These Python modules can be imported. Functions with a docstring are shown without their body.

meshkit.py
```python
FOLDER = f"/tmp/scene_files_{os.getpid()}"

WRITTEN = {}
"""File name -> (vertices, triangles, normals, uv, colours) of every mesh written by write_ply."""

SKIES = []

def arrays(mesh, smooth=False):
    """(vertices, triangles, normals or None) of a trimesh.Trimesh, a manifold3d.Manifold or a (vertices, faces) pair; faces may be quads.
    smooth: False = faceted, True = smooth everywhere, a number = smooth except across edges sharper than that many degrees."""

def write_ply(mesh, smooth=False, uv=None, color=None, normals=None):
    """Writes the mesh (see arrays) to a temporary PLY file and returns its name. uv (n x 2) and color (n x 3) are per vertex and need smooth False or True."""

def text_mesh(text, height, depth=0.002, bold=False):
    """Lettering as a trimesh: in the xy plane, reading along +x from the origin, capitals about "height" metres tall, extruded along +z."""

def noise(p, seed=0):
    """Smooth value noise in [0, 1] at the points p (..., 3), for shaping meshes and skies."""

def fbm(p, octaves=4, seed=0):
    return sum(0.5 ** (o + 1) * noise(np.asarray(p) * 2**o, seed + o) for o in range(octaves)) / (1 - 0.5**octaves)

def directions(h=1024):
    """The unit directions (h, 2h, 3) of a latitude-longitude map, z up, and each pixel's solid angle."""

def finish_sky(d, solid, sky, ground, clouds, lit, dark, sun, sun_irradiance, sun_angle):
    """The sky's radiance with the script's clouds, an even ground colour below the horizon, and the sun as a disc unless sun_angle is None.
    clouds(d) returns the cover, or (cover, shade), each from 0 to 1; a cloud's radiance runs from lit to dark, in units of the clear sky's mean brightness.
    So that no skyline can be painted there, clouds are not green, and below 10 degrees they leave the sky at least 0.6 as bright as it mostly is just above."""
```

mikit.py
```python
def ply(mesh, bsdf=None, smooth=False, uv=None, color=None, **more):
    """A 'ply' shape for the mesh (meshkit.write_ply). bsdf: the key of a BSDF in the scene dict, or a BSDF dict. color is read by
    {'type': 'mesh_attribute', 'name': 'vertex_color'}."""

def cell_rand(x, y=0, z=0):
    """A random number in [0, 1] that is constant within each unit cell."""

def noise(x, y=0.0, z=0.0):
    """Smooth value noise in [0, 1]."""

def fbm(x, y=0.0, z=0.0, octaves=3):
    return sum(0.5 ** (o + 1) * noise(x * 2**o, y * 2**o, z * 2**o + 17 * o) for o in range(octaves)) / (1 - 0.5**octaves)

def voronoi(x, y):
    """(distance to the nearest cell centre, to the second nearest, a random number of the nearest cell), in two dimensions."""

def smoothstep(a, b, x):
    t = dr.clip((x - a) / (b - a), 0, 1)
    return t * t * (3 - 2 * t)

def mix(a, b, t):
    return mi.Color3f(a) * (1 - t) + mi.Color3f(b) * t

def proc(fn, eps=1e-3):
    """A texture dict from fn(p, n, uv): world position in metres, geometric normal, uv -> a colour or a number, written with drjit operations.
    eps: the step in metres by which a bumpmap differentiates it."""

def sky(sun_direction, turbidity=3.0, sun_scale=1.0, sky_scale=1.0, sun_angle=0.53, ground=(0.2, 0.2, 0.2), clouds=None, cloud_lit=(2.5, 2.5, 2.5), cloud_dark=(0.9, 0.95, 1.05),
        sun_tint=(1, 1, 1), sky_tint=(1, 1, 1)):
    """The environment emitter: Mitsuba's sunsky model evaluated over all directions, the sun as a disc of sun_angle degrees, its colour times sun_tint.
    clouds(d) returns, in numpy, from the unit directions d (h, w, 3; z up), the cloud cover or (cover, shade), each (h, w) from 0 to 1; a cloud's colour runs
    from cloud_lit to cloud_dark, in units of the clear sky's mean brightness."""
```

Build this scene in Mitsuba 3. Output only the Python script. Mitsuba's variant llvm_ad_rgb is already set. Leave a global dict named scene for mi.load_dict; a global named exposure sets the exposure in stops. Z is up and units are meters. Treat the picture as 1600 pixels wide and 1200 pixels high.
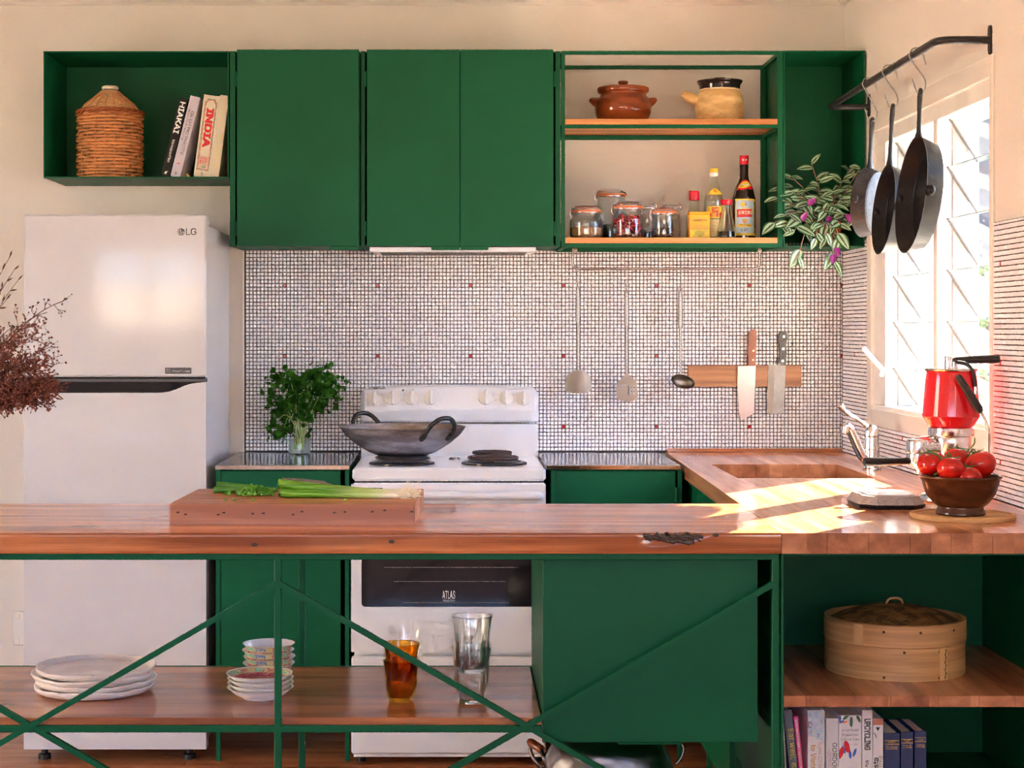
import glob, math, random
import numpy as np, trimesh, shapely, drjit as dr, mitsuba as mi, mikit, meshkit
from shapely.geometry import Polygon, box as sbox
from shapely import affinity
from mikit import noise, fbm, voronoi, cell_rand, smoothstep, mix, proc

T = mi.ScalarTransform4f
scene, labels = {}, {}
rng = np.random.default_rng(7)
F, VX, VY, CAM_D, EYE = 2800.0, 710.0, 516.0, 6.05, 1.31

# ------------------------------------------------------------------ camera, sky, sun, exposure
scene['camera'] = {'type': 'perspective', 'fov': math.degrees(2 * math.atan(800 / F)), 'fov_axis': 'x', 'near_clip': 0.05, 'far_clip': 500.0,
                   'principal_point_offset_x': (800 - VX) / 1600, 'principal_point_offset_y': (600 - VY) / 1200,
                   'to_world': T().look_at(origin=[0, -CAM_D, EYE], target=[0, 0, EYE], up=[0, 0, 1])}
SUN_AZ, SUN_EL = math.atan2(0.795, 0.607), math.radians(33)
SUN = [math.cos(SUN_EL) * math.cos(SUN_AZ), math.cos(SUN_EL) * math.sin(SUN_AZ), math.sin(SUN_EL)]


def clouds(d):
    q = d * np.array([3.0, 3.0, 7.0])
    c = meshkit.fbm(q, 4, 3)
    return np.clip((c - 0.42) * 3.2, 0, 1), np.clip((c - 0.6) * 1.5, 0, 0.5)


scene['sky'] = mikit.sky(SUN, turbidity=3.0, sun_scale=1.6, sky_scale=1.0, sun_tint=(1.0, 1.02, 1.08), sky_tint=(0.83, 0.95, 1.20), ground=(0.17, 0.17, 0.16), clouds=clouds, cloud_lit=(1.95, 2.1, 2.35), cloud_dark=(1.0, 1.08, 1.2))
exposure = 6.02


# ------------------------------------------------------------------ helpers
def W(px, py, d):
    "photo position and distance from the camera -> world point"
    return np.array([(px - VX) * d / F, d - CAM_D, EYE - (py - VY) * d / F])


def X(px, d): return (px - VX) * d / F
def Z(py, d): return EYE - (py - VY) * d / F


used = {}


def num(name):
    k = used.get(name, 0)
    used[name] = k + 1
    return name if k == 0 else f'{name}_{k:03d}'


def tag(key, label=None, cat=None, group=None, kind=None):
    e = labels.setdefault(key, {})
    for n, v in (('label', label), ('category', cat), ('group', group), ('kind', kind)):
        if v: e[n] = v
    return key


def thing(name, label, cat, group=None):
    return tag(num(name), label, cat, group)


def add(parent, name, mesh, mat, smooth=False, label=None, kind=None, **kw):
    key = num(f'{parent}__{name}' if parent else name)
    if isinstance(mesh, (list, tuple)) and len(mesh) and isinstance(mesh[0], trimesh.Trimesh): mesh = cat(mesh)
    scene[key] = mikit.ply(mesh, mat, smooth, **kw)
    if label or kind: tag(key, label, None, None, kind)
    return key


def solo(name, mesh, mat, label, cat_, smooth=False, group=None, **kw):
    return tag(add(None, name, mesh, mat, smooth, **kw), label, cat_, group)


def struct(name, mesh, mat, smooth=False, **kw):
    return tag(add(None, name, mesh, mat, smooth, **kw), kind='structure')


def cat(ms): return trimesh.util.concatenate(list(ms))


def mk(v, f): return trimesh.Trimesh(np.asarray(v, float), np.asarray(f, int), process=False)


def box(x0, x1, y0, y1, z0, z1, b=0.0):
    x0, x1 = min(x0, x1), max(x0, x1); y0, y1 = min(y0, y1), max(y0, y1); z0, z1 = min(z0, z1), max(z0, z1)
    if not b:
        m = trimesh.creation.box(extents=(x1 - x0, y1 - y0, z1 - z0))
        m.apply_translation(((x0 + x1) / 2, (y0 + y1) / 2, (z0 + z1) / 2))
        return m
    b = min(b, (x1 - x0) * 0.45, (y1 - y0) * 0.45, (z1 - z0) * 0.45)
    pts = []
    for sx in (0, 1):
        for sy in (0, 1):
            for sz in (0, 1):
                c = [(x0, x1)[sx], (y0, y1)[sy], (z0, z1)[sz]]
                i = [b * (1 - 2 * s) for s in (sx, sy, sz)]
                for k in range(3):
                    pts.append([c[j] + (0 if j == k else i[j]) for j in range(3)])
    return trimesh.convex.convex_hull(np.array(pts))


def mv(m, loc=(0, 0, 0), rz=0.0, ry=0.0, rx=0.0, sc=None, pivot=None):
    m = m.copy()
    if sc is not None: m.apply_scale(sc)
    R = trimesh.transformations.euler_matrix(math.radians(rx), math.radians(ry), math.radians(rz), 'sxyz')
    m.apply_transform(R)
    m.apply_translation(loc)
    return m


def lathe(prof, n=48, rfun=None, seam=False):
    "turned body about z; profile (r, z) outside going up = outward normals"
    prof = np.asarray(prof, float)
    cols = n + 1 if seam else n
    a = np.pi / 2 + np.arange(cols) * 2 * np.pi / n
    r = prof[:, 0][:, None] * np.ones(cols)
    if rfun is not None: r = rfun(r, a[None, :], prof[:, 1][:, None])
    v = np.stack([r * np.cos(a), r * np.sin(a), np.repeat(prof[:, 1][:, None], cols, 1)], -1).reshape(-1, 3)
    f = []
    m = len(prof)
    for i in range(m - 1):
        for j in range(n):
            j2 = j + 1 if seam else (j + 1) % n
            A, B, C, D = i * cols + j, i * cols + j2, (i + 1) * cols + j2, (i + 1) * cols + j
            if prof[i, 0] > 1e-6: f.append((A, B, C) if prof[i + 1, 0] > 1e-6 else (A, B, D))
            if prof[i + 1, 0] > 1e-6 and prof[i, 0] > 1e-6: f.append((A, C, D))
            elif prof[i, 0] <= 1e-6: f.append((A, C, D))
    return mk(v, f)


def lathe_uv(prof, n):
    prof = np.asarray(prof, float)
    s = np.concatenate([[0], np.cumsum(np.linalg.norm(np.diff(prof, axis=0), axis=1))])
    u, v = np.meshgrid(np.arange(n + 1) / n, s / s[-1])
    return np.stack([u, v], -1).reshape(-1, 2)


def smooth_prof(pts, k=5, clamp=True):
    "Catmull-Rom through the profile points"
    p = np.asarray(pts, float)
    q = np.vstack([2 * p[0] - p[1], p, 2 * p[-1] - p[-2]])
    out = []
    for i in range(1, len(q) - 2):
        for t in np.arange(k) / k:
            a, b, c, d = q[i - 1], q[i], q[i + 1], q[i + 2]
            out.append(0.5 * ((2 * b) + (c - a) * t + (2 * a - 5 * b + 4 * c - d) * t ** 2 + (3 * b - a - 3 * c + d) * t ** 3))
    out.append(p[-1])
    out = np.array(out)
    if out.shape[1] == 2 and clamp: out[:, 0] = np.maximum(out[:, 0], 0)
    return out


def fillet(pts, rad, k=6, closed=False):
    p = [np.asarray(x, float) for x in pts]
    out = [p[0]]
    for i in range(1, len(p) - 1):
        a, b, c = p[i - 1], p[i], p[i + 1]
        la, lc = np.linalg.norm(a - b), np.linalg.norm(c - b)
        r = min(rad, la * 0.49, lc * 0.49)
        s, e = b + (a - b) / la * r, b + (c - b) / lc * r
        for t in np.linspace(0, 1, k):
            out.append((1 - t) ** 2 * s + 2 * t * (1 - t) * b + t ** 2 * e)
    out.append(p[-1])
    return np.array(out)


def tube(pts, r, n=10, closed=False, flat=None):
    "swept round (or, with flat=(w, h) and n=4, rectangular) bar along a polyline"
    p = np.asarray(pts, float)
    m = len(p)
    t = np.empty_like(p)
    if closed: t = np.roll(p, -1, 0) - np.roll(p, 1, 0)
    else: t[1:-1] = p[2:] - p[:-2]; t[0] = p[1] - p[0]; t[-1] = p[-1] - p[-2]
    t /= np.linalg.norm(t, axis=1, keepdims=True) + 1e-12
    up = np.array([0, 0, 1.0]) if abs(t[0, 2]) < 0.9 else np.array([0, 1.0, 0])
    a = np.empty_like(p)
    u = np.cross(t[0], np.cross(up, t[0])); u /= np.linalg.norm(u)
    for i in range(m):
        u = u - t[i] * (u @ t[i]); u /= np.linalg.norm(u) + 1e-12
        a[i] = u
    b = np.cross(t, a)
    r = np.broadcast_to(np.asarray(r, float), (m,))
    if flat is not None:
        w, h = flat
        ring = np.array([[-w, -h], [w, -h], [w, h], [-w, h]]) / 2
        v = p[:, None] + ring[None, :, :1] * b[:, None] + ring[None, :, 1:] * a[:, None]
        n = 4
    else:
        ang = np.arange(n) * 2 * np.pi / n
        v = p[:, None] + r[:, None, None] * (np.cos(ang)[None, :, None] * a[:, None] + np.sin(ang)[None, :, None] * b[:, None])
    i, j = np.meshgrid(np.arange(m if closed else m - 1), np.arange(n), indexing='ij')
    i2, j2 = (i + 1) % m, (j + 1) % n
    q = np.stack([i * n + j, i * n + j2, i2 * n + j2, i2 * n + j], -1).reshape(-1, 4)
    f = np.vstack([q[:, [0, 1, 2]], q[:, [0, 2, 3]]])
    v = v.reshape(-1, 3)
    if not closed:
        k = len(v)
        v = np.vstack([v, p[:1], p[-1:]])
        jj = np.arange(n)
        f = np.vstack([f, np.stack([(jj + 1) % n, jj, np.full(n, k)], 1), np.stack([(m - 1) * n + jj, (m - 1) * n + (jj + 1) % n, np.full(n, k + 1)], 1)])
    mm = mk(v, f)
    if flat is not None and mm.volume < 0: mm.invert()
    return mm


def bar(p, q, w, h=None): return tube([p, q], 0, flat=(w, h or w))


def prism(poly, depth):
    gs = [g for g in getattr(poly, 'geoms', [poly]) if g.area > 0]
    return cat([trimesh.creation.extrude_polygon(g, depth, engine='earcut') for g in gs]) if len(gs) > 1 else trimesh.creation.extrude_polygon(gs[0], depth, engine='earcut')


def front(m, x, y, z, rot=0.0):
    "xy artwork (thickness +z) -> stands upright at y, facing -y; rot turns it in the picture plane"
    m = m.copy()
    if rot: m.apply_transform(trimesh.transformations.rotation_matrix(math.radians(rot), [0, 0, 1]))
    v = m.vertices
    m.vertices = np.stack([v[:, 0] + x, y - v[:, 2], v[:, 1] + z], 1)
    return m


def wrapped(m, R, cx, cy, cz, turn=0.0):
    "xy artwork bent round an upright cylinder of radius R(z) or R, centred on its front (-y)"
    m = m.copy()
    m = m.subdivide_to_size(max(0.004, float(np.ptp(m.vertices[:, 0])) / 24)) if len(m.faces) < 400 else m
    v = m.vertices
    rr = (R(v[:, 1] + 0.0) if callable(R) else R) + v[:, 2]
    a = v[:, 0] / (R if not callable(R) else R(v[:, 1])) + math.radians(turn)
    m.vertices = np.stack([cx + rr * np.sin(a), cy - rr * np.cos(a), cz + v[:, 1]], 1)
    return m


FONTS = '/opt/blender-*/*/datafiles/fonts/'


def lettering(text, h, depth=0.0004, bold=0, squeeze=1.0, font='Inter.woff2', slant=0.0, centre=False, width=None):
    from PIL import Image, ImageDraw, ImageFont
    f = ImageFont.truetype((glob.glob(FONTS + font) or glob.glob(FONTS + 'Inter.woff2'))[0], 72)
    x0, y0, x1, y1 = f.getbbox(text, anchor='ls', stroke_width=bold)
    im = Image.new('L', (x1 - x0 + 8, y1 - y0 + 8))
    ImageDraw.Draw(im).text((4 - x0, 4 - y0), text, 255, f, anchor='ls', stroke_width=bold)
    on = np.pad(np.asarray(im) > 127, ((0, 0), (1, 1))).astype(np.int8)
    rows, st = np.nonzero(np.diff(on, axis=1) == 1)
    en = np.nonzero(np.diff(on, axis=1) == -1)[1]
    g = shapely.union_all(sbox(st, -rows - 1, en, -rows)) if False else shapely.union_all([sbox(a, -r - 1, b, -r) for a, r, b in zip(st, rows, en)])
    g = g.buffer(0.6).buffer(-0.6).simplify(0.9)
    s = h / 52.0
    g = affinity.affine_transform(g, [s * squeeze, s * slant, 0, s, -4 * s * squeeze, (4 - y0) * s])
    if width:
        w = g.bounds[2] - g.bounds[0]
        g = affinity.scale(g, width / w, 1, origin=(0, 0))
    if centre: g = affinity.translate(g, -(g.bounds[0] + g.bounds[2]) / 2, 0)
    gs = [q for q in getattr(g, 'geoms', [g]) if q.area > 0]
    return cat([prism(q, depth) for q in gs])


def rounded(x0, x1, y0, y1, r): return sbox(x0 + r, y0 + r, x1 - r, y1 - r).buffer(r, quad_segs=5)


# ------------------------------------------------------------------ materials
def rgb(c): return {'type': 'rgb', 'value': [float(x) for x in c]}


def mat(name, color, rough=0.5, **kw):
    base = color if isinstance(color, dict) else rgb(color)
    scene[name] = {'type': 'twosided', 'b': {'type': 'principled', 'base_color': base, 'roughness': rough, **kw}}
    return name


def metal(name, color, rough=0.25):
    scene[name] = {'type': 'twosided', 'b': {'type': 'roughconductor', 'material': 'none', 'specular_reflectance': rgb(color) if not isinstance(color, dict) else color, 'alpha': rough}}
    return name


def srgb(r, g, b): return tuple((c / 255 / 12.92 if c / 255 <= 0.04045 else ((c / 255 + 0.055) / 1.055) ** 2.4) for c in (r, g, b))


def wood_fn(axis, dark, mid, light, ring=26.0, cell=None, seed=0.0, knots=0.0):
    "long grain along one axis; cell = (axis, start, width) gives every stave its own tone"
    o = [k for k in range(3) if k != axis]

    def fn(p, n, uv):
        c = [p.x, p.y, p.z]
        l, a, b = c[axis], c[o[0]], c[o[1]]
        tone = mi.Float(0.0)
        if cell is not None:
            idx = dr.floor((c[cell[0]] - cell[1]) / cell[2])
            tone = cell_rand(idx, seed, 3)
            l = l + tone * 7.0
            a = a + tone * 3.0
        wob = fbm(l * 1.6 + seed, a * 9, b * 9, 3)
        g = fbm(l * 2.2, (a + 0.05 * wob) * ring * 2.2, (b + 0.05 * wob) * ring * 2.2 + seed, 3)
        fine = noise(l * 14, a * 520, b * 520 + seed)
        t = dr.clip(0.52 + 1.4 * (g - 0.5) + 0.25 * (fine - 0.5) + 0.5 * (tone - 0.5), 0, 1)
        col = dr.select(t < 0.5, mix(dark, mid, t * 2), mix(mid, light, t * 2 - 1))
        if knots:
            d1, d2, w = voronoi(l * 2.3 + seed, (a + b) * 6.0)
            col = mix(col, mi.Color3f(dark) * 0.35, smoothstep(0.10, 0.05, d1) * dr.select(w < knots, 1.0, 0.0))
        return col
    return proc(fn)


def mottle_fn(color, amount=0.08, scale=6.0, fine=0.03, seed=0.0):
    c = mi.Color3f(*color)

    def fn(p, n, uv):
        k = fbm(p.x * scale + seed, p.y * scale, p.z * scale, 3) - 0.5
        m = noise(p.x * 420, p.y * 420, p.z * 420) - 0.5
        return c * (1 + amount * 2 * k + fine * 2 * m)
    return proc(fn)


PLASTER = (0.66, 0.62, 0.565)
mat('m_wall', mottle_fn(PLASTER, 0.03, 5.0, 0.02), 0.75)
mat('m_ceiling', (0.66, 0.61, 0.53), 0.8)
mat('m_trim', (0.72, 0.68, 0.62), 0.45)
mat('m_window_white', mottle_fn((0.78, 0.76, 0.72), 0.06, 14.0, 0.03), 0.4)
GREEN = (0.003, 0.080, 0.033)
mat('m_green', mottle_fn(GREEN, 0.17, 4.0, 0.08), 0.42, specular=0.14)
mat('m_tile', (0.84, 0.85, 0.875), 0.18, specular=0.5)
mat('m_tile_red', (0.42, 0.006, 0.016), 0.15)
mat('m_grout', (0.045, 0.040, 0.038), 0.9)
WD, WM, WL = (0.19, 0.045, 0.014), (0.42, 0.145, 0.052), (0.58, 0.275, 0.12)
mat('m_slab', wood_fn(0, WD, WM, WL, ring=14.0, seed=2.0, knots=0.10), 0.12, specular=0.5)
mat('m_stave', wood_fn(1, (0.17, 0.052, 0.024), (0.32, 0.120, 0.056), (0.47, 0.215, 0.11), ring=12.0, cell=(0, 0.712, 0.0838), seed=5.0), 0.12, specular=0.5)
mat('m_shelf_wood', wood_fn(0, (0.20, 0.058, 0.020), (0.38, 0.135, 0.048), (0.52, 0.225, 0.09), ring=10.0, seed=9.0, knots=0.13), 0.14, specular=0.5)
mat('m_oak', wood_fn(0, (0.38, 0.13, 0.035), (0.58, 0.25, 0.08), (0.68, 0.34, 0.13), ring=16.0, seed=4.0), 0.42)
mat('m_board', wood_fn(0, (0.27, 0.088, 0.036), (0.43, 0.170, 0.075), (0.54, 0.25, 0.12), ring=11.0, seed=12.0), 0.38)
mat('m_floor', wood_fn(0, (0.12, 0.035, 0.012), (0.26, 0.085, 0.03), (0.36, 0.14, 0.05), ring=8.0, cell=(1, 0.0, 0.11), seed=21.0), 0.3, specular=0.5)
mat('m_fridge', (0.53, 0.525, 0.545), 0.07, specular=0.28)
mat('m_fridge_side', (0.51, 0.525, 0.55), 0.3)
mat('m_enamel', (0.66, 0.68, 0.71), 0.12, specular=0.5)
mat('m_knob', (0.66, 0.64, 0.60), 0.35)
mat('m_black', (0.012, 0.012, 0.013), 0.35)
mat('m_black_gloss', (0.008, 0.008, 0.010), 0.06, specular=0.4)
mat('m_dark_grey', (0.06, 0.06, 0.065), 0.4)
metal('m_chrome', (0.86, 0.86, 0.87), 0.05)
metal('m_steel', (0.30, 0.285, 0.27), 0.2)
metal('m_steel_dark', (0.34, 0.32, 0.30), 0.3)
scene['m_counter'] = {'type': 'twosided', 'b': {'type': 'roughconductor', 'material': 'none', 'specular_reflectance': mottle_fn((0.62, 0.62, 0.64), 0.10, 18.0, 0.08), 'alpha': 0.03}}
mat('m_iron', mottle_fn((0.014, 0.014, 0.016), 0.35, 30.0, 0.45), 0.38, specular=0.4)
mat('m_iron_rust', mottle_fn((0.085, 0.040, 0.022), 0.6, 24.0, 0.4), 0.5)
mat('m_white_print', (0.80, 0.79, 0.77), 0.5)
mat('m_rubber', (0.02, 0.02, 0.02), 0.6)
scene['m_pane'] = {'type': 'thindielectric', 'int_ior': 1.5, 'ext_ior': 1.0}
mat('m_channel', mottle_fn((0.26, 0.25, 0.235), 0.3, 30.0, 0.08), 0.5)
mat('m_clip', (0.075, 0.065, 0.055), 0.4)
mat('m_glass_edge', (0.42, 0.62, 0.56), 0.15)
# ------------------------------------------------------------------ the room
XR, XL, YF, ZC = 1.317, -3.1, -9.3, 2.44
WALL_T = 0.115
# back wall, with its tiled splashback; ceiling, cornice
struct('wall_back', box(XL - 0.1, XR + 0.3, 0, 0.1, -0.02, ZC + 0.1), 'm_wall')
struct('ceiling', box(XL - 0.1, XR + 0.12, YF - 0.1, 0.1, ZC, ZC + 0.08), 'm_ceiling')
prof = [(0, 0), (-0.045, 0), (-0.045, -0.008), (-0.02, -0.026), (-0.012, -0.034), (0, -0.034)]
m = prism(Polygon(prof), XR - XL)
v = m.vertices; m.vertices = np.stack([XL + v[:, 2], v[:, 0], ZC + v[:, 1]], 1)
struct('trim_1', m, 'm_trim')
m = prism(Polygon(prof), -YF)
v = m.vertices; m.vertices = np.stack([XR + v[:, 0], -v[:, 2], ZC + v[:, 1]], 1); m.invert()
struct('trim_2', m, 'm_trim')
# right wall with the window opening (two lights)
WY0, WY1, WZ0, WZ1 = 4.385 - CAM_D, 5.635 - CAM_D, 1.066, 1.93
RY0, RY1, RZ0, RZ1 = -6.9, -4.7, 0.9, 2.15     # unseen opening added behind the camera for side fill light
hole = [(YF, 0), (0.1, 0), (0.1, ZC), (YF, ZC)]
m = prism(Polygon(hole, [[(WY0, WZ0), (WY1, WZ0), (WY1, WZ1), (WY0, WZ1)], [(RY0, RZ0), (RY1, RZ0), (RY1, RZ1), (RY0, RZ1)]]), WALL_T)
v = m.vertices; m.vertices = np.stack([XR + v[:, 2], v[:, 0], v[:, 1]], 1)
struct('wall_right', m, 'm_wall')
# left wall, and the wall behind the camera with a row of tall windows
LY0, LY1, LZ1 = -3.4, -2.1, 2.1     # unseen opening added at the left to let in warm light
m = prism(Polygon([(YF, 0), (0, 0), (0, ZC), (YF, ZC)], [[(LY0, 0.02), (LY1, 0.02), (LY1, LZ1), (LY0, LZ1)]]), 0.1)
v = m.vertices; m.vertices = np.stack([XL - 0.1 + v[:, 2], v[:, 0], v[:, 1]], 1)
struct('wall_left', m, 'm_wall')
mat('m_garden_wall', mottle_fn((0.56, 0.51, 0.44), 0.06, 2.0, 0.03), 0.8)
struct('wall_bounce_left', box(-7.0, -6.8, -14, 3, -0.3, 2.3), 'm_garden_wall')  # added unseen wall that bounces warm sunlight in through the left opening
struct('wall_added_screen', box(1.7, 9, 6.0, 6.2, -0.3, 3.3), 'm_added_screen')  # added dark screen, hides the bright sky behind the louvres
mat('m_added_screen', mottle_fn((0.060, 0.066, 0.072), 0.35, 1.2, 0.03), 0.8)  # kept dark so the added screen dims the view outside
struct('wall_garden_front', box(-6.8, 6, -15.2, -15, -0.3, 1.78), 'm_garden_wall')
GX0, GX1, GZ0, GZ1 = -2.85, 1.05, 1.30, 1.98
m = prism(Polygon([(XL - 0.1, 0), (XR + 0.12, 0), (XR + 0.12, ZC), (XL - 0.1, ZC)], [[(GX0, GZ0), (GX1, GZ0), (GX1, GZ1), (GX0, GZ1)]]), 0.1)
v = m.vertices; m.vertices = np.stack([v[:, 0], YF - v[:, 2], v[:, 1]], 1); m.invert()
struct('wall_front', m, 'm_wall')
win = tag(num('window_3'), kind='structure')
for k, gx in enumerate(np.linspace(GX0, GX1, 10)):
    w = 0.03 if k % 2 else 0.045
    add(win, 'mullion', box(gx - w, gx + w, YF - 0.09, YF - 0.02, GZ0, GZ1, 0.004), 'm_trim')
add(win, 'head', box(GX0, GX1, YF - 0.09, YF - 0.02, GZ1 - 0.05, GZ1), 'm_trim')
add(win, 'sill', box(GX0, GX1, YF - 0.09, YF - 0.0, GZ0, GZ0 + 0.05), 'm_trim')
# floor boards
struct('floor', box(XL - 0.1, XR + 0.12, YF - 0.1, 0.1, -0.06, -0.022), 'm_grout')
r = np.random.default_rng(3)
for i in range(int(9.3 / 0.11)):
    y1 = -i * 0.11; y0 = y1 - 0.11
    cuts = sorted([XL, XR] + [XL + 0.9 + r.random() * 3.2])
    for a, b in zip(cuts[:-1], cuts[1:]):
        add('floor', 'plank', box(a + 0.0006, b - 0.0006, y0 + 0.0009, y1 - 0.0009, -0.022, 0.0, 0.0012), 'm_floor')
# baseboard
struct('baseboard_back', box(XL, -1.33, -0.016, 0, 0, 0.11, 0.003), 'm_trim')


# ------------------------------------------------------------------ mosaic tiles
PT, JT = 0.01254, 0.0024


def tiles(cells, u0, v0, frame, th=0.0032, clip=(-9, 9, -9, 9)):
    "small chamfered tiles, cut at the clip lines; frame maps (u, v, out) to the world"
    c = np.asarray(cells, float)
    j = rng.normal(0, 0.00014, (len(c), 2))
    g, e = JT / 2, 0.0011
    ua = np.maximum(u0 + c[:, 0] * PT + g + j[:, 0], clip[0]); ub = np.minimum(u0 + c[:, 0] * PT + PT - g + j[:, 0], clip[1])
    va = np.maximum(v0 + c[:, 1] * PT + g + j[:, 1], clip[2]); vb = np.minimum(v0 + c[:, 1] * PT + PT - g + j[:, 1], clip[3])
    ok = (ub - ua > 0.0028) & (vb - va > 0.0028)
    ua, ub, va, vb = ua[ok], ub[ok], va[ok], vb[ok]
    n_ = len(ua)
    if not n_: return None
    U = np.stack([ua, ub, ub, ua, ua + e, ub - e, ub - e, ua + e], 1); Vv = np.stack([va, va, vb, vb, va + e, va + e, vb - e, vb - e], 1)
    tilt = rng.normal(0, 0.005, (n_, 2))
    o = np.repeat(np.array([[0, 0, 0, 0, th, th, th, th]]), n_, 0)
    o = o + (o > 0) * (tilt[:, :1] * (U - U.mean(1, keepdims=True)) + tilt[:, 1:] * (Vv - Vv.mean(1, keepdims=True)))
    fz = np.array([[4, 5, 6], [4, 6, 7], [0, 1, 5], [0, 5, 4], [1, 2, 6], [1, 6, 5], [2, 3, 7], [2, 7, 6], [3, 0, 4], [3, 4, 7]])
    return mk(frame(U, Vv, o).reshape(-1, 3), (fz[None] + 8 * np.arange(n_)[:, None, None]).reshape(-1, 3))


TY = -0.005
# columns and rows are counted from the red tile at photo (445, 446)
bu, bv = X(445, CAM_D) - PT / 2, Z(446, CAM_D) - PT / 2
c0, c1 = int(math.ceil((X(379, CAM_D) - bu) / PT)), int(math.floor((XR - bu) / PT)) + 1
BCLIP = (-9, XR - 0.0095, 0.9015, 9)
r0, r1 = int(math.floor((0.902 - bv) / PT)), int(math.floor((1.60 - bv) / PT))
struct('splashback_back', box(bu + c0 * PT - 0.004, XR, TY, 0, 0.895, bv + (r1 + 1) * PT), 'm_grout')
back = lambda u, v, o: np.stack([u, TY - o, v], -1)
cells, red = [], []
for c in range(c0, c1):
    for q in range(r0, r1 + 1):
        (red if c % 25 == 0 and q % 19 == 0 else cells).append((c, q))
add('splashback_back', 'white_tile', tiles(cells, bu, bv, back, clip=BCLIP), 'm_tile', kind='stuff')
for c in red: add('splashback_back', 'red_tile', tiles([c], bu, bv, back, clip=BCLIP), 'm_tile_red')
add('splashback_back', 'edge_trim', box(bu + c0 * PT - 0.010, bu + c0 * PT - 0.004, -0.011, 0, 0.895, 1.6), 'm_trim')
TX = XR - 0.005
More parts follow.
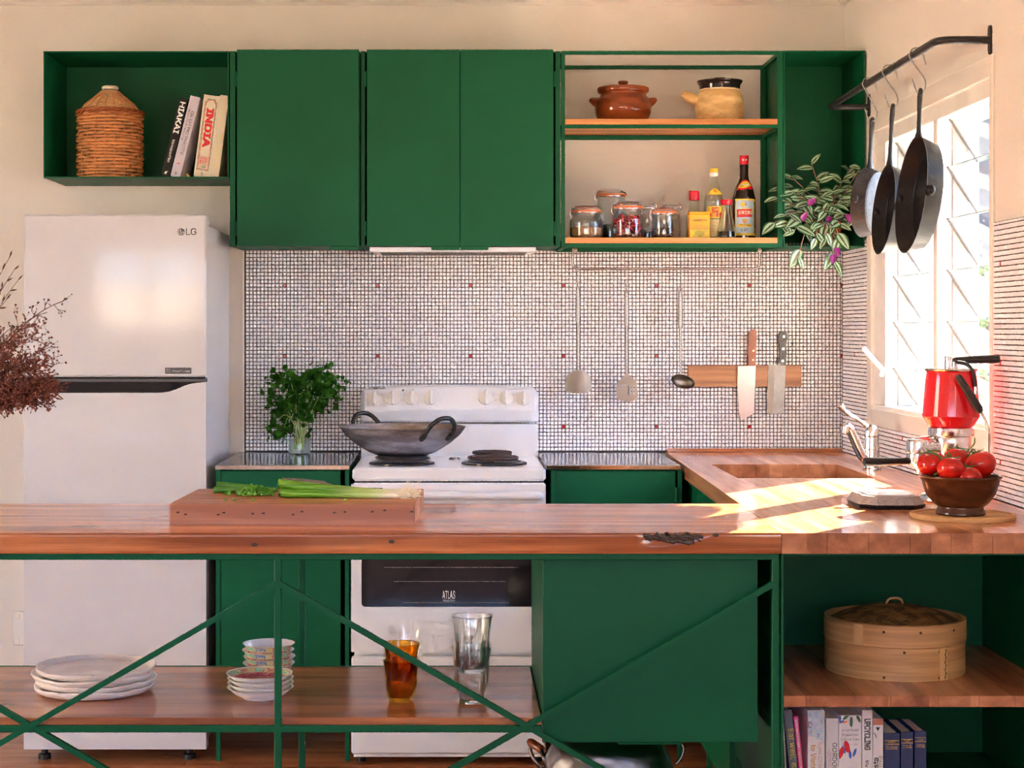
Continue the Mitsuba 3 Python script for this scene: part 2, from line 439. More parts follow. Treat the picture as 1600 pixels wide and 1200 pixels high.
# right wall: below, left and right of the window
side = lambda u, v, o: np.stack([TX - o, u, v], -1)
su, sv = (3688 / (1568 - VX)) - CAM_D - PT / 2, Z(412, 3688 / (1568 - VX)) - PT / 2
TRIM = 0.055
y_end = -2.62
parts_sb = [(y_end, WY0 - 0.03, 0.895, 1.572), (WY0 - 0.03, WY1 + TRIM, 0.895, WZ0 - TRIM), (WY1 + TRIM, -0.006, 0.895, 1.60)]
struct('splashback_right', [box(TX, XR, a, b, z0, z1) for a, b, z0, z1 in parts_sb], 'm_grout')
wt_, wr_ = [], []
for a, bb, z0, z1 in parts_sb:
    cl = (a + 0.001, bb - 0.001, max(z0, 0.9015), z1 - 0.001)
    cells, red = [], []
    for c in range(int((a - su) / PT) - 1, int((bb - su) / PT) + 2):
        for q in range(int((z0 - sv) / PT) - 1, int((z1 - sv) / PT) + 2):
            (red if c % 25 == 0 and q % 19 == 0 else cells).append((c, q))
    wt_.append(tiles(cells, su, sv, side, clip=cl))
    wr_ += [t for t in (tiles([c], su, sv, side, clip=cl) for c in red) if t is not None]
for t in wt_ + wr_: t.invert()
add('splashback_right', 'white_tile', cat(wt_), 'm_tile', kind='stuff')
for t in wr_: add('splashback_right', 'red_tile', t, 'm_tile_red')

# ------------------------------------------------------------------ louvre window in the right wall
W1 = tag(num('window_1'), kind='structure')
W2 = tag(num('window_2'), kind='structure')
XO = XR + WALL_T
# frame round both lights: face trims on the wall plane, jamb linings, mullion
MY0, MY1 = 4.89 - CAM_D, 4.93 - CAM_D   # mullion between the lights
FY = 5.49 - CAM_D                           # inner face of the far stile
fr = W1
add(fr, 'architrave', box(XR - 0.008, XR + 0.01, WY1 - 0.004, WY1 + TRIM, WZ0 - TRIM, WZ1 + TRIM, 0.003), 'm_trim')
add(fr, 'architrave', box(XR - 0.008, XR + 0.01, WY0 - 0.022, WY0 + 0.004, WZ0 - TRIM, WZ1 + TRIM, 0.003), 'm_trim')
add(fr, 'head_trim', box(XR - 0.008, XR + 0.01, WY0 + 0.004, WY1 - 0.004, WZ1 - 0.002, WZ1 + TRIM, 0.003), 'm_trim')
add(fr, 'apron', box(XR - 0.008, XR + 0.01, WY0 + 0.004, WY1 - 0.004, WZ0 - TRIM, WZ0, 0.003), 'm_trim')
add(fr, 'sill', box(XR - 0.003, XO + 0.05, WY0, WY1, WZ0 - 0.002, WZ0 + 0.012, 0.002), 'm_window_white')
add(fr, 'stile', box(XR + 0.003, XO + 0.01, FY, WY1, WZ0 + 0.012, WZ1 - 0.045, 0.002), 'm_window_white')
add(fr, 'jamb', box(XR + 0.004, XO + 0.01, WY0, WY0 + 0.014, WZ0 + 0.012, WZ1 - 0.045, 0.002), 'm_window_white')
add(fr, 'head', box(XR + 0.003, XO + 0.02, WY0, WY1, WZ1 - 0.045, WZ1, 0.002), 'm_window_white')
add(fr, 'mullion', box(XR + 0.000, XO, MY0, MY1, WZ0 + 0.012, WZ1 - 0.045, 0.003), 'm_window_white')
for win, ya, yb, zz in ((W1, MY1, FY, 433), (W2, WY0 + 0.014, MY0, 423)):
    for yy, sg in ((yb, -1), (ya, 1)):
        add(win, 'clip_channel', box(XR + 0.040, XR + 0.085, yy, yy + sg * 0.006, WZ0 + 0.012, WZ1 - 0.045, 0.002), 'm_channel')
    ztop = Z(zz, yb + CAM_D)
    for k in range(-6, 7):
        z1 = ztop + k * 0.1405
        x1, x0, dz = XR + 0.028, XR + 0.108, 0.125
        z0 = z1 - dz
        lo, hi = WZ0 + 0.016, WZ1 - 0.047
        if z1 < lo + 0.04 or z0 > hi - 0.04: continue
        xa, za, xb, zb_ = x1, z1, x0, z0
        if z0 < lo: s = (z1 - lo) / dz; xb, zb_ = x1 + (x0 - x1) * s, lo
        if z1 > hi: s = (z1 - hi) / dz; xa, za = x1 + (x0 - x1) * s, hi
        v = [[xa, ya + 0.008, za], [xa, yb - 0.008, za], [xb, yb - 0.008, zb_], [xb, ya + 0.008, zb_]]
        bl = add(win, 'louvre_blade', mk(v, [[0, 1, 2], [0, 2, 3]]), 'm_pane')
        add(bl, 'polished_edge', [bar([xa, ya + 0.008, za], [xa, yb - 0.008, za], 0.002, 0.003), bar([xb, ya + 0.008, zb_], [xb, yb - 0.008, zb_], 0.002, 0.003)], 'm_glass_edge')
        for yy in (yb - 0.009, ya + 0.009):
            add(win, 'blade_clip', bar([xa - 0.003, yy, za + 0.003], [xb + 0.002, yy, zb_ - 0.002], 0.006, 0.005), 'm_clip')
# crank levers on the far jamb and near the sill
lv = num('window_1__crank_lever')
pA, pB, pC = W(1350, 545, 5.45), W(1379, 578, 5.50), W(1391, 588, 5.56)
scene[lv] = mikit.ply(cat([tube(fillet([pA, pB, pC], 0.01), 0.0075, 10), tube([W(1378, 585, 5.5), W(1402, 588, 5.6)], 0.008, 10), tube([W(1378, 572, 5.52), W(1401, 556, 5.58)], 0.005, 8)]), 'm_window_white', 40)
add('window_2', 'crank_lever', tube([[XR + 0.035, MY0 + 0.0, 1.11], [XR + 0.03, MY0 + 0.10, 1.17]], 0.008, 10), 'm_window_white', 40)
# ------------------------------------------------------------------ upper cabinets, front plane 5.72 m from the camera
DU = 5.72
YU = DU - CAM_D
ux = lambda px: X(px, DU)
uz = lambda py: Z(py, DU)


def open_box(name, label, x0, x1, y0, y1, z0, z1, t=0.004, back=True, inner='m_green'):
    b = thing(name, label, 'wall box')
    add(b, 'top_panel', box(x0, x1, y0, y1, z1 - t, z1), inner)
    add(b, 'bottom_panel', box(x0, x1, y0, y1, z0, z0 + t), inner)
    add(b, 'side_panel', box(x0, x0 + t, y0, y1, z0 + t, z1 - t), inner)
    add(b, 'side_panel', box(x1 - t, x1, y0, y1, z0 + t, z1 - t), inner)
    if back: add(b, 'back_panel', box(x0 + t, x1 - t, y1 - t, y1, z0 + t, z1 - t), inner)
    return b


BOX_Z = uz(278)
open_box('open_cabinet', 'open green steel wall box above the fridge holding a wicker bottle and cookbooks', ux(68), ux(357.5), YU, -0.002, BOX_Z, uz(80))


def hinge(door, px, py0, py1):
    zc = (uz(py0) + uz(py1)) / 2; h = uz(py0) - uz(py1)
    cyl = lathe([(0, -h / 2), (0.0055, -h / 2), (0.0055, h / 2), (0, h / 2)], 12)
    pin = lathe([(0, -0.002), (0.0062, -0.002), (0.0062, 0.002), (0, 0.002)], 12)
    add(door, 'hinge', [mv(cyl, (ux(px), YU - 0.004, zc)), mv(pin, (ux(px), YU - 0.004, zc)), box(ux(px) - 0.009, ux(px) + 0.009, YU - 0.0015, YU + 0.001, zc - h * 0.45, zc + h * 0.45)], 'm_green', 40)


def cupboard(name, label, px0, px1, doors, stiles):
    c = thing(name, label, 'wall cupboard')
    z0, z1 = uz(384), uz(80)
    x0, x1 = ux(px0), ux(px1)
    t = 0.004
    body = [box(x0, x1, YU + 0.012, -0.002, z1 - t, z1), box(x0, x1, YU + 0.012, -0.002, z0, z0 + t), box(x0, x0 + t, YU + 0.012, -0.002, z0, z1), box(x1 - t, x1, YU + 0.012, -0.002, z0, z1), box(x0, x1, -0.006, -0.002, z0, z1)]
    add(c, 'carcass', body, 'm_green')
    for a, b in stiles: add(c, 'stile', box(ux(a), ux(b), YU - 0.002, YU + 0.03, z0 - 0.002, z1, 0.001), 'm_green')
    for a, b, hpx, tab in doors:
        d = add(c, 'door', box(ux(a), ux(b), YU - 0.016, YU + 0.004, z0 - 0.002, uz(78.5), 0.0012), 'm_green')
        for p0, p1 in ((112, 136), (346, 369)): hinge(d, hpx, p0, p1)
        add(d, 'pull_tab', box(ux(tab[0]), ux(tab[1]), YU - 0.012, YU - 0.009, uz(391), uz(384)), 'm_green')
    return c


cupboard('upper_cupboard', 'green steel wall cupboard with a single plain door, right of the open box', 359.2, 562.5, [(371, 561, 369.2, (516, 560.5))], [(359.2, 368)])
cupboard('upper_cupboard', 'green steel wall cupboard with two plain doors above the stove', 563.5, 876, [(573.5, 718.4, 571, (674, 718)), (719.2, 864.5, 866, (719.5, 763))], [(564, 570.5), (867.5, 875.5)])
# range hood under the double cupboard
h = thing('range_hood', 'white slide-out range hood under the double green cupboard', 'range hood')
hz = uz(384) - 0.003
add(h, 'housing', box(ux(577), ux(838), YU + 0.03, -0.02, hz - 0.012, hz, 0.003), 'm_enamel')
add(h, 'visor', box(ux(577), ux(838), YU + 0.012, YU + 0.03, hz - 0.016, hz, 0.002), 'm_enamel')
add(h, 'grille', box(ux(592), ux(825), YU + 0.05, -0.05, hz - 0.016, hz - 0.012), 'm_steel_dark')
# open rack with two wooden shelves
rk = thing('open_rack', 'open green steel wall rack with two wooden shelves of pots, jars and bottles', 'rack')
x0, x1, z0, z1, t = ux(877), ux(1223.4), uz(387), uz(79.5), 0.014
yb = -0.003
for nm, m in (('post', box(x0, x0 + 0.012, YU, YU + t, z0, z1, 0.001)), ('post', box(x1 - 0.017, x1, YU, YU + t, z0, z1, 0.001)),
              ('rear_post', box(x0, x0 + 0.012, yb - t, yb, z0, z1, 0.001)), ('rear_post', box(x1 - 0.017, x1, yb - t, yb, z0, z1, 0.001)),
              ('front_rail', box(x0, x1, YU + 0.0005, YU + t, z1 - 0.011, z1 + 0.0004, 0.001)), ('front_rail', box(x0, x1, YU + 0.0005, YU + t, z0, z0 + 0.014, 0.001)),
              ('front_rail', box(x0, x1, YU + 0.0005, YU + t, uz(200), uz(194.6), 0.001)),
              ('rear_rail', box(x0, x1, yb - t, yb - 0.0005, z1 - 0.012, z1, 0.001)), ('rear_rail', box(x0, x1, yb - t, yb - 0.0005, z0, z0 + 0.014, 0.001)),
              ('rear_rail', box(x0, x1, yb - t, yb - 0.0005, uz(202), uz(194.6), 0.001))):
    add(rk, nm, m, 'm_green')
for z in (z1 - 0.012, uz(200), z0):
    for xx in (x0, x1 - 0.014): add(rk, 'side_rail', box(xx + 0.0006, xx + 0.0134, YU + t, yb - t, z, z + 0.012, 0.001), 'm_green')
S1, S2 = uz(185.5), uz(371)
add(rk, 'shelf', box(ux(883), x1 - 0.006, YU + 0.002, -0.006, uz(194.5), S1, 0.0012), 'm_oak')
add(rk, 'shelf', box(ux(883), ux(1217), YU + 0.002, -0.006, uz(380.4), S2, 0.0012), 'm_oak')
# corner box
cb = open_box('open_cabinet', 'open green steel wall box in the corner behind the hanging pans, holding the potted plant', ux(1224.4), ux(1351.5), YU + 0.001, -0.002, uz(386), uz(79))
CORNER_Z = uz(386) + 0.004

# ------------------------------------------------------------------ base cabinets along the back wall
DB = 5.435
YB = DB - CAM_D
bx = lambda px: X(px, DB)
bz = lambda py: Z(py, DB)


def base_cabinet(label, x0, x1, doors, tops):
    c = thing('base_cabinet', label, 'cabinet')
    z0, z1 = 0.135, 0.886
    t = 0.004
    add(c, 'carcass', [box(x0, x1, YB + 0.03, -0.01, z0, z0 + t), box(x0, x0 + t, YB + 0.03, -0.01, z0, z1), box(x1 - t, x1, YB + 0.03, -0.01, z0, z1), box(x0, x1, -0.014, -0.01, z0, z1), box(x0, x1, YB + 0.03, -0.01, z1 - t, z1)], 'm_green')
    for a, b, hx in doors:
        d = add(c, 'door', box(a, b, YB + 0.008, YB + 0.028, z0, z1 - 0.003, 0.0012), 'm_green')
        if hx is not None:
            cyl = lathe([(0, -0.022), (0.0055, -0.022), (0.0055, 0.022), (0, 0.022)], 12)
            for zz in (0.81, 0.25): add(d, 'hinge', mv(cyl, (hx, YB + 0.004, zz)), 'm_green', 40)
            add(d, 'pull_tab', box(a - 0.001, a + 0.008, YB + 0.004, YB + 0.008, 0.775, 0.83), 'm_green')
    for xx in (x0, x1 - 0.013):
        add(c, 'stile', box(xx, xx + 0.013, YB + 0.004, YB + 0.03, z0 - 0.001, z1, 0.001), 'm_green')
        for yy in (YB + 0.01, -0.10): add(c, 'leg', box(xx, xx + 0.013, yy, yy + 0.013, 0.0, z0 + 0.002, 0.001), 'm_green')
    return c


base_cabinet('green steel base cabinet between fridge and stove', bx(337), bx(545.5), [(bx(337.6), bx(532), None)], None)
base_cabinet('green steel base cabinet between stove and sink bench', bx(861), bx(1066), [(bx(862), bx(1056), bx(1057.5))], None)
for a, b, lab in ((336, 546, 'polished dark steel counter slab between fridge and stove, under the herb glass'), (853, 1064, 'polished dark steel counter slab right of the stove, below the hanging utensils')):
    m = box(bx(a), bx(b), YB, -0.006, 0.8865, 0.9, 0.001)
    solo('steel_counter', m, 'm_counter', lab, 'counter')

# ------------------------------------------------------------------ fridge
DF = 5.426
fx = lambda px: X(px, DF)
fz = lambda py: Z(py, DF)
YFR = DF - CAM_D
f = thing('fridge', 'tall white top-freezer fridge with a black handle recess, left of the counter', 'fridge')
x0, x1 = fx(37), fx(322)
zt, zb, zs0, zs1 = fz(335), fz(1171), fz(592.5), fz(589)
add(f, 'cabinet', box(x0 + 0.006, x1 - 0.004, YFR + 0.062, -0.03, zb + 0.012, zt - 0.028, 0.006), 'm_fridge_side', 30)
add(f, 'hinge_cover', box(x1 - 0.09, x1 - 0.004, YFR + 0.03, YFR + 0.12, zt - 0.028, zt - 0.010, 0.004), 'm_fridge_side')
add(f, 'freezer_door', box(x0, x1, YFR, YFR + 0.055, zs1, zt, 0.005), 'm_fridge', 30)
# lower door with a scooped top edge
pz = fz(614)
xa, xb, xc = fx(262), fx(297), x1
scoop = [(x0, zb), (x1, zb), (x1, fz(597))] + [tuple(q) for q in fillet([(xc, fz(597)), (xb, fz(599)), (xa, pz), (x0 + 0.03, pz)], 0.035, 8)[1:]] + [(x0, pz)]
m = prism(Polygon(scoop), 0.055)
v = m.vertices; m.vertices = np.stack([v[:, 0], YFR + 0.055 - v[:, 2], v[:, 1]], 1)
add(f, 'fridge_door', m, 'm_fridge', 25)
add(f, 'handle_recess', box(x0 + 0.003, x1 - 0.003, YFR + 0.010, YFR + 0.05, pz - 0.01, zs0 + 0.004), 'm_black_gloss')
add(f, 'handle_strip', box(x0 + 0.003, x1 - 0.003, YFR - 0.001, YFR + 0.03, fz(597), fz(591.8), 0.0015), 'm_dark_grey')
add(f, 'gasket', box(x0 + 0.012, x1 - 0.010, YFR + 0.055, YFR + 0.062, zb + 0.01, zt - 0.03), 'm_dark_grey')
add(f, 'logo', [front(lettering('LG', fz(357.5) - fz(367.5), 0.0006, 1), fx(289.5), YFR - 0.0002, fz(367)), front(prism(shapely.Point(0, 0).buffer(0.0112), 0.0006), fx(283), YFR - 0.0002, fz(362.3))], 'm_dark_grey')
ring = shapely.Point(0, 0).buffer(0.0088).difference(shapely.Point(0, 0).buffer(0.0074)).difference(sbox(0.0, 0.0012, 0.02, 0.02))
face = shapely.union_all([ring, sbox(-0.0012, -0.004, 0.0, 0.0046), sbox(-0.0012, -0.004, 0.0026, -0.0028), shapely.Point(-0.0042, 0.003).buffer(0.0012), sbox(0.003, -0.0006, 0.0081, 0.0006)])
add(f, 'logo_face', front(cat([prism(g, 0.0004) for g in getattr(face, 'geoms', [face])]), fx(283), YFR - 0.0008, fz(362.3)), 'm_white_print')
bd = add(f, 'badge', box(fx(258), fx(299), YFR - 0.001, YFR + 0.001, fz(584), fz(574.5), 0.0004), 'm_dark_grey')
add(bd, 'lettering', [front(lettering('Inverter Linear', 0.0068, 0.0004, 0, width=fx(297) - fx(269)), fx(269), YFR - 0.001, fz(581.5)), front(prism(sbox(0, 0, 0.010, 0.010).difference(sbox(0.001, 0.001, 0.009, 0.009)), 0.0004), fx(260.5), YFR - 0.001, fz(581.8)), front(lettering('L', 0.006, 0.0004), fx(262.5), YFR - 0.001, fz(581))], 'm_steel')
for xx in (x0 + 0.05, x1 - 0.06):
    for yy in (YFR + 0.06, -0.12): add(f, 'foot', mv(cat([lathe([(0, 0), (0.019, 0), (0.019, 0.014), (0.010, 0.018), (0.010, 0.06), (0, 0.06)], 16)]), (xx, yy, 0)), 'm_black', 40)

# ------------------------------------------------------------------ stove
DS = 5.405
YS = DS - CAM_D
sx = lambda px: X(px, DS)
sz = lambda py: Z(py, DS)
s = thing('stove', 'freestanding white electric stove with coil elements and a black oven window', 'stove')
x0, x1 = sx(550.5), sx(853)
xm = (x0 + x1) / 2
HOB = sz(731)
add(s, 'body', box(x0 + 0.004, x1 - 0.004, YS + 0.03, -0.03, 0.035, sz(754) - 0.004, 0.004), 'm_enamel')
add(s, 'hob', [box(x0, x1, YS, -0.10, sz(752), HOB, 0.008)], 'm_enamel', 30)
add(s, 'seam', box(x0 + 0.006, x1 - 0.006, YS + 0.012, -0.05, sz(754.5) - 0.002, sz(752)), 'm_black')
add(s, 'oven_top_strip', box(x0 + 0.002, x1 - 0.002, YS + 0.004, YS + 0.03, sz(762), sz(754.8), 0.004), 'm_enamel')
# splash panel at the back: lower sloping part, bulged control panel on top
DG = 5.90
gx = lambda px: X(px, DG)
gz = lambda py: Z(py, DG)
lo = [(-0.135, HOB - 0.004), (-0.130, HOB + 0.020), (-0.105, HOB + 0.055), (-0.095, gz(664)), (-0.03, gz(664)), (-0.03, HOB - 0.03), (-0.10, HOB - 0.03)]
m = prism(Polygon(lo), gx(841) - gx(564))
v = m.vertices; m.vertices = np.stack([gx(564) + v[:, 2], v[:, 0], v[:, 1]], 1)
add(s, 'splash_panel', m, 'm_enamel', 40)
# control panel: crowned top outline, extruded with a slanted front
out = [(gx(566), gz(661.5)), (gx(839), gz(661.5)), (gx(841.5), gz(657)), (gx(841.5), gz(615))] + [(gx(839 - 2 * 0), gz(609))]
crown = [(gx(p), gz(602.3 + 4.7 * ((p - 702) / 135) ** 2)) for p in np.linspace(834, 570, 23)]
out += crown + [(gx(565), gz(611)), (gx(563), gz(657))]
pm = prism(Polygon(out), 0.07)
v = pm.vertices
zt_, zb_ = gz(602), gz(661)
k = np.clip((v[:, 1] - zb_) / (zt_ - zb_), 0, 1)
fy = np.interp(k, [0, 0.05, 0.33, 0.40, 1.0], [-0.105, -0.150, -0.163, -0.160, -0.128])
m = pm.subdivide_to_size(0.05)
v = m.vertices
k = np.clip((v[:, 1] - zb_) / (zt_ - zb_), 0, 1)
PANEL_K, PANEL_Y = [0, 0.05, 0.33, 0.40, 1.0], [-0.108, -0.142, -0.152, -0.150, -0.122]
# rings of cuts so that the slope profile shows
rows = []
poly = Polygon(out)
kk = np.array([0, 0.03, 0.08, 0.33, 0.37, 0.42, 0.7, 0.9, 0.97, 1.0])
fyk = np.interp(kk, [0, 0.03, 0.08, 0.33, 0.37, 0.42, 0.9, 0.97, 1.0], [-0.100, -0.142, -0.150, -0.166, -0.166, -0.160, -0.140, -0.133, -0.118])
us = np.linspace(0, 1, 41)
V, Fc = [], []
for q in us:
    p = 563 + q * (841.5 - 563)
    edge = min(1.0, min(p - 563, 841.5 - p) / 5.0)
    ztop = gz(602.3 + 4.7 * ((p - 702) / 135) ** 2 + 7 * (1 - edge) ** 2)
    for a, b in zip(kk, fyk):
        V.append([gx(p), b + 0.02 * (1 - edge) ** 2, zb_ + a * (ztop - zb_)])
    V.append([gx(p), -0.03, ztop]); V.append([gx(p), -0.03, zb_])
nr = len(kk) + 2
for i in range(len(us) - 1):
    for j in range(nr):
        a, b, c, d = i * nr + j, (i + 1) * nr + j, (i + 1) * nr + (j + 1) % nr, i * nr + (j + 1) % nr
        Fc += [[a, b, c], [a, c, d]]
e0 = [0 * nr + j for j in range(nr)]; e1 = [(len(us) - 1) * nr + j for j in range(nr)]
for j in range(1, nr - 1): Fc += [[e0[0], e0[j], e0[j + 1]], [e1[0], e1[j + 1], e1[j]]]
cp = add(s, 'control_panel', mk(V, Fc), 'm_enamel', 40)


def panel_y(py):
    return float(np.interp((gz(py) - zb_) / (zt_ - zb_), kk, fyk))


for i, p in enumerate((585, 614, 644, 673, 759, 790, 818)):
    py = 624 - 1.5 * (1 - ((p - 702) / 135) ** 2)
    cx, cz, cy = gx(p), gz(py), panel_y(py)
    disc = lathe([(0, 0.010), (0.0235, 0.006), (0.0245, 0.002), (0.0245, 0.0), (0, 0)][::-1], 24)
    disc.apply_transform(trimesh.transformations.rotation_matrix(math.radians(68), [1, 0, 0]))
    kb = add(cp, 'knob', mv(disc, (cx, cy + 0.002, cz)), 'm_knob', 35)
    grip = box(-0.006, 0.006, -0.022, 0.0, -0.022, 0.024, 0.0045)
    add(kb, 'grip', mv(grip, (cx, cy - 0.004, cz), rx=-20), 'm_knob', 40)
txt = [front(lettering('SIMPSON', 0.0075, 0.0005, 3, squeeze=1.25, width=gx(601) - gx(580)), gx(580), panel_y(606) - 0.0006, gz(608)), front(prism(Polygon([(0, 0), (0.006, 0.003), (0.004, 0.006), (-0.002, 0.003)]), 0.0005), gx(576), panel_y(606) - 0.0006, gz(607.5))]
for p, q, rr in ((585, 612.5, .0014), (614, 610.5, .0014), (629.5, 610, .0036), (645.5, 609.5, .0014), (674.5, 610.5, .0014), (759, 610.5, .0032)):
    txt.append(front(prism(shapely.Point(0, 0).buffer(rr, quad_segs=4), 0.0008), gx(p), panel_y(q) - 0.0002, gz(q)))
for p in (585, 614, 644, 673, 759, 790, 818):
    for a in range(7):
        aa = math.radians(-220 + a * 43); cx, cz = gx(p) + 0.031 * math.cos(aa), gz(624) + 0.026 * math.sin(aa)
        yy = panel_y(VY + (EYE - cz) * F / DG)
        txt.append(front(prism(sbox(-0.0012, -0.0004, 0.0012, 0.0004), 0.0005), cx, yy - 0.0004, cz))
add(cp, 'marking', txt, 'm_dark_grey')


def spiral(r0, r1, turns, z, rad):
    a = np.linspace(0, turns * 2 * np.pi, int(turns * 30))
    r = np.linspace(r0, r1, len(a))
    return tube(np.stack([r * np.cos(a), r * np.sin(a), np.full_like(a, z)], 1), rad, 7)


mat('m_coil', mottle_fn((0.045, 0.022, 0.020), 0.3, 30.0, 0.2), 0.5)
for p, yy, rr in ((772, YS + 0.15, 0.094), (628, YS + 0.15, 0.094), (770, YS + 0.38, 0.075), (634, YS + 0.38, 0.075)):
    cx = X(p, yy + CAM_D)
    e = add(s, 'element', mv(spiral(0.018, rr * 0.83, 4.5, 0.020, 0.0052), (cx, yy, HOB)), 'm_coil', 60)
    add(e, 'drip_ring', mv(lathe([(rr * 0.9, 0.004), (rr * 1.08, 0.001), (rr * 1.08, 0.006), (rr, 0.009), (rr * 0.9, 0.007), (rr * 0.9, 0.004)], 40), (cx, yy, HOB)), 'm_black_gloss', 40)
    add(e, 'drip_bowl', mv(lathe([(0, 0.0015), (rr * 0.9, 0.006)], 32), (cx, yy, HOB)), 'm_dark_grey', 40)
    add(e, 'bracket', [bar([cx - rr * 0.8, yy, HOB + 0.012], [cx + rr * 0.8, yy, HOB + 0.012], 0.003, 0.006), bar([cx, yy - rr * 0.8, HOB + 0.012], [cx, yy + rr * 0.8, HOB + 0.012], 0.003, 0.006)], 'm_dark_grey')
add(s, 'vent_cap', mv(lathe([(0, 0.006), (0.016, 0.005), (0.018, 0.0), (0, 0)][::-1], 24), (X(710, YS + CAM_D + 0.36), YS + 0.36, HOB)), 'm_steel', 40)
# oven door, its window, lettering and drawer
ZD1, ZD0 = sz(757), sz(1018)
dw = [(sx(565), sz(872)), (sx(841), sz(872)), (sx(841), sz(947.5)), (sx(565), sz(947.5))]
zwt = sz(822)
hole = rounded(sx(565), sx(841), sz(947.5), zwt, 0.012)
m = prism(Polygon([(x0 - 0.003, ZD0), (x1 - 0.001, ZD0), (x1 - 0.001, ZD1), (x0 - 0.003, ZD1)], [list(hole.exterior.coords)]), 0.04)
v = m.vertices; m.vertices = np.stack([v[:, 0], YS + 0.03 - v[:, 2], v[:, 1]], 1)
od = add(s, 'oven_door', m, 'm_enamel', 30)
mw = prism(hole.buffer(-0.0005), 0.012)
wn = add(od, 'oven_window', front(mw, 0, YS + 0.006, 0), 'm_black_gloss')
add(od, 'door_handle', [tube(fillet([[x0 + 0.02, YS - 0.006, sz(775)], [x0 + 0.02, YS - 0.034, sz(773)], [x1 - 0.02, YS - 0.034, sz(773)], [x1 - 0.02, YS - 0.006, sz(775)]], 0.015), 0.013, 14)], 'm_enamel', 40)
add(wn, 'lettering', [front(lettering('ATLAS', 0.023, 0.0004, 1, width=sx(711) - sx(691)), sx(691), YS - 0.0062, sz(935)), front(lettering('SERIES', 0.0055, 0.0004, 0, width=sx(710) - sx(692)), sx(692), YS - 0.0062, sz(939.5))], 'm_white_print')
for zz, a, b in ((886, 600, 810), (908, 615, 790), (941, 630, 795)):
    add(wn, 'rack_wire', box(sx(a), sx(b), YS - 0.0063, YS - 0.0059, sz(zz) - 0.0006, sz(zz) + 0.0006), 'm_steel_dark')
add(s, 'drawer', box(x0 - 0.003, x1 - 0.001, YS - 0.008, YS + 0.03, sz(1178), sz(1026), 0.006), 'm_enamel', 30)
add(s, 'plinth_lip', box(x0 + 0.004, x1 - 0.004, YS + 0.0, YS + 0.03, sz(1183), sz(1178), 0.002), 'm_enamel')
for xx in (x0 + 0.025, x1 - 0.025):
    for yy in (YS + 0.05, -0.08): add(s, 'foot', mv(lathe([(0, 0), (0.014, 0), (0.014, 0.036), (0, 0.036)], 14), (xx, yy, 0)), 'm_black', 40)

# ------------------------------------------------------------------ sink bench of wooden staves (right), with sink and tap
DP = 3.62
YP = DP - CAM_D
px_ = lambda p: X(p, DP)
pz_ = lambda p: Z(p, DP)
TOP, TH = 0.9, 0.0415
wt = thing('sink_bench_top', 'butcher-block bench top of jointed wooden staves round the sink, under the window', 'bench top')
SK = (0.785, 1.168, -1.085, -0.572)   # sink opening
xs = [None, 0.712 + 0.041] + [0.712 + 0.041 + 0.0838 * k for k in range(1, 6)] + [XR - 0.010]
hole = sbox(SK[0], SK[2], SK[1], SK[3])
for i in range(len(xs) - 1):
    a, b = xs[i], xs[i + 1]
    g = 0.0003
    if a is None: pg = Polygon([(0.712, -0.006), (b - g, -0.006), (b - g, YP), (0.6615, YP)])
    else: pg = sbox(a + g, YP, b - g, -0.006)
    for q in getattr(pg.difference(hole), 'geoms', [pg.difference(hole)]):
        m = prism(q, TH); m.apply_translation((0, 0, TOP - TH))
        add(wt, 'stave', m, 'm_stave')
add(wt, 'upstand', box(0.716, XR - 0.010, -0.018, -0.009, TOP + 0.0002, TOP + 0.012, 0.001), 'm_slab')
ub = thing('sink_cabinet', 'dark green steel cabinet under the sink bench', 'cabinet')
add(ub, 'side_panel', box(0.722, 0.726, -1.80, -0.02, 0.10, TOP - TH - 0.0005), 'm_green')
add(ub, 'rail', box(0.716, 0.7215, -1.80, -0.02, TOP - TH - 0.022, TOP - TH - 0.0008), 'm_green')
for yy in (-1.79, -0.9, -0.05): add(ub, 'leg', box(0.727, 0.742, yy, yy + 0.014, 0, TOP - TH - 0.001), 'm_green')
x0, x1, y0, y1 = SK[0] + 0.001, SK[1] - 0.001, SK[2] + 0.001, SK[3] - 0.001
sk = thing('sink', 'stainless steel sink set under the opening in the wooden bench', 'sink')
zt_, zb2 = TOP - TH - 0.0006, 0.70
rim = prism(sbox(SK[0] - 0.02, SK[2] - 0.02, SK[1] + 0.02, SK[3] + 0.02).difference(rounded(x0, x1, y0, y1, 0.03)), 0.002); rim.apply_translation((0, 0, zt_ - 0.002))
basin = prism(rounded(x0 - 0.002, x1 + 0.002, y0 - 0.002, y1 + 0.002, 0.03).difference(rounded(x0, x1, y0, y1, 0.03)), zt_ - zb2); basin.apply_translation((0, 0, zb2))
add(sk, 'basin', [rim, basin, box(x0, x1, y0, y1, zb2 - 0.002, zb2)], 'm_steel', 30)
add(sk, 'waste', mv(lathe([(0, 0.003), (0.03, 0.003), (0.035, 0.0), (0, 0)][::-1], 24), ((x0 + x1) / 2, (y0 + y1) / 2, zb2 + 0.0002)), 'm_chrome', 40)

# ------------------------------------------------------------------ peninsula: slab, frame, shelf, drawer box, end cabinet
YPB = 4.237 - CAM_D
XJ0, XJ1 = 0.6605, 0.676
sl = thing('peninsula_counter', 'thick single-slab timber bench top with a live front edge, across the foreground', 'bench top')
xl = -1.75
nxs, nzs, nys = 260, 14, 9
xv = np.linspace(xl, XJ0 - 0.0004, nxs)


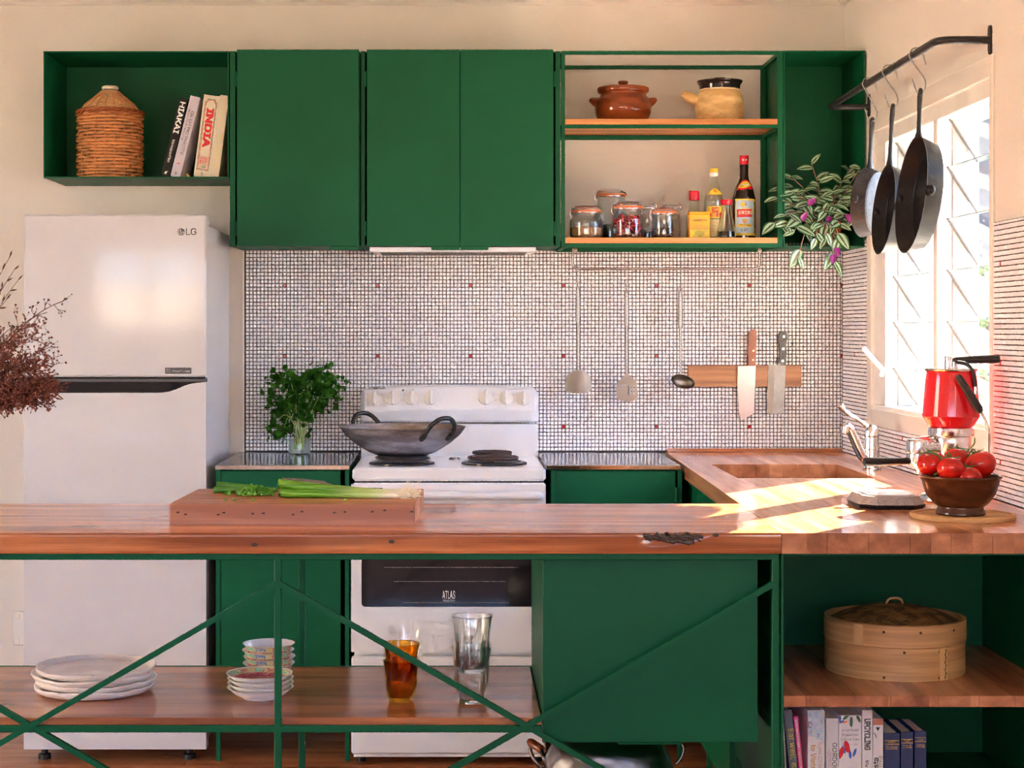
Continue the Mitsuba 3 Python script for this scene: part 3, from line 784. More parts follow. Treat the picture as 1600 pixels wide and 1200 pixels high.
def bark_depth(x, z):
    "hollow in the live edge near photo x 1020 to 1090"
    t = (x - px_(1058)) / 0.055
    top = (z - (TOP - TH)) / TH
    n = meshkit.fbm(np.stack([x * 60, z * 90 + 0 * x, 0 * x], -1), 3, 4)
    return 0.009 * np.exp(-np.abs(t) ** 3) * np.clip((top - 0.36 - 0.2 * t) * 1.7, 0, 1) ** 2 * (0.45 + n)


V, Fc = [], []
zr = np.linspace(TOP - TH, TOP, nzs)
ring = []
for z in zr: ring.append(('f', z))
for y in np.linspace(0, 1, nys)[1:]: ring.append(('t', y))
ring.append(('b', 1)); 
for x in xv:
    for kd, q in ring:
        e = 0.004 * (meshkit.fbm(np.array([[x * 5, 0.3, 0.0]]), 3, 9)[0] - 0.5)
        if kd == 'f':
            top = (q - (TOP - TH)) / TH
            dd = bark_depth(np.array([x]), np.array([q]))[0]
            rnd = 0.0016 * max(0, abs(top - 0.5) - 0.40) * 10
            V.append([x, YP + e + rnd + dd, q])
        elif kd == 't':
            yf = YP + e + bark_depth(np.array([x]), np.array([TOP]))[0] + 0.0016
            V.append([x, yf + (YPB - yf) * q, TOP])
        else: V.append([x, YPB, TOP - TH])
nr = len(ring)
for i in range(nxs - 1):
    for j in range(nr):
        a, b, c, d = i * nr + j, (i + 1) * nr + j, (i + 1) * nr + (j + 1) % nr, i * nr + (j + 1) % nr
        Fc += [[a, b, c], [a, c, d]]
for i0, rev in ((0, 0), ((nxs - 1) * nr, 1)):
    for j in range(1, nr - 1): Fc.append([i0, i0 + j, i0 + j + 1][::(-1 if rev else 1)])
V = np.array(V)
# the joint to the sink bench runs slightly aslant
k = np.clip((V[:, 0] - 0.4) / (XJ0 - 0.4), 0, 1) * (V[:, 1] - YP) / (YPB - YP)
V[:, 0] += k * (XJ1 - XJ0 - 0.0024)
add(sl, 'slab', mk(V, Fc), 'm_slab', 50)
# dark bark left in the hollow
r = np.random.default_rng(5)
bk = []
for i in range(70):
    p = 1012 + 84 * r.random(); x = px_(p)
    z = TOP - 0.0050 - 0.014 * r.random() * np.interp(p, [1006, 1050, 1075, 1094], [0.35, 0.9, 1.15, 0.7])
    dd = bark_depth(np.array([x]), np.array([z]))[0]
    c = mv(box(-0.5, 0.5, -0.5, 0.5, -0.5, 0.5, 0.2), (x, YP + 0.0012 + dd * 0.5, z), rx=r.uniform(-30, 30), ry=r.uniform(-5, 40), sc=(0.010 + 0.016 * r.random(), 0.006 + dd * 0.6, 0.003 + 0.004 * r.random()))
    bk.append(c)
mat('m_bark', mottle_fn((0.034, 0.018, 0.011), 0.5, 60.0, 0.3), 0.45)
mat('m_knot', (0.03, 0.016, 0.010), 0.5)
add(sl, 'bark', bk, 'm_bark', label='dark bark left in a hollow of the live edge', kind='stuff')
for p, q in ((1118, 836), (398, 851), (612, 846)):
    add(sl, 'knot', mv(lathe([(0, 0.0005), (1, 0.0)][::-1], 14), (px_(p), YP - 0.0018, pz_(q)), rx=90, sc=(0.0065, 0.0035, 1)), 'm_knot')

fr = thing('bench_frame', 'green square-tube steel frame with crossed braces carrying the peninsula top', 'frame')
t = 0.0145
yq = YP + 0.012
xL, xM, xR2 = px_(433) - 1.005, px_(433), px_(1213.5)
zt1 = TOP - TH - 0.0006
zr1, zr0 = pz_(1136.5), pz_(1147)
SH, shz0 = 0.5215, 0.5006
SHELF_Y1 = 4.215 - CAM_D
add(fr, 'top_rail', box(xL, px_(1219), yq, yq + t, zt1 - t + 0.001, zt1, 0.0015), 'm_green')
add(fr, 'top_rail', box(xL, px_(1219), SHELF_Y1 - t, SHELF_Y1, zt1 - t + 0.001, zt1, 0.0015), 'm_green')
add(fr, 'lower_rail', box(xL, X(848, DP), yq + 0.0004, yq + t - 0.0004, zr0, zr1, 0.0015), 'm_green')
add(fr, 'lower_rail', box(xL, px_(1213), SHELF_Y1 - t, SHELF_Y1 - 0.0004, zr0, 0.5215, 0.0015), 'm_green')
for xx in (xL, xM, xR2):
    add(fr, 'post', box(xx - t / 2, xx + t / 2, yq, yq + t, 0, zt1, 0.0015), 'm_green')
    add(fr, 'post', box(xx - t / 2, xx + t / 2, SHELF_Y1 - t, SHELF_Y1, 0, zt1, 0.0015), 'm_green')
zbr0, zbr1 = pz_(912), pz_(1362)
for a, b in ((xM, xR2), (xL, xM)):
    for z0, z1 in ((zbr0, zbr1), (zbr1, zbr0)):
        add(fr, 'brace', bar([a, yq + 0.004 + (0.002 if z0 > z1 else 0), z0], [b, yq + 0.004 + (0.002 if z0 > z1 else 0), z1], 0.0125, 0.011), 'm_green')
for xx in (xM, xR2, xL): add(fr, 'cross_rail', box(xx - t / 2 + 0.0004, xx + t / 2 - 0.0004, yq + t, SHELF_Y1 - t, zr0, shz0 - 0.0002, 0.0015), 'm_green')
solo('peninsula_shelf', box(xL, px_(848) - 0.001, yq + t + 0.0005, SHELF_Y1 - t - 0.0005, shz0, SH, 0.0015), 'm_shelf_wood', 'long timber shelf under the peninsula carrying plates, bowls and tumblers', 'shelf')
LOW = 0.235
solo('low_shelf', box(xM + 0.01, xR2 - 0.01, YP + 0.03, SHELF_Y1 - 0.016, LOW - 0.02, LOW, 0.0015), 'm_shelf_wood', 'low timber shelf under the green drawer box carrying the metal pans', 'shelf')
add(fr, 'low_rail', box(xM + t / 2, xR2 - t / 2, yq + 0.001, yq + t - 0.001, LOW - 0.033, LOW - 0.0205, 0.001), 'm_green')
add(fr, 'low_rail', box(xM + t / 2, xR2 - t / 2, SHELF_Y1 - t, SHELF_Y1 - 0.001, LOW - 0.033, LOW - 0.0205, 0.001), 'm_green')
DD = 3.665
db = thing('drawer_box', 'large green steel drawer box hung under the right of the peninsula', 'drawer box')
dx0, dx1, dz0 = X(848, DD), X(1184, DD), Z(1160, DD)
dz1 = zt1 - t - 0.002
add(db, 'front_panel', box(dx0, dx1, DD - CAM_D, DD - CAM_D + 0.003, dz0, dz1, 0.001), 'm_green')
add(db, 'shell', [box(dx0, dx0 + 0.003, DD - CAM_D + 0.003, SHELF_Y1 - 0.02, dz0, dz1), box(dx1 - 0.003, dx1, DD - CAM_D + 0.003, SHELF_Y1 - 0.02, dz0, dz1), box(dx0, dx1, DD - CAM_D + 0.003, SHELF_Y1 - 0.02, dz1 - 0.003, dz1), box(dx0, dx1, DD - CAM_D + 0.003, SHELF_Y1 - 0.02, dz0, dz0 + 0.003)], 'm_green')
add(db, 'pull_tab', box(X(965, DD), X(1066, DD), DD - CAM_D - 0.010, DD - CAM_D + 0.0, dz0 - 0.002, dz0, 0.0005), 'm_green')
for xx in (dx0 + 0.01, dx1 - 0.03): add(db, 'hanger', box(xx, xx + 0.02, DD - CAM_D + 0.05, SHELF_Y1 - 0.05, dz1, zt1), 'm_green')
# end cabinet at the right with a wooden shelf
ec = thing('end_cabinet', 'open green steel end cabinet with a wooden shelf, under the sink bench', 'cabinet')
ex0, ex1, ez0 = px_(1222.5), 1.246, 0.31
ey0, ey1 = YP + 0.012, 4.233 - CAM_D
add(ec, 'side_panel', box(ex0, ex0 + 0.005, ey0, ey1, ez0, zt1, 0.0008), 'm_green')
add(ec, 'side_panel', box(ex1, ex1 + 0.004, ey0, ey1, ez0, zt1), 'm_green')
add(ec, 'back_panel', box(ex0 + 0.005, ex1, ey1 - 0.004, ey1, ez0, zt1), 'm_green')
add(ec, 'top_panel', box(ex0 + 0.005, ex1, ey0, ey1 - 0.004, zt1 - 0.004, zt1), 'm_green')
add(ec, 'bottom_panel', box(ex0 + 0.005, ex1, ey0, ey1 - 0.004, ez0, ez0 + 0.004), 'm_green')
ESH = 0.568
esx = [ex0 + 0.0055, X(1266, DP + .02), X(1340, DP), X(1395, DP), X(1470, DP), X(1533, DP), X(1590, DP), ex1 - 0.0005]
for a, b in zip(esx[:-1], esx[1:]): add(ec, 'shelf_stave', box(a + 0.0002, b - 0.0002, ey0 + 0.004, ey1 - 0.005, ESH - 0.0225, ESH, 0.0006), 'm_stave')
for xx in (ex0, ex1 - 0.012):
    for yy in (ey0, ey1 - 0.016): add(ec, 'leg', box(xx, xx + 0.014, yy, yy + 0.014, 0, ez0), 'm_green')
# outlet on the back wall, left of the fridge
o = thing('power_outlet', 'cream double power outlet on the wall left of the fridge', 'outlet')
oc = W(33, 981, CAM_D)
add(o, 'plate', box(oc[0] - 0.026, oc[0] + 0.05, -0.011, 0, oc[2] - 0.058, oc[2] + 0.058, 0.004), 'm_knob', 40)
for dz in (-0.042, 0.042): add(o, 'switch', box(oc[0] - 0.018, oc[0] - 0.002, -0.014, -0.010, oc[2] + dz - 0.009, oc[2] + dz + 0.009, 0.003), 'm_trim', 40)
# ------------------------------------------------------------------ things in the wall boxes and on the rack
def turn(m, ang, axis, point=(0, 0, 0)):
    m = m.copy(); m.apply_transform(trimesh.transformations.rotation_matrix(math.radians(ang), axis, point)); return m


mat('m_wicker', mottle_fn((0.50, 0.205, 0.066), 0.45, 34.0, 0.25), 0.55)
mat('m_wicker_pale', mottle_fn((0.50, 0.27, 0.11), 0.30, 40.0, 0.2), 0.6)
mat('m_wicker_red', mottle_fn((0.33, 0.085, 0.025), 0.35, 40.0, 0.2), 0.5)
mat('m_cream', (0.68, 0.60, 0.44), 0.3)
mat('m_paper', mottle_fn((0.62, 0.57, 0.49), 0.05, 3.0, 0.10), 0.8)

wd = 5.87
wc = np.array([X(172, wd), wd - CAM_D, BOX_Z + 0.0045])
wk = thing('wicker_bottle', 'wicker-covered demijohn bottle with a pale glass lip, in the open wall box', 'bottle')
R0, HB = 0.100, 0.216
th = np.linspace(0, 2 * np.pi, 121)[:-1]
r = np.random.default_rng(11)
rows = []
for i in range(20):
    z = 0.006 + i * (HB - 0.012) / 19
    a = th + r.random() * 0.05
    rr = R0 + 0.0058 * np.cos(10 * th + np.pi * i) + r.normal(0, 0.0006, len(th))
    zz = z + 0.0010 * np.sin(3 * th + i) + r.normal(0, 0.0004, len(th))
    rows.append(tube(np.stack([rr * np.cos(a), rr * np.sin(a), zz], 1), r.uniform(0.0046, 0.0058), 6, closed=True))
add(wk, 'weave', [mv(cat(rows), wc)], 'm_wicker', 50, kind='stuff')
for k in range(20):
    a = k * 2 * np.pi / 20 + 0.02
    add(wk, 'stake', mv(tube([[R0 * np.cos(a) * q, R0 * np.sin(a) * q, z] for z, q in ((0, 1.0), (0.1, 1.01), (HB, 1.0), (HB + 0.03, 0.82), (HB + 0.055, 0.52), (HB + 0.07, 0.30))], 0.0024, 6), wc), 'm_wicker', 50)
br = [tube(np.stack([(R0 + 0.005 + 0.005 * np.cos(9 * th + p)) * np.cos(th), (R0 + 0.005 + 0.005 * np.cos(9 * th + p)) * np.sin(th), HB + 0.003 + 0.006 * np.sin(9 * th + p)], 1), 0.0042, 6, closed=True) for p in (0, 2.1, 4.2)]
add(wk, 'braid', mv(cat(br), wc), 'm_wicker_red', 50)
rows = []
for i in range(17):
    k = i / 16
    rad = float(np.interp(k, [0, 0.35, 0.7, 1], [R0 * 0.96, R0 * 0.78, R0 * 0.50, 0.028]))
    rr = rad + 0.0020 * np.cos(12 * th + np.pi * i)
    rows.append(tube(np.stack([rr * np.cos(th), rr * np.sin(th), np.full_like(th, HB + 0.008 + 0.066 * k)], 1), 0.0026, 6, closed=True))
add(wk, 'shoulder_weave', mv(cat(rows), wc), 'm_wicker_pale', 50, kind='stuff')
add(wk, 'glass_bottle', mv(lathe([(0, 0.002), (R0 - 0.008, 0.002), (R0 - 0.007, HB), (R0 * 0.74, HB + 0.026), (R0 * 0.46, HB + 0.052), (0.022, HB + 0.072), (0.021, HB + 0.084), (0, HB + 0.084)], 32), wc), 'm_dark_grey', 40)
add(wk, 'bottle_lip', mv(lathe(smooth_prof([(0.018, HB + 0.080), (0.024, HB + 0.080), (0.0275, HB + 0.086), (0.024, HB + 0.092), (0.017, HB + 0.091), (0.014, HB + 0.086)]), 28), wc), 'm_cream', 60)


def book(label, group, w, h, dep, cover, at, lean=0.0, arts=(), hollow=0.0, pages='m_paper', cat_='book'):
    "spine faces -y; at = (x, y, z) of the bottom corner it leans on; lean > 0: top goes to +x"
    b = thing('book', label, cat_, group)
    ox = -w if lean >= 0 else 0.0
    def place(m):
        m = m.copy(); m.apply_translation((ox, 0, 0))
        m = turn(m, lean, [0, 1, 0]); m.apply_translation(at); return m
    bt = 0.0022
    cov = [box(0, w, 0, bt, 0, h, 0.0006), box(0, bt, bt, dep, 0, h, 0.0005), box(w - bt, w, bt, dep, 0, h, 0.0005)]
    add(b, 'cover', place(cat(cov)), cover)
    add(b, 'pages', place(box(bt + 0.0001, w - bt - 0.0001, bt + 0.001, dep - 0.004, 0.003, h - 0.003)), pages)
    for nm, m, mm in arts: add(b, nm, place(m), mm)
    return b


def down(text, cap, x, z, **k):
    "lettering running down a spine, baseline towards -x side"
    return front(lettering(text, cap, **k), x, -0.0001, z, rot=-90)


mat('m_book_black', (0.010, 0.009, 0.010), 0.5, specular=0.2)
mat('m_book_lilac', (0.50, 0.47, 0.56), 0.5)
mat('m_book_cream', (0.66, 0.58, 0.45), 0.55)
mat('m_book_white', (0.72, 0.71, 0.72), 0.45)
mat('m_book_slate', (0.10, 0.115, 0.15), 0.5)
mat('m_book_pink', (0.66, 0.03, 0.19), 0.45)
mat('m_book_blue', (0.012, 0.030, 0.115), 0.4)
mat('m_red', (0.55, 0.012, 0.022), 0.4)
mat('m_leaf_green_print', (0.03, 0.13, 0.05), 0.5)
mat('m_yellow', (0.72, 0.50, 0.04), 0.4)
mat('m_gold', (0.55, 0.33, 0.10), 0.4)
mat('m_ink', (0.03, 0.03, 0.04), 0.5)
mat('m_blue_print', (0.03, 0.10, 0.42), 0.5)
mat('m_orange', (0.80, 0.22, 0.02), 0.4)
mat('m_copper', (0.52, 0.20, 0.12), 0.4)
mat('m_mauve', (0.40, 0.25, 0.36), 0.5)
G1 = 'cookbooks in the open wall box'
bd_, by_ = 5.78, 5.78 - CAM_D
xb = lambda p: X(p, bd_)
fl = BOX_Z + 0.0042
k = 5.78 / 2800
w, h = 0.0275, 0.262
arts = [('title', down('HIAKAI', 0.0165, 0.0062, h - 0.010, bold=2, squeeze=0.95, width=0.104), 'm_white_print'), ('author', down('Monique Fiso', 0.0085, 0.0095, h - 0.138, slant=0.15), 'm_white_print'), ('bird_mark', front(prism(Polygon([(0, 0), (0.004, 0.009), (0.012, 0.012), (0.006, 0.004), (0.010, 0.0), (0.004, 0.002)]), 0.0004), 0.008, -0.0001, 0.010), 'm_white_print')]
book('black cookbook with white title HIAKAI, leaning at the left of the upper row', None, w, h, 0.205, 'm_book_black', (xb(264), by_, fl), 13.5, arts)
w, h = 0.032, 0.268
arts = [('title', down('ON EATING INSECTS', 0.0092, 0.0150, h - 0.048, squeeze=1.0, width=0.143), 'm_ink'), ('subtitle', down('ESSAYS, STORIES AND RECIPES', 0.0042, 0.0065, h - 0.042, width=0.108), 'm_ink'),
        ('feather_mark', front(prism(Polygon([(-0.008, 0), (0, -0.0022), (0.009, 0.001), (0, 0.0016)]), 0.0004), 0.016, -0.0001, 0.045), 'm_red'), ('publisher_mark', front(prism(shapely.Point(0, 0).buffer(0.0036).difference(shapely.Point(0, 0).buffer(0.0026)).union(sbox(-0.0006, -0.006, 0.0006, 0.006)), 0.0004), 0.015, -0.0001, 0.012), 'm_ink')]
lilac = book('pale lilac book titled ON EATING INSECTS, leaning beside the black cookbook', None, w, h, 0.185, 'm_book_lilac', (xb(281), by_, fl), 14.2, arts)
add(lilac, 'bookmark', [box(xb(292.5), xb(296), by_ + 0.004, by_ + 0.006, fl + 0.0002, fl + 0.010), box(xb(291), xb(294), by_ + 0.003, by_ + 0.0038, fl + 0.009, fl + 0.015)], 'm_yellow')
w, h = 0.0525, 0.266
fo = Polygon([(0.006, 0.022), (0.0465, 0.022), (0.0465, h - 0.020), (0.0405, h - 0.020), (0.0405, h - 0.012), (0.012, h - 0.012), (0.012, h - 0.020), (0.006, h - 0.020)])
arts = [('border', front(prism(fo.buffer(-0.0003).difference(fo.buffer(-0.0019)), 0.0003), 0, -0.0001, 0), 'm_leaf_green_print'),
        ('inner_border', front(prism(fo.buffer(-0.0035).difference(fo.buffer(-0.0052)).union(sbox(0.0100, 0.043, 0.0425, 0.0446)).union(sbox(0.0100, 0.066, 0.0425, 0.0676)), 0.0003), 0, -0.0001, 0), 'm_red'),
        ('title', down('INDIA', 0.0200, 0.0165, h - 0.040, bold=5, squeeze=0.9, width=0.128), 'm_red'),
        ('subtitle', cat([front(lettering('COOK', 0.0072, 0.0003, 3, centre=True, width=0.025), 0.0262, -0.0001, 0.0560), front(lettering('BOOK', 0.0072, 0.0003, 3, centre=True, width=0.025), 0.0262, -0.0001, 0.0472)]), 'm_red'),
        ('weight', front(lettering('1.5KG', 0.0088, 0.0003, 1, centre=True, width=0.021), 0.0262, -0.0001, 0.0300), 'm_leaf_green_print'),
        ('publisher_mark', front(prism(shapely.Point(0, 0).buffer(0.0036).difference(shapely.Point(0, 0).buffer(0.0026)).union(sbox(-0.0006, -0.006, 0.0006, 0.006)), 0.0004), 0.026, -0.0001, 0.011), 'm_ink')]
book('thick cream cookbook with red title INDIA in a red and green border', None, w, h, 0.200, 'm_book_cream', (xb(327.5), by_, fl), 7.4, arts)
w, h = 0.0285, 0.268
arts = [('title', down('PLENTY', 0.0155, 0.0085, h - 0.128, squeeze=0.85, width=0.104), 'm_gold_pale'), ('author', down('YOTAM OTTOLENGHI', 0.0052, 0.0135, h - 0.012, width=0.088), 'm_gold_pale')]
mat('m_gold_pale', (0.74, 0.60, 0.16), 0.4)
book('cream cookbook with pale yellow title PLENTY, against the box side', None, w, h, 0.200, 'm_book_cream', (xb(341.5), by_, fl), 7.4, arts)

# glazed bean pot and clay pot on the upper rack shelf
S1z, S2z = S1 + 0.0003, S2 + 0.0003


def glaze_fn(a, b, seed, specks=0.12):
    def fn(p, n, uv):
        k_ = fbm(p.x * 22 + seed, p.y * 22, p.z * 50, 3)
        s_ = smoothstep(0.70, 0.78, noise(p.x * 260, p.y * 260, p.z * 260 + seed))
        return mix(a, b, smoothstep(0.3, 0.7, k_)) * (1 - specks * s_)
    return proc(fn)


mat('m_glaze_brown', glaze_fn((0.17, 0.030, 0.009), (0.27, 0.060, 0.017), 1.0), 0.08, specular=0.6)
mat('m_clay', glaze_fn((0.60, 0.37, 0.13), (0.76, 0.53, 0.25), 4.0), 0.6)
mat('m_glaze_black', (0.012, 0.009, 0.009), 0.06, specular=0.6)
mat('m_clay_rim', (0.72, 0.55, 0.36), 0.6)
d = 5.88
c = np.array([X(973.5, d), d - CAM_D, S1z])
bp = thing('bean_pot', 'round glazed brown lidded bean pot with two lug handles, left on the upper rack shelf', 'pot')
body = smooth_prof([(0, 0), (0.070, 0), (0.076, 0.006), (0.088, 0.028), (0.0925, 0.050), (0.088, 0.074), (0.079, 0.090), (0.0765, 0.098), (0.078, 0.102), (0, 0.102)][1:-1])
add(bp, 'body', mv(lathe(np.vstack([[0, 0], body, [0, 0.102]]), 56), c), 'm_glaze_brown', 45)
ld = add(bp, 'lid', mv(lathe(np.vstack([[0, 0.1022], smooth_prof([(0.078, 0.1022), (0.0835, 0.105), (0.084, 0.117), (0.080, 0.120), (0.074, 0.117), (0.050, 0.123), (0.016, 0.127)]), [0, 0.1275]]), 56), c), 'm_glaze_brown', 45)
add(ld, 'knob', mv(lathe(np.vstack([[0, 0.126], smooth_prof([(0.010, 0.126), (0.011, 0.130), (0.0165, 0.136), (0.0155, 0.141), (0.006, 0.1435)]), [0, 0.1437]]), 24), c), 'm_glaze_brown', 45)
for sgn in (-1, 1):
    hm = tube(smooth_prof([(sgn * 0.078, 0, 0.070), (sgn * 0.092, 0, 0.074), (sgn * 0.102, 0, 0.079), (sgn * 0.108, 0, 0.084)], 5), np.linspace(0.019, 0.006, 16), 10)
    hm.vertices[:, 1] *= 1.7
    add(bp, 'lug_handle', mv(hm, c), 'm_glaze_brown', 50)
c = np.array([X(1124.5, d), d - CAM_D, S1z])
cp_ = thing('clay_pot', 'speckled tan clay pot with black lid and stub handle, on the upper rack shelf', 'pot')
add(cp_, 'body', mv(lathe(np.vstack([[0, 0], smooth_prof([(0.064, 0), (0.070, 0.008), (0.0785, 0.035), (0.080, 0.058), (0.075, 0.088), (0.066, 0.106), (0.062, 0.110)]), [0, 0.110]]), 56), c), 'm_clay', 45)
add(cp_, 'rim', mv(lathe([(0.061, 0.1085), (0.066, 0.110), (0.0655, 0.114), (0.061, 0.114)], 48), c), 'm_clay_rim', 40)
cl = add(cp_, 'lid', mv(lathe(np.vstack([[0, 0.1142], smooth_prof([(0.0655, 0.1142), (0.0665, 0.122), (0.068, 0.130), (0.074, 0.139), (0.0735, 0.142), (0.068, 0.142), (0.045, 0.145), (0.020, 0.147)]), [0, 0.147]]), 56), c), 'm_glaze_black', 45)
add(cl, 'knob', mv(lathe([(0, 0.1465), (0.020, 0.1468), (0.021, 0.150), (0.017, 0.1525), (0, 0.153)], 24), c), 'm_glaze_black', 45)
add(cp_, 'stub_handle', mv(tube(smooth_prof([(-0.066, 0, 0.070), (-0.082, -0.004, 0.079), (-0.096, -0.008, 0.086), (-0.106, -0.010, 0.090), (-0.118, -0.012, 0.098), (-0.122, -0.013, 0.101)], 5), np.interp(np.linspace(0, 1, 26), [0, 0.3, 0.6, 0.8, 1], [0.016, 0.0175, 0.0165, 0.011, 0.0125]), 16), c), 'm_clay', 50)

# clip-top jars
scene['m_jar_glass'] = {'type': 'dielectric', 'int_ior': 1.5, 'ext_ior': 1.0, 'specular_transmittance': rgb((0.985, 0.99, 0.985))}
mat('m_seal', (0.74, 0.13, 0.02), 0.4)
mat('m_seed', mottle_fn((0.30, 0.17, 0.08), 0.3, 90.0, 0.6), 0.7)
mat('m_dark_beans', mottle_fn((0.020, 0.016, 0.016), 0.5, 90.0, 0.6), 0.35)
mat('m_clove', mottle_fn((0.075, 0.030, 0.022), 0.5, 90.0, 0.5), 0.6)
mat('m_chilli', mottle_fn((0.30, 0.014, 0.024), 0.5, 60.0, 0.2), 0.22)


def jar(label, px, dd, py_top, rb, rn, seal=True, content=None, square=0.0, group=None):
    j = thing('clip_jar', label, 'jar', group)
    H = (S2 - Z(py_top, dd)) * -1
    c = np.array([X(px, dd), dd - CAM_D, S2z])
    hs = H - 0.020
    pr = [(0, 0.001), (rb * 0.86, 0.001), (rb * 0.97, 0.004), (rb, 0.012), (rb, hs * 0.60), (rb * 0.985, hs * 0.70), (rn * 1.02, hs * 0.84), (rn, hs * 0.90), (rn * 1.07, hs * 0.95), (rn * 1.07, hs)]
    inn = [(max(a - 0.0028, 0), b_ + (0.0035 if b_ < 0.006 else 0)) for a, b_ in pr[1:]][::-1]
    add(j, 'glass_body', mv(lathe(pr + [(rn * 1.0, hs)] + inn[1:] + [(0, 0.0045)], 44), c), 'm_jar_glass', 50)
    add(j, 'glass_lid', mv(lathe([(0, hs + 0.009), (rn * 0.9, hs + 0.009), (rn * 0.94, hs + 0.005), (rn * 1.06, hs + 0.005), (rn * 1.08, hs + 0.008), (rn * 1.08, hs + 0.013), (rn * 0.95, hs + 0.016), (rn * 0.90, hs + 0.019), (0, hs + 0.0195)], 44), c), 'm_jar_glass', 50)
    if seal: add(j, 'rubber_seal', mv(lathe([(rn * 0.96, hs + 0.0004), (rn * 1.12, hs + 0.0006), (rn * 1.12, hs + 0.0046), (rn * 0.96, hs + 0.0048)], 44), c), 'm_seal', 40)
    wire = []
    for s in (-1, 1):
        wire.append(tube(fillet([(s * rn * 1.10, -0.010, hs - 0.004), (s * (rn * 1.10 + 0.008), -0.008, hs + 0.002), (s * (rn * 1.10 + 0.006), 0.0, hs + 0.013), (s * (rn * 0.9), 0.0, hs + 0.018)], 0.004), 0.0011, 6))
        wire.append(tube([(s * (rn * 1.10 + 0.007), 0.004, hs + 0.010), (s * (rn * 1.10 + 0.010), 0.004, hs - 0.012), (s * (rn * 1.10 + 0.002), 0.002, hs - 0.022)], 0.0011, 6))
    wire.append(tube([((rn * 1.13) * np.cos(a), (rn * 1.13) * np.sin(a), hs - 0.003) for a in np.linspace(0, 2 * np.pi, 37)[:-1]], 0.0010, 6, closed=True))
    wire = [turn(m, 25, [0, 0, 1]) for m in wire]
    add(j, 'wire_clip', mv(cat(wire), c), 'm_chrome', 40)
    if content:
        kind, hh, mm = content
        q = rb * 0.90
        if kind == 'fill':
            n = 16
            prf = [(0, 0.002), (q * 0.9, 0.003), (q, 0.012), (q, hh * 0.92), (q * 0.9, hh), (q * 0.4, hh * 1.04), (0, hh * 1.02)]
            m = lathe(prf, 40)
            m.vertices += (meshkit.noise(m.vertices * 320, 3)[:, None] - 0.5) * 0.0012
            add(j, 'contents', mv(m, c), mm, 30)
        elif kind == 'strips':
            r = np.random.default_rng(17)
            ms = []
            for _ in range(110):
                a, rad, z = r.uniform(0, 2 * np.pi), q * 0.88 * math.sqrt(r.random()), r.uniform(0.008, hh)
                p = np.array([rad * np.cos(a), rad * np.sin(a), z])
                dvec = r.normal(0, 1, 3) * (1, 1, 0.5); dvec *= r.uniform(0.008, 0.018) / np.linalg.norm(dvec)
                pts = np.array([p - dvec, p + (0, 0, 0.003), p + dvec])
                rad2 = np.linalg.norm(pts[:, :2], axis=1); s = np.minimum(1, q * 0.95 / np.maximum(rad2, 1e-6)); pts[:, :2] *= s[:, None]
                pts[:, 2] = np.clip(pts[:, 2], 0.005, hh + 0.004)
                ms.append(tube(smooth_prof(pts, 3), [0.002, 0.0038, 0.0042, 0.0044, 0.004, 0.0034, 0.0015], 5))
            add(j, 'contents', mv(cat(ms), c), mm, 50, kind='stuff')
        elif kind == 'bits':
            r = np.random.default_rng(19)
            ms = []
            for _ in range(240):
                a, rad = r.uniform(0, 2 * np.pi), q * 0.90 * math.sqrt(r.random())
                z = r.uniform(0.005, hh * (1.0 - 0.35 * (rad / q) ** 2 * r.random()))
                ms.append(mv(box(-0.5, 0.5, -0.5, 0.5, -0.5, 0.5, 0.25), (rad * np.cos(a), rad * np.sin(a), z), rz=r.uniform(0, 180), ry=r.uniform(0, 180), sc=(0.009, 0.0035, 0.0035)))
            add(j, 'contents', mv(cat(ms), c), mm, False, kind='stuff')
    return j


GJ = 'clip-top jars on the lower rack shelf'
jar('squat clip-top jar of brown seeds with an orange seal, leftmost on the lower rack shelf', 916, 5.79, 322, 0.0535, 0.043, True, ('fill', 0.036, 'm_seed'), group=GJ)
jar('tall clip-top jar half full of black beans, behind the jar of dried chillies', 954.5, 5.935, 297, 0.0530, 0.0445, True, ('fill', 0.052, 'm_dark_beans'), group=GJ)
jar('clip-top jar packed with dried red chillies, third from the left', 980.5, 5.79, 316, 0.0530, 0.0435, True, ('strips', 0.070, 'm_chilli'), group=GJ)
jar('narrow clear clip-top jar behind and between the chillies and the cloves', 1011.5, 5.94, 315, 0.0290, 0.0265, False, ('bits', 0.030, 'm_clove'), group=GJ)
jar('small clip-top jar of dark cloves with an orange seal, rightmost of the front jars', 1037.5, 5.79, 324, 0.0385, 0.0370, True, ('bits', 0.036, 'm_clove'), group=GJ)
jar('narrow clear empty-looking clip-top jar behind the jar of cloves', 1049.5, 5.94, 316, 0.0300, 0.0265, False, None, group=GJ)

# bottles and the tea tin
CJK = 'Noto Sans CJK Regular.woff2'
scene['m_bottle_clear'] = {'type': 'dielectric', 'int_ior': 1.5, 'ext_ior': 1.0, 'specular_transmittance': rgb((0.97, 0.975, 0.94))}
mat('m_bottle_dark', (0.010, 0.005, 0.004), 0.05, specular=0.7)
mat('m_cap_red', (0.62, 0.010, 0.030), 0.3)
mat('m_label_yellow', (0.76, 0.56, 0.05), 0.45)
mat('m_label_pale', (0.70, 0.62, 0.30), 0.5)
mat('m_label_blue', (0.42, 0.56, 0.68), 0.45)
mat('m_soy', (0.012, 0.005, 0.003), 0.1)
mat('m_tin_orange', (0.80, 0.36, 0.02), 0.35)
ZL = S2z


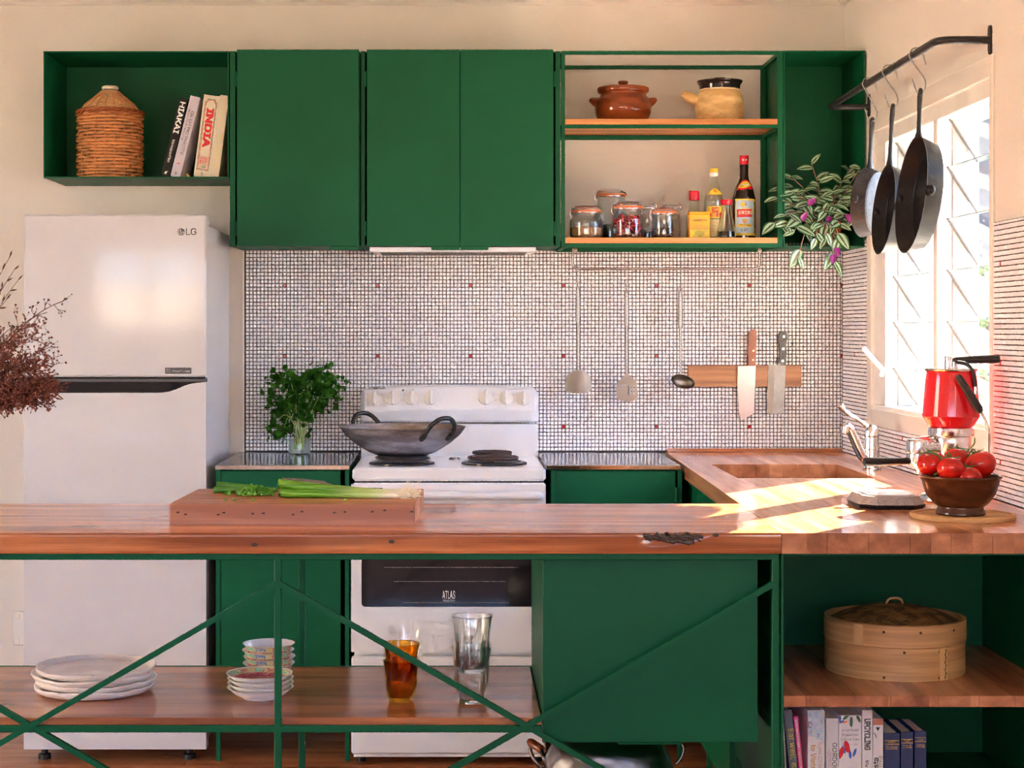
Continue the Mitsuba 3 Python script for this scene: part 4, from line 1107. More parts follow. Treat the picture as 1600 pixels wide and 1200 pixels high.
def bottle(label, px, dd, prof, matname):
    b = thing('bottle', label, 'bottle')
    c = np.array([X(px, dd), dd - CAM_D, ZL])
    o_ = smooth_prof(prof, 4)
    i_ = np.stack([np.maximum(o_[:, 0] - 0.0022, 0.001), np.maximum(o_[:, 1], 0.004)], 1)[::-1]
    pr = np.vstack([[0, 0.0005], o_, i_, [0, 0.004]]) if 'clear' in matname else np.vstack([[0, 0.0005], o_, [0, prof[-1][1]]])
    add(b, 'glass', mv(lathe(pr, 36), c), matname, 50)
    return b, c


def lab(b, nm, shape, R, c, mm, off=0.0, th=0.0003):
    add(b, nm, wrapped(prism(shape, th), R + 0.0003 + off, c[0], c[1], c[2]), mm)


def labtext(b, nm, text, h, R, c, z, mm, off=0.0006, **k):
    k.setdefault('centre', True)
    m = lettering(text, h, 0.0003, **k); m.apply_translation((0, z, 0))
    add(b, nm, wrapped(m, R + off, c[0], c[1], c[2]), mm)


# clear sauce bottle with a red cap, behind the tin
b, c = bottle('clear sauce bottle with a red screw cap, standing behind the tea tin', 1084.5, 5.92, [(0.024, 0.0005), (0.026, 0.004), (0.026, 0.070), (0.022, 0.090), (0.0165, 0.118), (0.0150, 0.132)], 'm_bottle_clear')
add(b, 'cap', mv(lathe([(0, 0.132), (0.0165, 0.132), (0.0175, 0.134), (0.0175, 0.160), (0.0155, 0.1635), (0, 0.164)], 28), c), 'm_cap_red', 35)
add(b, 'sauce', mv(lathe([(0, 0.0045), (0.0230, 0.0045), (0.0230, 0.030), (0, 0.030)], 24), c), 'm_soy', 40)
# jasmine tea tin
dd = 5.795
tn = thing('tea_tin', 'orange JASMINE TEA tin standing in front of the bottles', 'tin')
x0, x1, yF = X(1077, dd), X(1109.5, dd), dd - CAM_D
zt_ = ZL + 0.078
add(tn, 'body', box(x0, x1, yF, yF + 0.05, ZL, zt_, 0.002), 'm_tin_orange')
add(tn, 'lid', box(x0 - 0.001, x1 + 0.001, yF - 0.001, yF + 0.051, zt_ + 0.0004, zt_ + 0.009, 0.002), 'm_tin_orange')
xm = (x0 + x1) / 2
add(tn, 'title', front(lettering('JASMINE TEA', 0.0062, 0.0003, 2, centre=True, width=0.046), xm, yF - 0.0001, ZL + 0.056), 'm_ink')
add(tn, 'small_print', [front(prism(sbox(-w_ / 2, 0, w_ / 2, 0.0012), 0.0003), xm, yF - 0.0001, ZL + z_) for w_, z_ in ((0.018, 0.0415), (0.030, 0.0385), (0.050, 0.035))], 'm_copper')
add(tn, 'pattern_panel', front(prism(sbox(x0 + 0.002, 0.002, x1 - 0.002, 0.031), 0.0002), 0, yF - 0.0001, ZL), 'm_label_yellow')
lat = [shapely.LineString([(xm + a - 0.024, 0.004), (xm + a, 0.029)]).buffer(0.0006) for a in np.linspace(0, 0.024, 4)] + [shapely.LineString([(xm - a + 0.024, 0.004), (xm - a, 0.029)]).buffer(0.0006) for a in np.linspace(0, 0.024, 4)]
g = shapely.union_all(lat + [sbox(x0 + 0.003, 0.0305, x1 - 0.003, 0.0315)])
add(tn, 'lattice', front(cat([prism(q, 0.0003) for q in getattr(g, 'geoms', [g])]), 0, yF - 0.0003, ZL), 'm_ink')
# tall clear vinegar bottle, yellow labels
RB = 0.0335
b, c = bottle('tall clear vinegar bottle with yellow labels and a yellow and white cap', 1115.5, 5.90, [(0.030, 0.0005), (RB, 0.004), (RB, 0.118), (0.0315, 0.135), (0.022, 0.168), (0.0150, 0.192), (0.0130, 0.206), (0.0135, 0.210)], 'm_bottle_clear')
add(b, 'cap', mv(lathe([(0, 0.2092), (0.0145, 0.2092), (0.0145, 0.2215), (0, 0.2215)], 24), c), 'm_white_print', 35)
add(b, 'cap_top', mv(lathe([(0, 0.222), (0.0145, 0.222), (0.0145, 0.2330), (0.0130, 0.2355), (0, 0.2355)], 24), c), 'm_yellow', 35)
add(b, 'vinegar', mv(lathe([(0, 0.0045), (RB - 0.004, 0.0045), (RB - 0.004, 0.0095), (0, 0.0095)], 24), c), 'm_soy', 40)
lab(b, 'front_label', rounded(-0.030, 0.030, 0.010, 0.110, 0.006), RB, c, 'm_label_pale')
lab(b, 'front_label_top', rounded(-0.030, 0.030, 0.070, 0.110, 0.006), RB, c, 'm_label_yellow', 0.0004)
lab(b, 'crest', Polygon([(-0.013, 0.106), (0.013, 0.106), (0.011, 0.090), (-0.011, 0.090)]), RB, c, 'm_red', 0.0008)
labtext(b, 'crest_text', '恒順', 0.0075, RB, c, 0.0950, 'm_label_yellow', 0.0014, font=CJK)
labtext(b, 'brand_text', '鎮江香醋', 0.0118, RB, c, 0.0760, 'm_red', 0.0010, font=CJK, bold=2, width=0.052)
labtext(b, 'latin_text', 'CHINKIANG', 0.0052, RB, c, 0.0660, 'm_ink', 0.0010, bold=2, width=0.044)
for z_ in (0.055, 0.045, 0.036, 0.027, 0.019): lab(b, 'small_print', sbox(-0.023, z_, 0.020, z_ + 0.0014), RB, c, 'm_gold', 0.0006)
nl = Polygon([(-0.024, 0.0), (0.024, 0.0), (0.023, 0.010), (0.012, 0.016), (0.005, 0.0205), (-0.005, 0.0205), (-0.012, 0.016), (-0.023, 0.010)])
m = prism(nl, 0.0004).subdivide_to_size(0.004)
v = m.vertices; zz = 0.148 + v[:, 1]; rr = np.interp(zz, [0.118, 0.135, 0.168, 0.192], [RB, 0.0315, 0.022, 0.0150]) + 0.0010 + v[:, 2]; a = v[:, 0] / 0.026
m.vertices = np.stack([c[0] + rr * np.sin(a), c[1] - rr * np.cos(a), c[2] + zz], 1)
add(b, 'neck_label', m, 'm_label_yellow')
m = prism(shapely.Point(0, 0.0125).buffer(0.0055), 0.0004).subdivide_to_size(0.003)
v = m.vertices; zz = 0.148 + v[:, 1]; rr = np.interp(zz, [0.118, 0.135, 0.168, 0.192], [RB, 0.0315, 0.022, 0.0150]) + 0.0016 + v[:, 2]; a = v[:, 0] / 0.026
m.vertices = np.stack([c[0] + rr * np.sin(a), c[1] - rr * np.cos(a), c[2] + zz], 1)
add(b, 'neck_crest', m, 'm_orange')
# small soy dispenser
b, c = bottle('small conical soy sauce dispenser with a red cap, in front of the vinegar bottle', 1135, 5.785, [(0.0285, 0.0005), (0.0305, 0.004), (0.029, 0.022), (0.022, 0.060), (0.0160, 0.090), (0.0150, 0.104), (0.0165, 0.108)], 'm_bottle_clear')
add(b, 'soy_sauce', mv(lathe([(0, 0.0045), (0.0265, 0.0045), (0.0255, 0.022), (0, 0.0222)], 28), c), 'm_soy', 40)
add(b, 'cap', mv(lathe([(0, 0.1085), (0.0165, 0.1085), (0.0185, 0.116), (0.0205, 0.1225), (0.0195, 0.1245), (0, 0.1245)], 28), c), 'm_cap_red', 35)
# dark rice wine bottle
RB = 0.0372
b, c = bottle('dark rice wine bottle with red cap and blue-yellow label, rightmost on the rack', 1162.5, 5.875, [(0.034, 0.0005), (RB, 0.004), (RB, 0.125), (0.0355, 0.142), (0.027, 0.172), (0.0165, 0.196), (0.0140, 0.215), (0.0140, 0.246)], 'm_bottle_dark')
add(b, 'cap', mv(lathe([(0, 0.2464), (0.0148, 0.2464), (0.0152, 0.270), (0.0145, 0.2755), (0, 0.276)], 28), c), 'm_cap_red', 35)
labtext(b, 'cap_text', '花 雕', 0.0058, 0.0151, c, 0.2575, 'm_white_print', 0.0006, font=CJK)
lab(b, 'label_border', sbox(-0.038, 0.012, 0.040, 0.132), RB, c, 'm_label_yellow')
lab(b, 'label_field', sbox(-0.034, 0.020, 0.031, 0.127), RB, c, 'm_label_blue', 0.0004)
cg = [sbox(0.0315 + 0.0006 * (i % 2), 0.022 + i * 0.0052, 0.0365 - 0.0006 * (i % 2), 0.0248 + i * 0.0052) for i in range(20)]
add(b, 'label_cogs', [wrapped(prism(q, 0.0003), RB + 0.0006, c[0], c[1], c[2]) for q in cg], 'm_ink')
lab(b, 'red_banner', sbox(-0.030, 0.072, 0.022, 0.098), RB, c, 'm_red', 0.0008)
labtext(b, 'banner_text', '紹興花雕酒', 0.0100, RB, c, 0.0815, 'm_cream', 0.0013, font=CJK, bold=1, width=0.046)
lab(b, 'emblem', shapely.Point(-0.010, 0.113).buffer(0.0075), RB, c, 'm_yellow', 0.0008)
labtext(b, 'emblem_text', '金', 0.0062, RB, c, 0.1105, 'm_ink', 0.0013, font=CJK)
lab(b, 'scroll', shapely.union_all([shapely.Point(a, 0.101 - 20 * a * a).buffer(0.0032) for a in np.linspace(-0.028, 0.022, 7)]), RB, c, 'm_yellow', 0.0007)
lab(b, 'shield', Polygon([(-0.012, 0.066), (0.004, 0.066), (0.003, 0.056), (-0.004, 0.050), (-0.011, 0.056)]), RB, c, 'm_gold', 0.0008)
lab(b, 'yellow_strip', rounded(-0.030, 0.020, 0.040, 0.050, 0.004), RB, c, 'm_yellow', 0.0007)
labtext(b, 'strip_text', 'HUA  DIAO', 0.0050, RB, c, 0.0430, 'm_ink', 0.0012, bold=1)
add(b, 'barcode', [wrapped(prism(sbox(-0.016 + i * 0.0018, 0.026, -0.016 + i * 0.0018 + (0.0007 if i % 3 else 0.0012), 0.035), 0.0003), RB + 0.0008, c[0], c[1], c[2]) for i in range(12)], 'm_ink')


def neckpatch(shape, off, mm, nm, turnx=0.0):
    m = prism(shape, 0.0004).subdivide_to_size(0.004)
    v = m.vertices; zz = v[:, 1]; rr = np.interp(zz, [0.125, 0.142, 0.172, 0.196, 0.215], [RB, 0.0355, 0.027, 0.0165, 0.0140]) + off + v[:, 2]; a = v[:, 0] / 0.030
    m.vertices = np.stack([c[0] + rr * np.sin(a), c[1] - rr * np.cos(a), c[2] + zz], 1)
    add(b, nm, m, mm)


neckpatch(Polygon([(-0.030, 0.160), (-0.020, 0.163), (-0.008, 0.160), (0.006, 0.166), (0.020, 0.162), (0.036, 0.166), (0.030, 0.180), (0.022, 0.190), (0.004, 0.196), (-0.014, 0.193), (-0.026, 0.178)]), 0.0012, 'm_cap_red', 'neck_label')
neckpatch(Polygon([(-0.026, 0.168), (-0.010, 0.167), (0.008, 0.171), (0.024, 0.175), (0.020, 0.186), (0.004, 0.191), (-0.012, 0.188), (-0.022, 0.180)]), 0.0018, 'm_yellow', 'neck_label_field')
for i in range(4): neckpatch(shapely.Point(-0.014 + i * 0.0085, 0.178 + 0.0008 * i).buffer(0.0028), 0.0024, 'm_label_blue', 'neck_dot')

# ------------------------------------------------------------------ potted zebra plant in the corner box
mat('m_terracotta', mottle_fn((0.42, 0.095, 0.035), 0.15, 20.0, 0.1), 0.7)
mat('m_soil', (0.03, 0.02, 0.014), 0.9)


def zebra(p, n, uv):
    a = dr.abs(uv.x - 0.5) * 2
    w = noise(uv.y * 9, uv.x * 3, p.x * 30) * 0.12
    silver = smoothstep(0.14, 0.26, a + w * 0.5) * smoothstep(0.82, 0.64, a + w)
    col = mix((0.022, 0.075, 0.020), (0.27, 0.40, 0.25), silver)
    return mix(col, (0.16, 0.035, 0.07), smoothstep(0.10, 0.03, a) * 0.5)


scene['m_zebra'] = {'type': 'twosided', 'a': {'type': 'principled', 'base_color': proc(zebra), 'roughness': 0.32, 'specular': 0.5}, 'b': {'type': 'principled', 'base_color': rgb((0.30, 0.015, 0.24)), 'roughness': 0.4}}
mat('m_magenta', (0.17, 0.006, 0.125), 0.4)
mat('m_stem', (0.30, 0.17, 0.12), 0.5)


def leaf_mesh(L, Wd, droop=0.3, fold=0.35, n=9):
    t = np.linspace(0, 1, n); u = np.linspace(-1, 1, 5)
    prof_ = np.sin(np.pi * np.clip(t, 0, 1) ** 0.72) ** 0.85 * Wd / 2 + 0.0004
    V, UV = [], []
    for i in range(n):
        for q in u:
            V.append([t[i] * L * (1 - 0.12 * droop * t[i]), prof_[i] * q, prof_[i] * abs(q) * fold - droop * L * t[i] ** 2 * 0.6])
            UV.append([(q + 1) / 2, t[i]])
    f = []
    for i in range(n - 1):
        for j in range(4):
            a = i * 5 + j
            f += [[a, a + 5, a + 6], [a, a + 6, a + 1]]
    return mk(V, f), np.array(UV)


def orient(m, base, direction, up=(0, 0, 1), roll=0.0):
    d_ = np.asarray(direction, float); d_ /= np.linalg.norm(d_)
    y = np.cross(up, d_); y /= np.linalg.norm(y) + 1e-9
    z = np.cross(d_, y)
    cr, sr = math.cos(roll), math.sin(roll)
    y, z = cr * y + sr * z, -sr * y + cr * z
    m = m.copy(); v = m.vertices
    m.vertices = np.asarray(base) + v[:, :1] * d_ + v[:, 1:2] * y + v[:, 2:] * z
    return m


d = 5.86
pc = np.array([X(1287, d), d - CAM_D, CORNER_Z + 0.0004])
zp = thing('zebra_plant', 'trailing plant with silver-striped green leaves in a terracotta pot in the corner box', 'plant')
PH = 0.105
add(zp, 'pot', mv(lathe([(0, 0), (0.047, 0), (0.060, PH - 0.026), (0.066, PH - 0.025), (0.068, PH), (0.061, PH), (0.058, PH - 0.02), (0, PH - 0.02)], 40), pc), 'm_terracotta', 35)
add(zp, 'soil', mv(lathe([(0, PH - 0.012), (0.058, PH - 0.014)], 24), pc), 'm_soil', 35)
r = np.random.default_rng(23)
# stem ends in the photo (px, py, distance), leaves follow along each stem
ends = [(1268, 256, 5.84), (1236, 276, 5.80), (1216, 308, 5.73), (1210, 348, 5.70), (1232, 322, 5.74), (1226, 352, 5.70), (1252, 300, 5.78), (1258, 345, 5.72), (1280, 285, 5.78), (1300, 300, 5.74), (1318, 280, 5.82), (1328, 270, 5.86), (1338, 300, 5.78), (1344, 262, 5.74), (1334, 342, 5.70), (1290, 330, 5.69), (1312, 350, 5.70), (1248, 402, 5.675), (1303, 408, 5.67), (1275, 372, 5.68), (1222, 290, 5.80), (1322, 318, 5.74), (1242, 360, 5.70), (1262, 318, 5.72), (1284, 350, 5.68), (1306, 322, 5.70), (1228, 336, 5.69), (1310, 372, 5.68), (1240, 300, 5.74), (1290, 372, 5.675)]
LV = 0.066
nl_ = 0
for (p, q, dd) in ends:
    e = W(p, q, dd)
    s0 = pc + (r.uniform(-0.035, 0.035), r.uniform(-0.04, 0.02), PH - 0.014)
    midz = max(s0[2], e[2]) + 0.035
    md = (s0 + e) / 2; md[2] = midz if e[2] < s0[2] + 0.06 else (s0[2] + e[2]) / 2 + 0.01
    if e[2] < pc[2] + 0.05: md = np.array([e[0] * 0.75 + s0[0] * 0.25, min(YU - 0.012, (s0[1] + e[1]) / 2 - 0.03), pc[2] + PH + 0.03])
    tt = np.linspace(0, 1, 14)[:, None]
    curve = (1 - tt) ** 2 * s0 + 2 * tt * (1 - tt) * md + tt ** 2 * e
    add(zp, 'stem', tube(curve, 0.0016, 6), 'm_stem', 60)
    hang = e[2] < pc[2] + 0.03
    ks = [13, 12, 9, 6] if np.linalg.norm(e - s0) > 0.07 else [13, 11, 8]
    side_ = r.choice([-1, 1])
    for i, kk_ in enumerate(ks):
        side_ = -side_
        tang = curve[min(kk_ + 1, 13)] - curve[max(kk_ - 1, 0)]; tang /= np.linalg.norm(tang)
        lat_ = np.array([side_ * r.uniform(0.5, 1.0), -r.uniform(0.25, 0.7), r.uniform(-0.55, 0.25)])
        dirv = tang * 0.5 + lat_ * (1, 0.75, 1)
        if hang: dirv += (0, 0, -0.9)
        L = LV * r.uniform(0.72, 1.12) * (0.85 if i == 0 else 1.0)
        m, UV = leaf_mesh(L, L * r.uniform(0.48, 0.57), r.uniform(0.1, 0.45), 0.18)
        base = curve[kk_]
        tip = base + dirv / np.linalg.norm(dirv) * L
        if tip[0] > XR - 0.012: dirv[0] -= (tip[0] - XR + 0.02) / L
        if base[2] + dirv[2] / np.linalg.norm(dirv) * L < CORNER_Z + 0.003 and base[1] > YU: dirv[2] = abs(dirv[2]) * 0.3
        m = orient(m, base, dirv, up=(0.1, -0.85, 0.6), roll=r.uniform(-0.4, 0.4))
        scene[num(zp + '__leaf')] = mikit.ply(m, 'm_zebra', True, uv=UV)
for p, q, dd, ang in ((1252, 345, 5.69, 60), (1306, 386, 5.665, -80), (1302, 397, 5.66, -100), (1324, 334, 5.68, -75), (1262, 320, 5.70, 40), (1296, 338, 5.70, -100)):
    m, UV = leaf_mesh(0.034, 0.019, 0.2)
    add(zp, 'purple_leaf', orient(m, W(p, q, dd), (math.cos(math.radians(ang)), -0.35, math.sin(math.radians(ang))), up=(0, -1, 0.2)), 'm_magenta', 60, label='leaf showing its magenta underside')

# ------------------------------------------------------------------ rail with utensils
dr_ = 5.93
hr = thing('hanging_rail', 'thin steel U-shaped rail under the rack, holding kitchen utensils', 'rail')
pts = fillet([W(895, 388, dr_), W(895, 420, dr_), W(1187, 420, dr_), W(1187, 388, dr_)], 0.02, 8)
add(hr, 'bar', tube(pts, 0.0042, 10), 'm_steel', 50)
for p in (899, 1187): add(hr, 'screw_plate', mv(lathe([(0, 0), (0.007, 0), (0.007, 0.002), (0, 0.003)], 14), W(p, 391.5, dr_ - 0.006), rx=90), 'm_steel', 40)


def hook_s(px, ptop, pbot, dd):
    a, b_ = W(px, ptop, dd), W(px, pbot, dd)
    h = thing('utensil_hook', {903: 'thin steel hook on the rail holding the wok spatula', 979: 'thin steel hook on the rail holding the slotted turner', 1064: 'thin steel hook on the rail holding the ladle'}[px], 'hook', 'utensil hooks')
    ang = np.linspace(-0.5, np.pi, 9)
    top = [[a[0], a[1] + 0.0058 * math.cos(t), a[2] + 0.0058 * math.sin(t)] for t in ang]
    bot = [[b_[0], b_[1] - 0.0058 + 0.0055 * math.cos(t) * -1, b_[2] - 0.0055 * math.sin(t)] for t in np.linspace(np.pi, 2 * np.pi + 2.6, 9)[::-1]]
    pts = smooth_prof(np.array(top + [[b_[0], a[1] - 0.0058, (a[2] + b_[2]) / 2 + 0.004]] + [[b_[0], b_[1] - 0.0065, b_[2] + 0.004], [b_[0], b_[1] - 0.004, b_[2] - 0.004], [b_[0], b_[1] + 0.003, b_[2] - 0.003], [b_[0], b_[1] + 0.0045, b_[2] + 0.005]]), 4)
    add(h, 'wire', tube(pts, 0.0014, 7), 'm_steel', 60)


def utensil(name, label, px, pyT, handle_end, neck_end, head):
    u = thing(name, label, 'utensil')
    dd = 5.955
    x = X(px, dd)
    zT, zH, zN = Z(pyT, dd), Z(handle_end, dd), Z(neck_end, dd)
    y = dd - CAM_D
    lp = [[x + 0.006 * math.sin(t), y, zT - 0.004 + 0.010 * math.cos(t)] for t in np.linspace(0, 2 * np.pi, 17)[:-1]]
    add(u, 'hanging_loop', tube(lp, 0.0016, 7, closed=True), 'm_steel', 60)
    add(u, 'handle', mv(lathe(np.vstack([[0, zH], smooth_prof([(0.0042, zH), (0.0075, zH + 0.006), (0.0078, (zT + zH) / 2), (0.0062, zT - 0.020), (0.0045, zT - 0.014)], 4), [0, zT - 0.014]]), 20), (x, y, 0)), 'm_steel', 50)
    add(u, 'neck', tube([[x, y, zH + 0.002], [x + 0.001, y, (zH + zN) / 2], [x + 0.002, y + 0.004, zN]], 0.0044, 10), 'm_steel', 60)
    add(u, 'head', head(x + 0.002, y + 0.004, zN), 'm_steel_warm', 50)


metal('m_steel_warm', (0.23, 0.20, 0.17), 0.26)


def shell(fn, poly, thick, nx=22, ny=22):
    "thin sheet over an outline: fn(x, y) -> height; returns a solid"
    m = prism(poly, thick).subdivide_to_size(0.006)
    v = m.vertices; m.vertices = np.stack([v[:, 0], v[:, 1], v[:, 2] + fn(v[:, 0], v[:, 1])], 1)
    return m


def wok_head(x, y, z):
    o = smooth_prof([(-0.006, 0.0), (-0.026, -0.008), (-0.040, -0.026), (-0.044, -0.060), (-0.037, -0.073), (0, -0.078), (0.037, -0.073), (0.044, -0.060), (0.040, -0.026), (0.026, -0.008), (0.006, 0.0)], 5, False)
    m = shell(lambda a, b_: -6.0 * a * a - 1.5 * (b_ + 0.04) ** 2, Polygon(o), 0.0018)
    return front(m, x, y, z)


def turner_head(x, y, z):
    o = Polygon([(-0.005, 0.002), (-0.012, -0.012), (-0.030, -0.022), (-0.0355, -0.070), (-0.028, -0.084), (0, -0.090), (0.028, -0.084), (0.0355, -0.070), (0.030, -0.022), (0.012, -0.012), (0.005, 0.002)]).buffer(0.002).buffer(-0.001)
    for k in range(6):
        xx = -0.0245 + k * 0.0098
        o = o.difference(rounded(xx - 0.0018, xx + 0.0018, -0.068, -0.036, 0.0017)) if k > 2 else o.difference(shapely.union_all([rounded(xx - 0.0018, xx + 0.0018, q - 0.0042, q, 0.0015) for q in (-0.034, -0.046, -0.058)]))
    return front(prism(o, 0.0016), x, y, z)


def ladle_head(x, y, z):
    m = lathe(smooth_prof([(0.0, -0.026), (0.022, -0.021), (0.035, -0.008), (0.0395, 0.002), (0.0405, 0.003), (0.039, 0.0028), (0.0335, -0.008), (0.021, -0.019), (0.0, -0.024)], 4), 32)
    m.apply_transform(trimesh.transformations.scale_matrix(0.62, [0, 0, 0], [0, 1, 0]))
    m = turn(m, 58, [1, 0, 0]); m = turn(m, 14, [0, 1, 0])
    m.apply_translation((x + 0.006, y - 0.008, z - 0.024)); return m


hook_s(903, 419, 446, dr_ + 0.0)
hook_s(979, 419, 452, dr_ + 0.0)
hook_s(1064, 419, 452, dr_ + 0.0)
utensil('wok_spatula', 'steel wok spatula with a broad solid blade, leftmost on the utensil rail', 903, 443, 505, 578, wok_head)
utensil('slotted_turner', 'steel slotted turner hanging between the wok spatula and the ladle', 979, 449, 512, 585, turner_head)
utensil('soup_ladle', 'steel soup ladle, rightmost on the utensil rail beside the knife rack', 1063, 449, 512, 585, ladle_head)

# ------------------------------------------------------------------ knife rack and knives
dk = 6.028
kr = solo('knife_rack', box(X(1075.5, dk), X(1252, dk), -0.0265, -0.009, Z(604, dk), Z(570.5, dk), 0.001), 'm_oak_rack', 'wooden magnetic knife rack on the tiled wall', 'knife rack')
mat('m_oak_rack', wood_fn(0, (0.24, 0.085, 0.025), (0.42, 0.18, 0.06), (0.52, 0.25, 0.09), ring=22.0, seed=31.0), 0.4)
mat('m_handle_wood', wood_fn(2, (0.20, 0.045, 0.015), (0.32, 0.085, 0.03), (0.40, 0.13, 0.05), ring=20.0, seed=33.0), 0.35)
metal('m_blade', mottle_fn((0.40, 0.40, 0.41), 0.12, 26.0, 0.05), 0.12)
metal('m_blade_dull', mottle_fn((0.33, 0.325, 0.31), 0.22, 34.0, 0.12), 0.32)
dk2 = 6.015
kp = lambda l: Polygon([(X(a, dk2), Z(b_, dk2)) for a, b_ in l])
def front_t(m, x, y, z):
    m = front(m, x, y, z); v = m.vertices; v[:, 1] += (v[:, 2] - v[:, 2].mean()) * -0.06 - 0.0052; m.vertices = v
    return m


kn = thing('kitchen_knife', 'pointed chef knife with a brown wooden handle, left on the knife rack', 'knife')
add(kn, 'blade', front_t(prism(kp([(1152.5, 572), (1180.5, 571.5), (1180, 600), (1178.5, 646), (1158, 657.5), (1154.5, 640), (1152, 600)]), 0.0022), 0, -0.0267, 0), 'm_blade')
add(kn, 'handle', front(prism(kp([(1169.5, 571), (1169.8, 557), (1168.6, 553), (1170, 530), (1169.5, 521), (1174, 516), (1178, 514.5), (1182.3, 517), (1181.5, 545), (1180.6, 571)]).buffer(-0.001).buffer(0.001), 0.016), 0, -0.020, 0), 'm_handle_wood', 30)
for a, b_ in ((1177, 548), (1176.5, 562.5)): add(kn, 'rivet', mv(lathe([(0, 0), (0.0034, 0), (0.003, 0.0008), (0, 0.001)], 12), (X(a, dk2), -0.0358, Z(b_, dk2)), rx=90), 'm_gold_metal', 40)
metal('m_gold_metal', (0.80, 0.62, 0.40), 0.2)
kn = thing('kitchen_knife', 'rectangular cleaver with a black riveted handle, right on the knife rack', 'knife')
add(kn, 'blade', front(prism(kp([(1201, 570), (1228, 571), (1227, 610), (1223.5, 646), (1206, 647), (1199, 645.5), (1199.5, 610)]), 0.0024), 0, -0.0267, 0), 'm_blade_dull')
add(kn, 'blade_edge', front(prism(kp([(1201, 571), (1210, 571), (1209, 646), (1206, 646.6), (1199.3, 645.2), (1199.7, 610)]), 0.0004), 0, -0.0291, 0), 'm_steel_warm')
add(kn, 'handle', front(prism(kp([(1214.5, 568.5), (1218, 560), (1219, 548), (1217, 536), (1216, 526), (1219, 519.5), (1225, 518), (1230, 521), (1230.5, 528), (1228.2, 536), (1229, 548), (1228, 569)]).buffer(-0.002).buffer(0.002), 0.016), 0, -0.020, 0), 'm_black', 30)
for a, b_ in ((1224.6, 526), (1223.8, 545), (1222.8, 564)): add(kn, 'rivet', mv(lathe([(0, 0), (0.0046, 0), (0.004, 0.0009), (0, 0.0011)], 14), (X(a, dk2), -0.0358, Z(b_, dk2)), rx=90), 'm_chrome', 40)

# ------------------------------------------------------------------ pot rail on the right wall with three skillets
pr_ = thing('pot_rail', 'black iron pot rail bracketed to the right wall above the window', 'rail')
yN, yF_ = 4.396 - CAM_D, 5.68 - CAM_D
zb_ = 2.022
BX = 1.186
add(pr_, 'bar', tube(fillet([[XR - 0.004, yN, zb_], [BX, yN, zb_], [BX, yF_, zb_ - 0.006], [XR - 0.004, yF_, zb_ - 0.004]], 0.045, 8), 0.0098, 14), 'm_iron', 50)
for yy in (yN, yF_):
    pl = prism(rounded(-0.0095, 0.0095, -0.036, 0.036, 0.0095), 0.006)
    v = pl.vertices; pl.vertices = np.stack([XR - 0.0001 - v[:, 2], yy + v[:, 0], zb_ + v[:, 1]], 1); pl.invert()
    pk = add(pr_, 'wall_plate', pl, 'm_iron', 30)


def frying_pan(label, dd, R, depth, hlen, facing, zrim_top, xrim, rust, tilt=6.0):
    p_ = thing('frying_pan', label, 'frying pan', 'skillets on the pot rail')
    # modelled with the opening facing +z, handle along +y, then hung up
    pf = [(0, 0), (R * 0.86, 0), (R * 0.90, 0.004), (R, depth), (R * 0.975, depth + 0.0005), (R * 0.865, 0.008), (R * 0.83, 0.0055), (0, 0.005)]
    pf = [(a, depth - b_) for a, b_ in pf]
    body_ = lathe([(0, 0), (R * 0.84, 0), (R * 0.89, 0.0035), (R * 0.985, depth - 0.003), (R * 1.0, depth), (R * 0.970, depth), (R * 0.86, 0.010), (R * 0.82, 0.006), (0, 0.005)], 64)
    hpts = smooth_prof([(0, R * 0.96, depth - 0.006), (0, R + hlen * 0.3, depth - 0.002), (0, R + hlen * 0.7, depth + 0.004), (0, R + hlen * 0.92, depth + 0.006)], 6)
    rad = np.interp(np.linspace(0, 1, len(hpts)), [0, 0.15, 0.5, 0.85, 1], [0.016, 0.0095, 0.008, 0.0105, 0.0095])
    hd = tube(hpts, rad, 12); hd.vertices[:, 2] = (hd.vertices[:, 2] - depth) * 0.62 + depth - 0.001
    yc = R + hlen * 0.93
    eye_ = tube([[0.0085 * math.cos(t), yc + 0.012 * math.sin(t), depth + 0.003] for t in np.linspace(0, 2 * np.pi, 21)[:-1]], 0.0045, 8, closed=True)
    sp = trimesh.creation.icosphere(2, 0.0115); sp.apply_transform(np.diag([0.9, 1.2, 1.0, 1])); sp.apply_translation((R * 0.985, 0, depth - 0.012))
    sp2 = sp.copy(); sp2.apply_translation((-2 * R * 0.985, 0, 0))
    ang_ = facing
    def hang(m):
        m = m.copy()
        # local y -> world z, local z (opening) -> facing direction
        fdir = np.array([math.cos(ang_), math.sin(ang_), 0]); xdir = np.cross([0, 0, 1.0], fdir)
        v = m.vertices
        o = np.array([0.0, 0.0, -yc])
        w_ = o + v[:, :1] * xdir * 1.0 + v[:, 1:2] * np.array([0, 0, 1.0]) + (v[:, 2:] - depth - 0.003) * fdir
        ct, st = math.cos(math.radians(tilt)), math.sin(math.radians(tilt))
        m.vertices = np.stack([w_[:, 0] * ct + w_[:, 2] * st, w_[:, 1], -w_[:, 0] * st + w_[:, 2] * ct], 1) + np.array([xrim, dd - CAM_D, zrim_top])
        if m.volume < 0: m.invert()
        return m
    add(p_, 'pan_body', hang(body_), rust, 40)
    add(p_, 'handle', hang(cat([hd, eye_])), 'm_iron', 50)
    add(p_, 'pouring_lip', hang(sp), rust, 60); add(p_, 'pouring_lip', hang(sp2), rust, 60)
    return p_


EX = 1.198


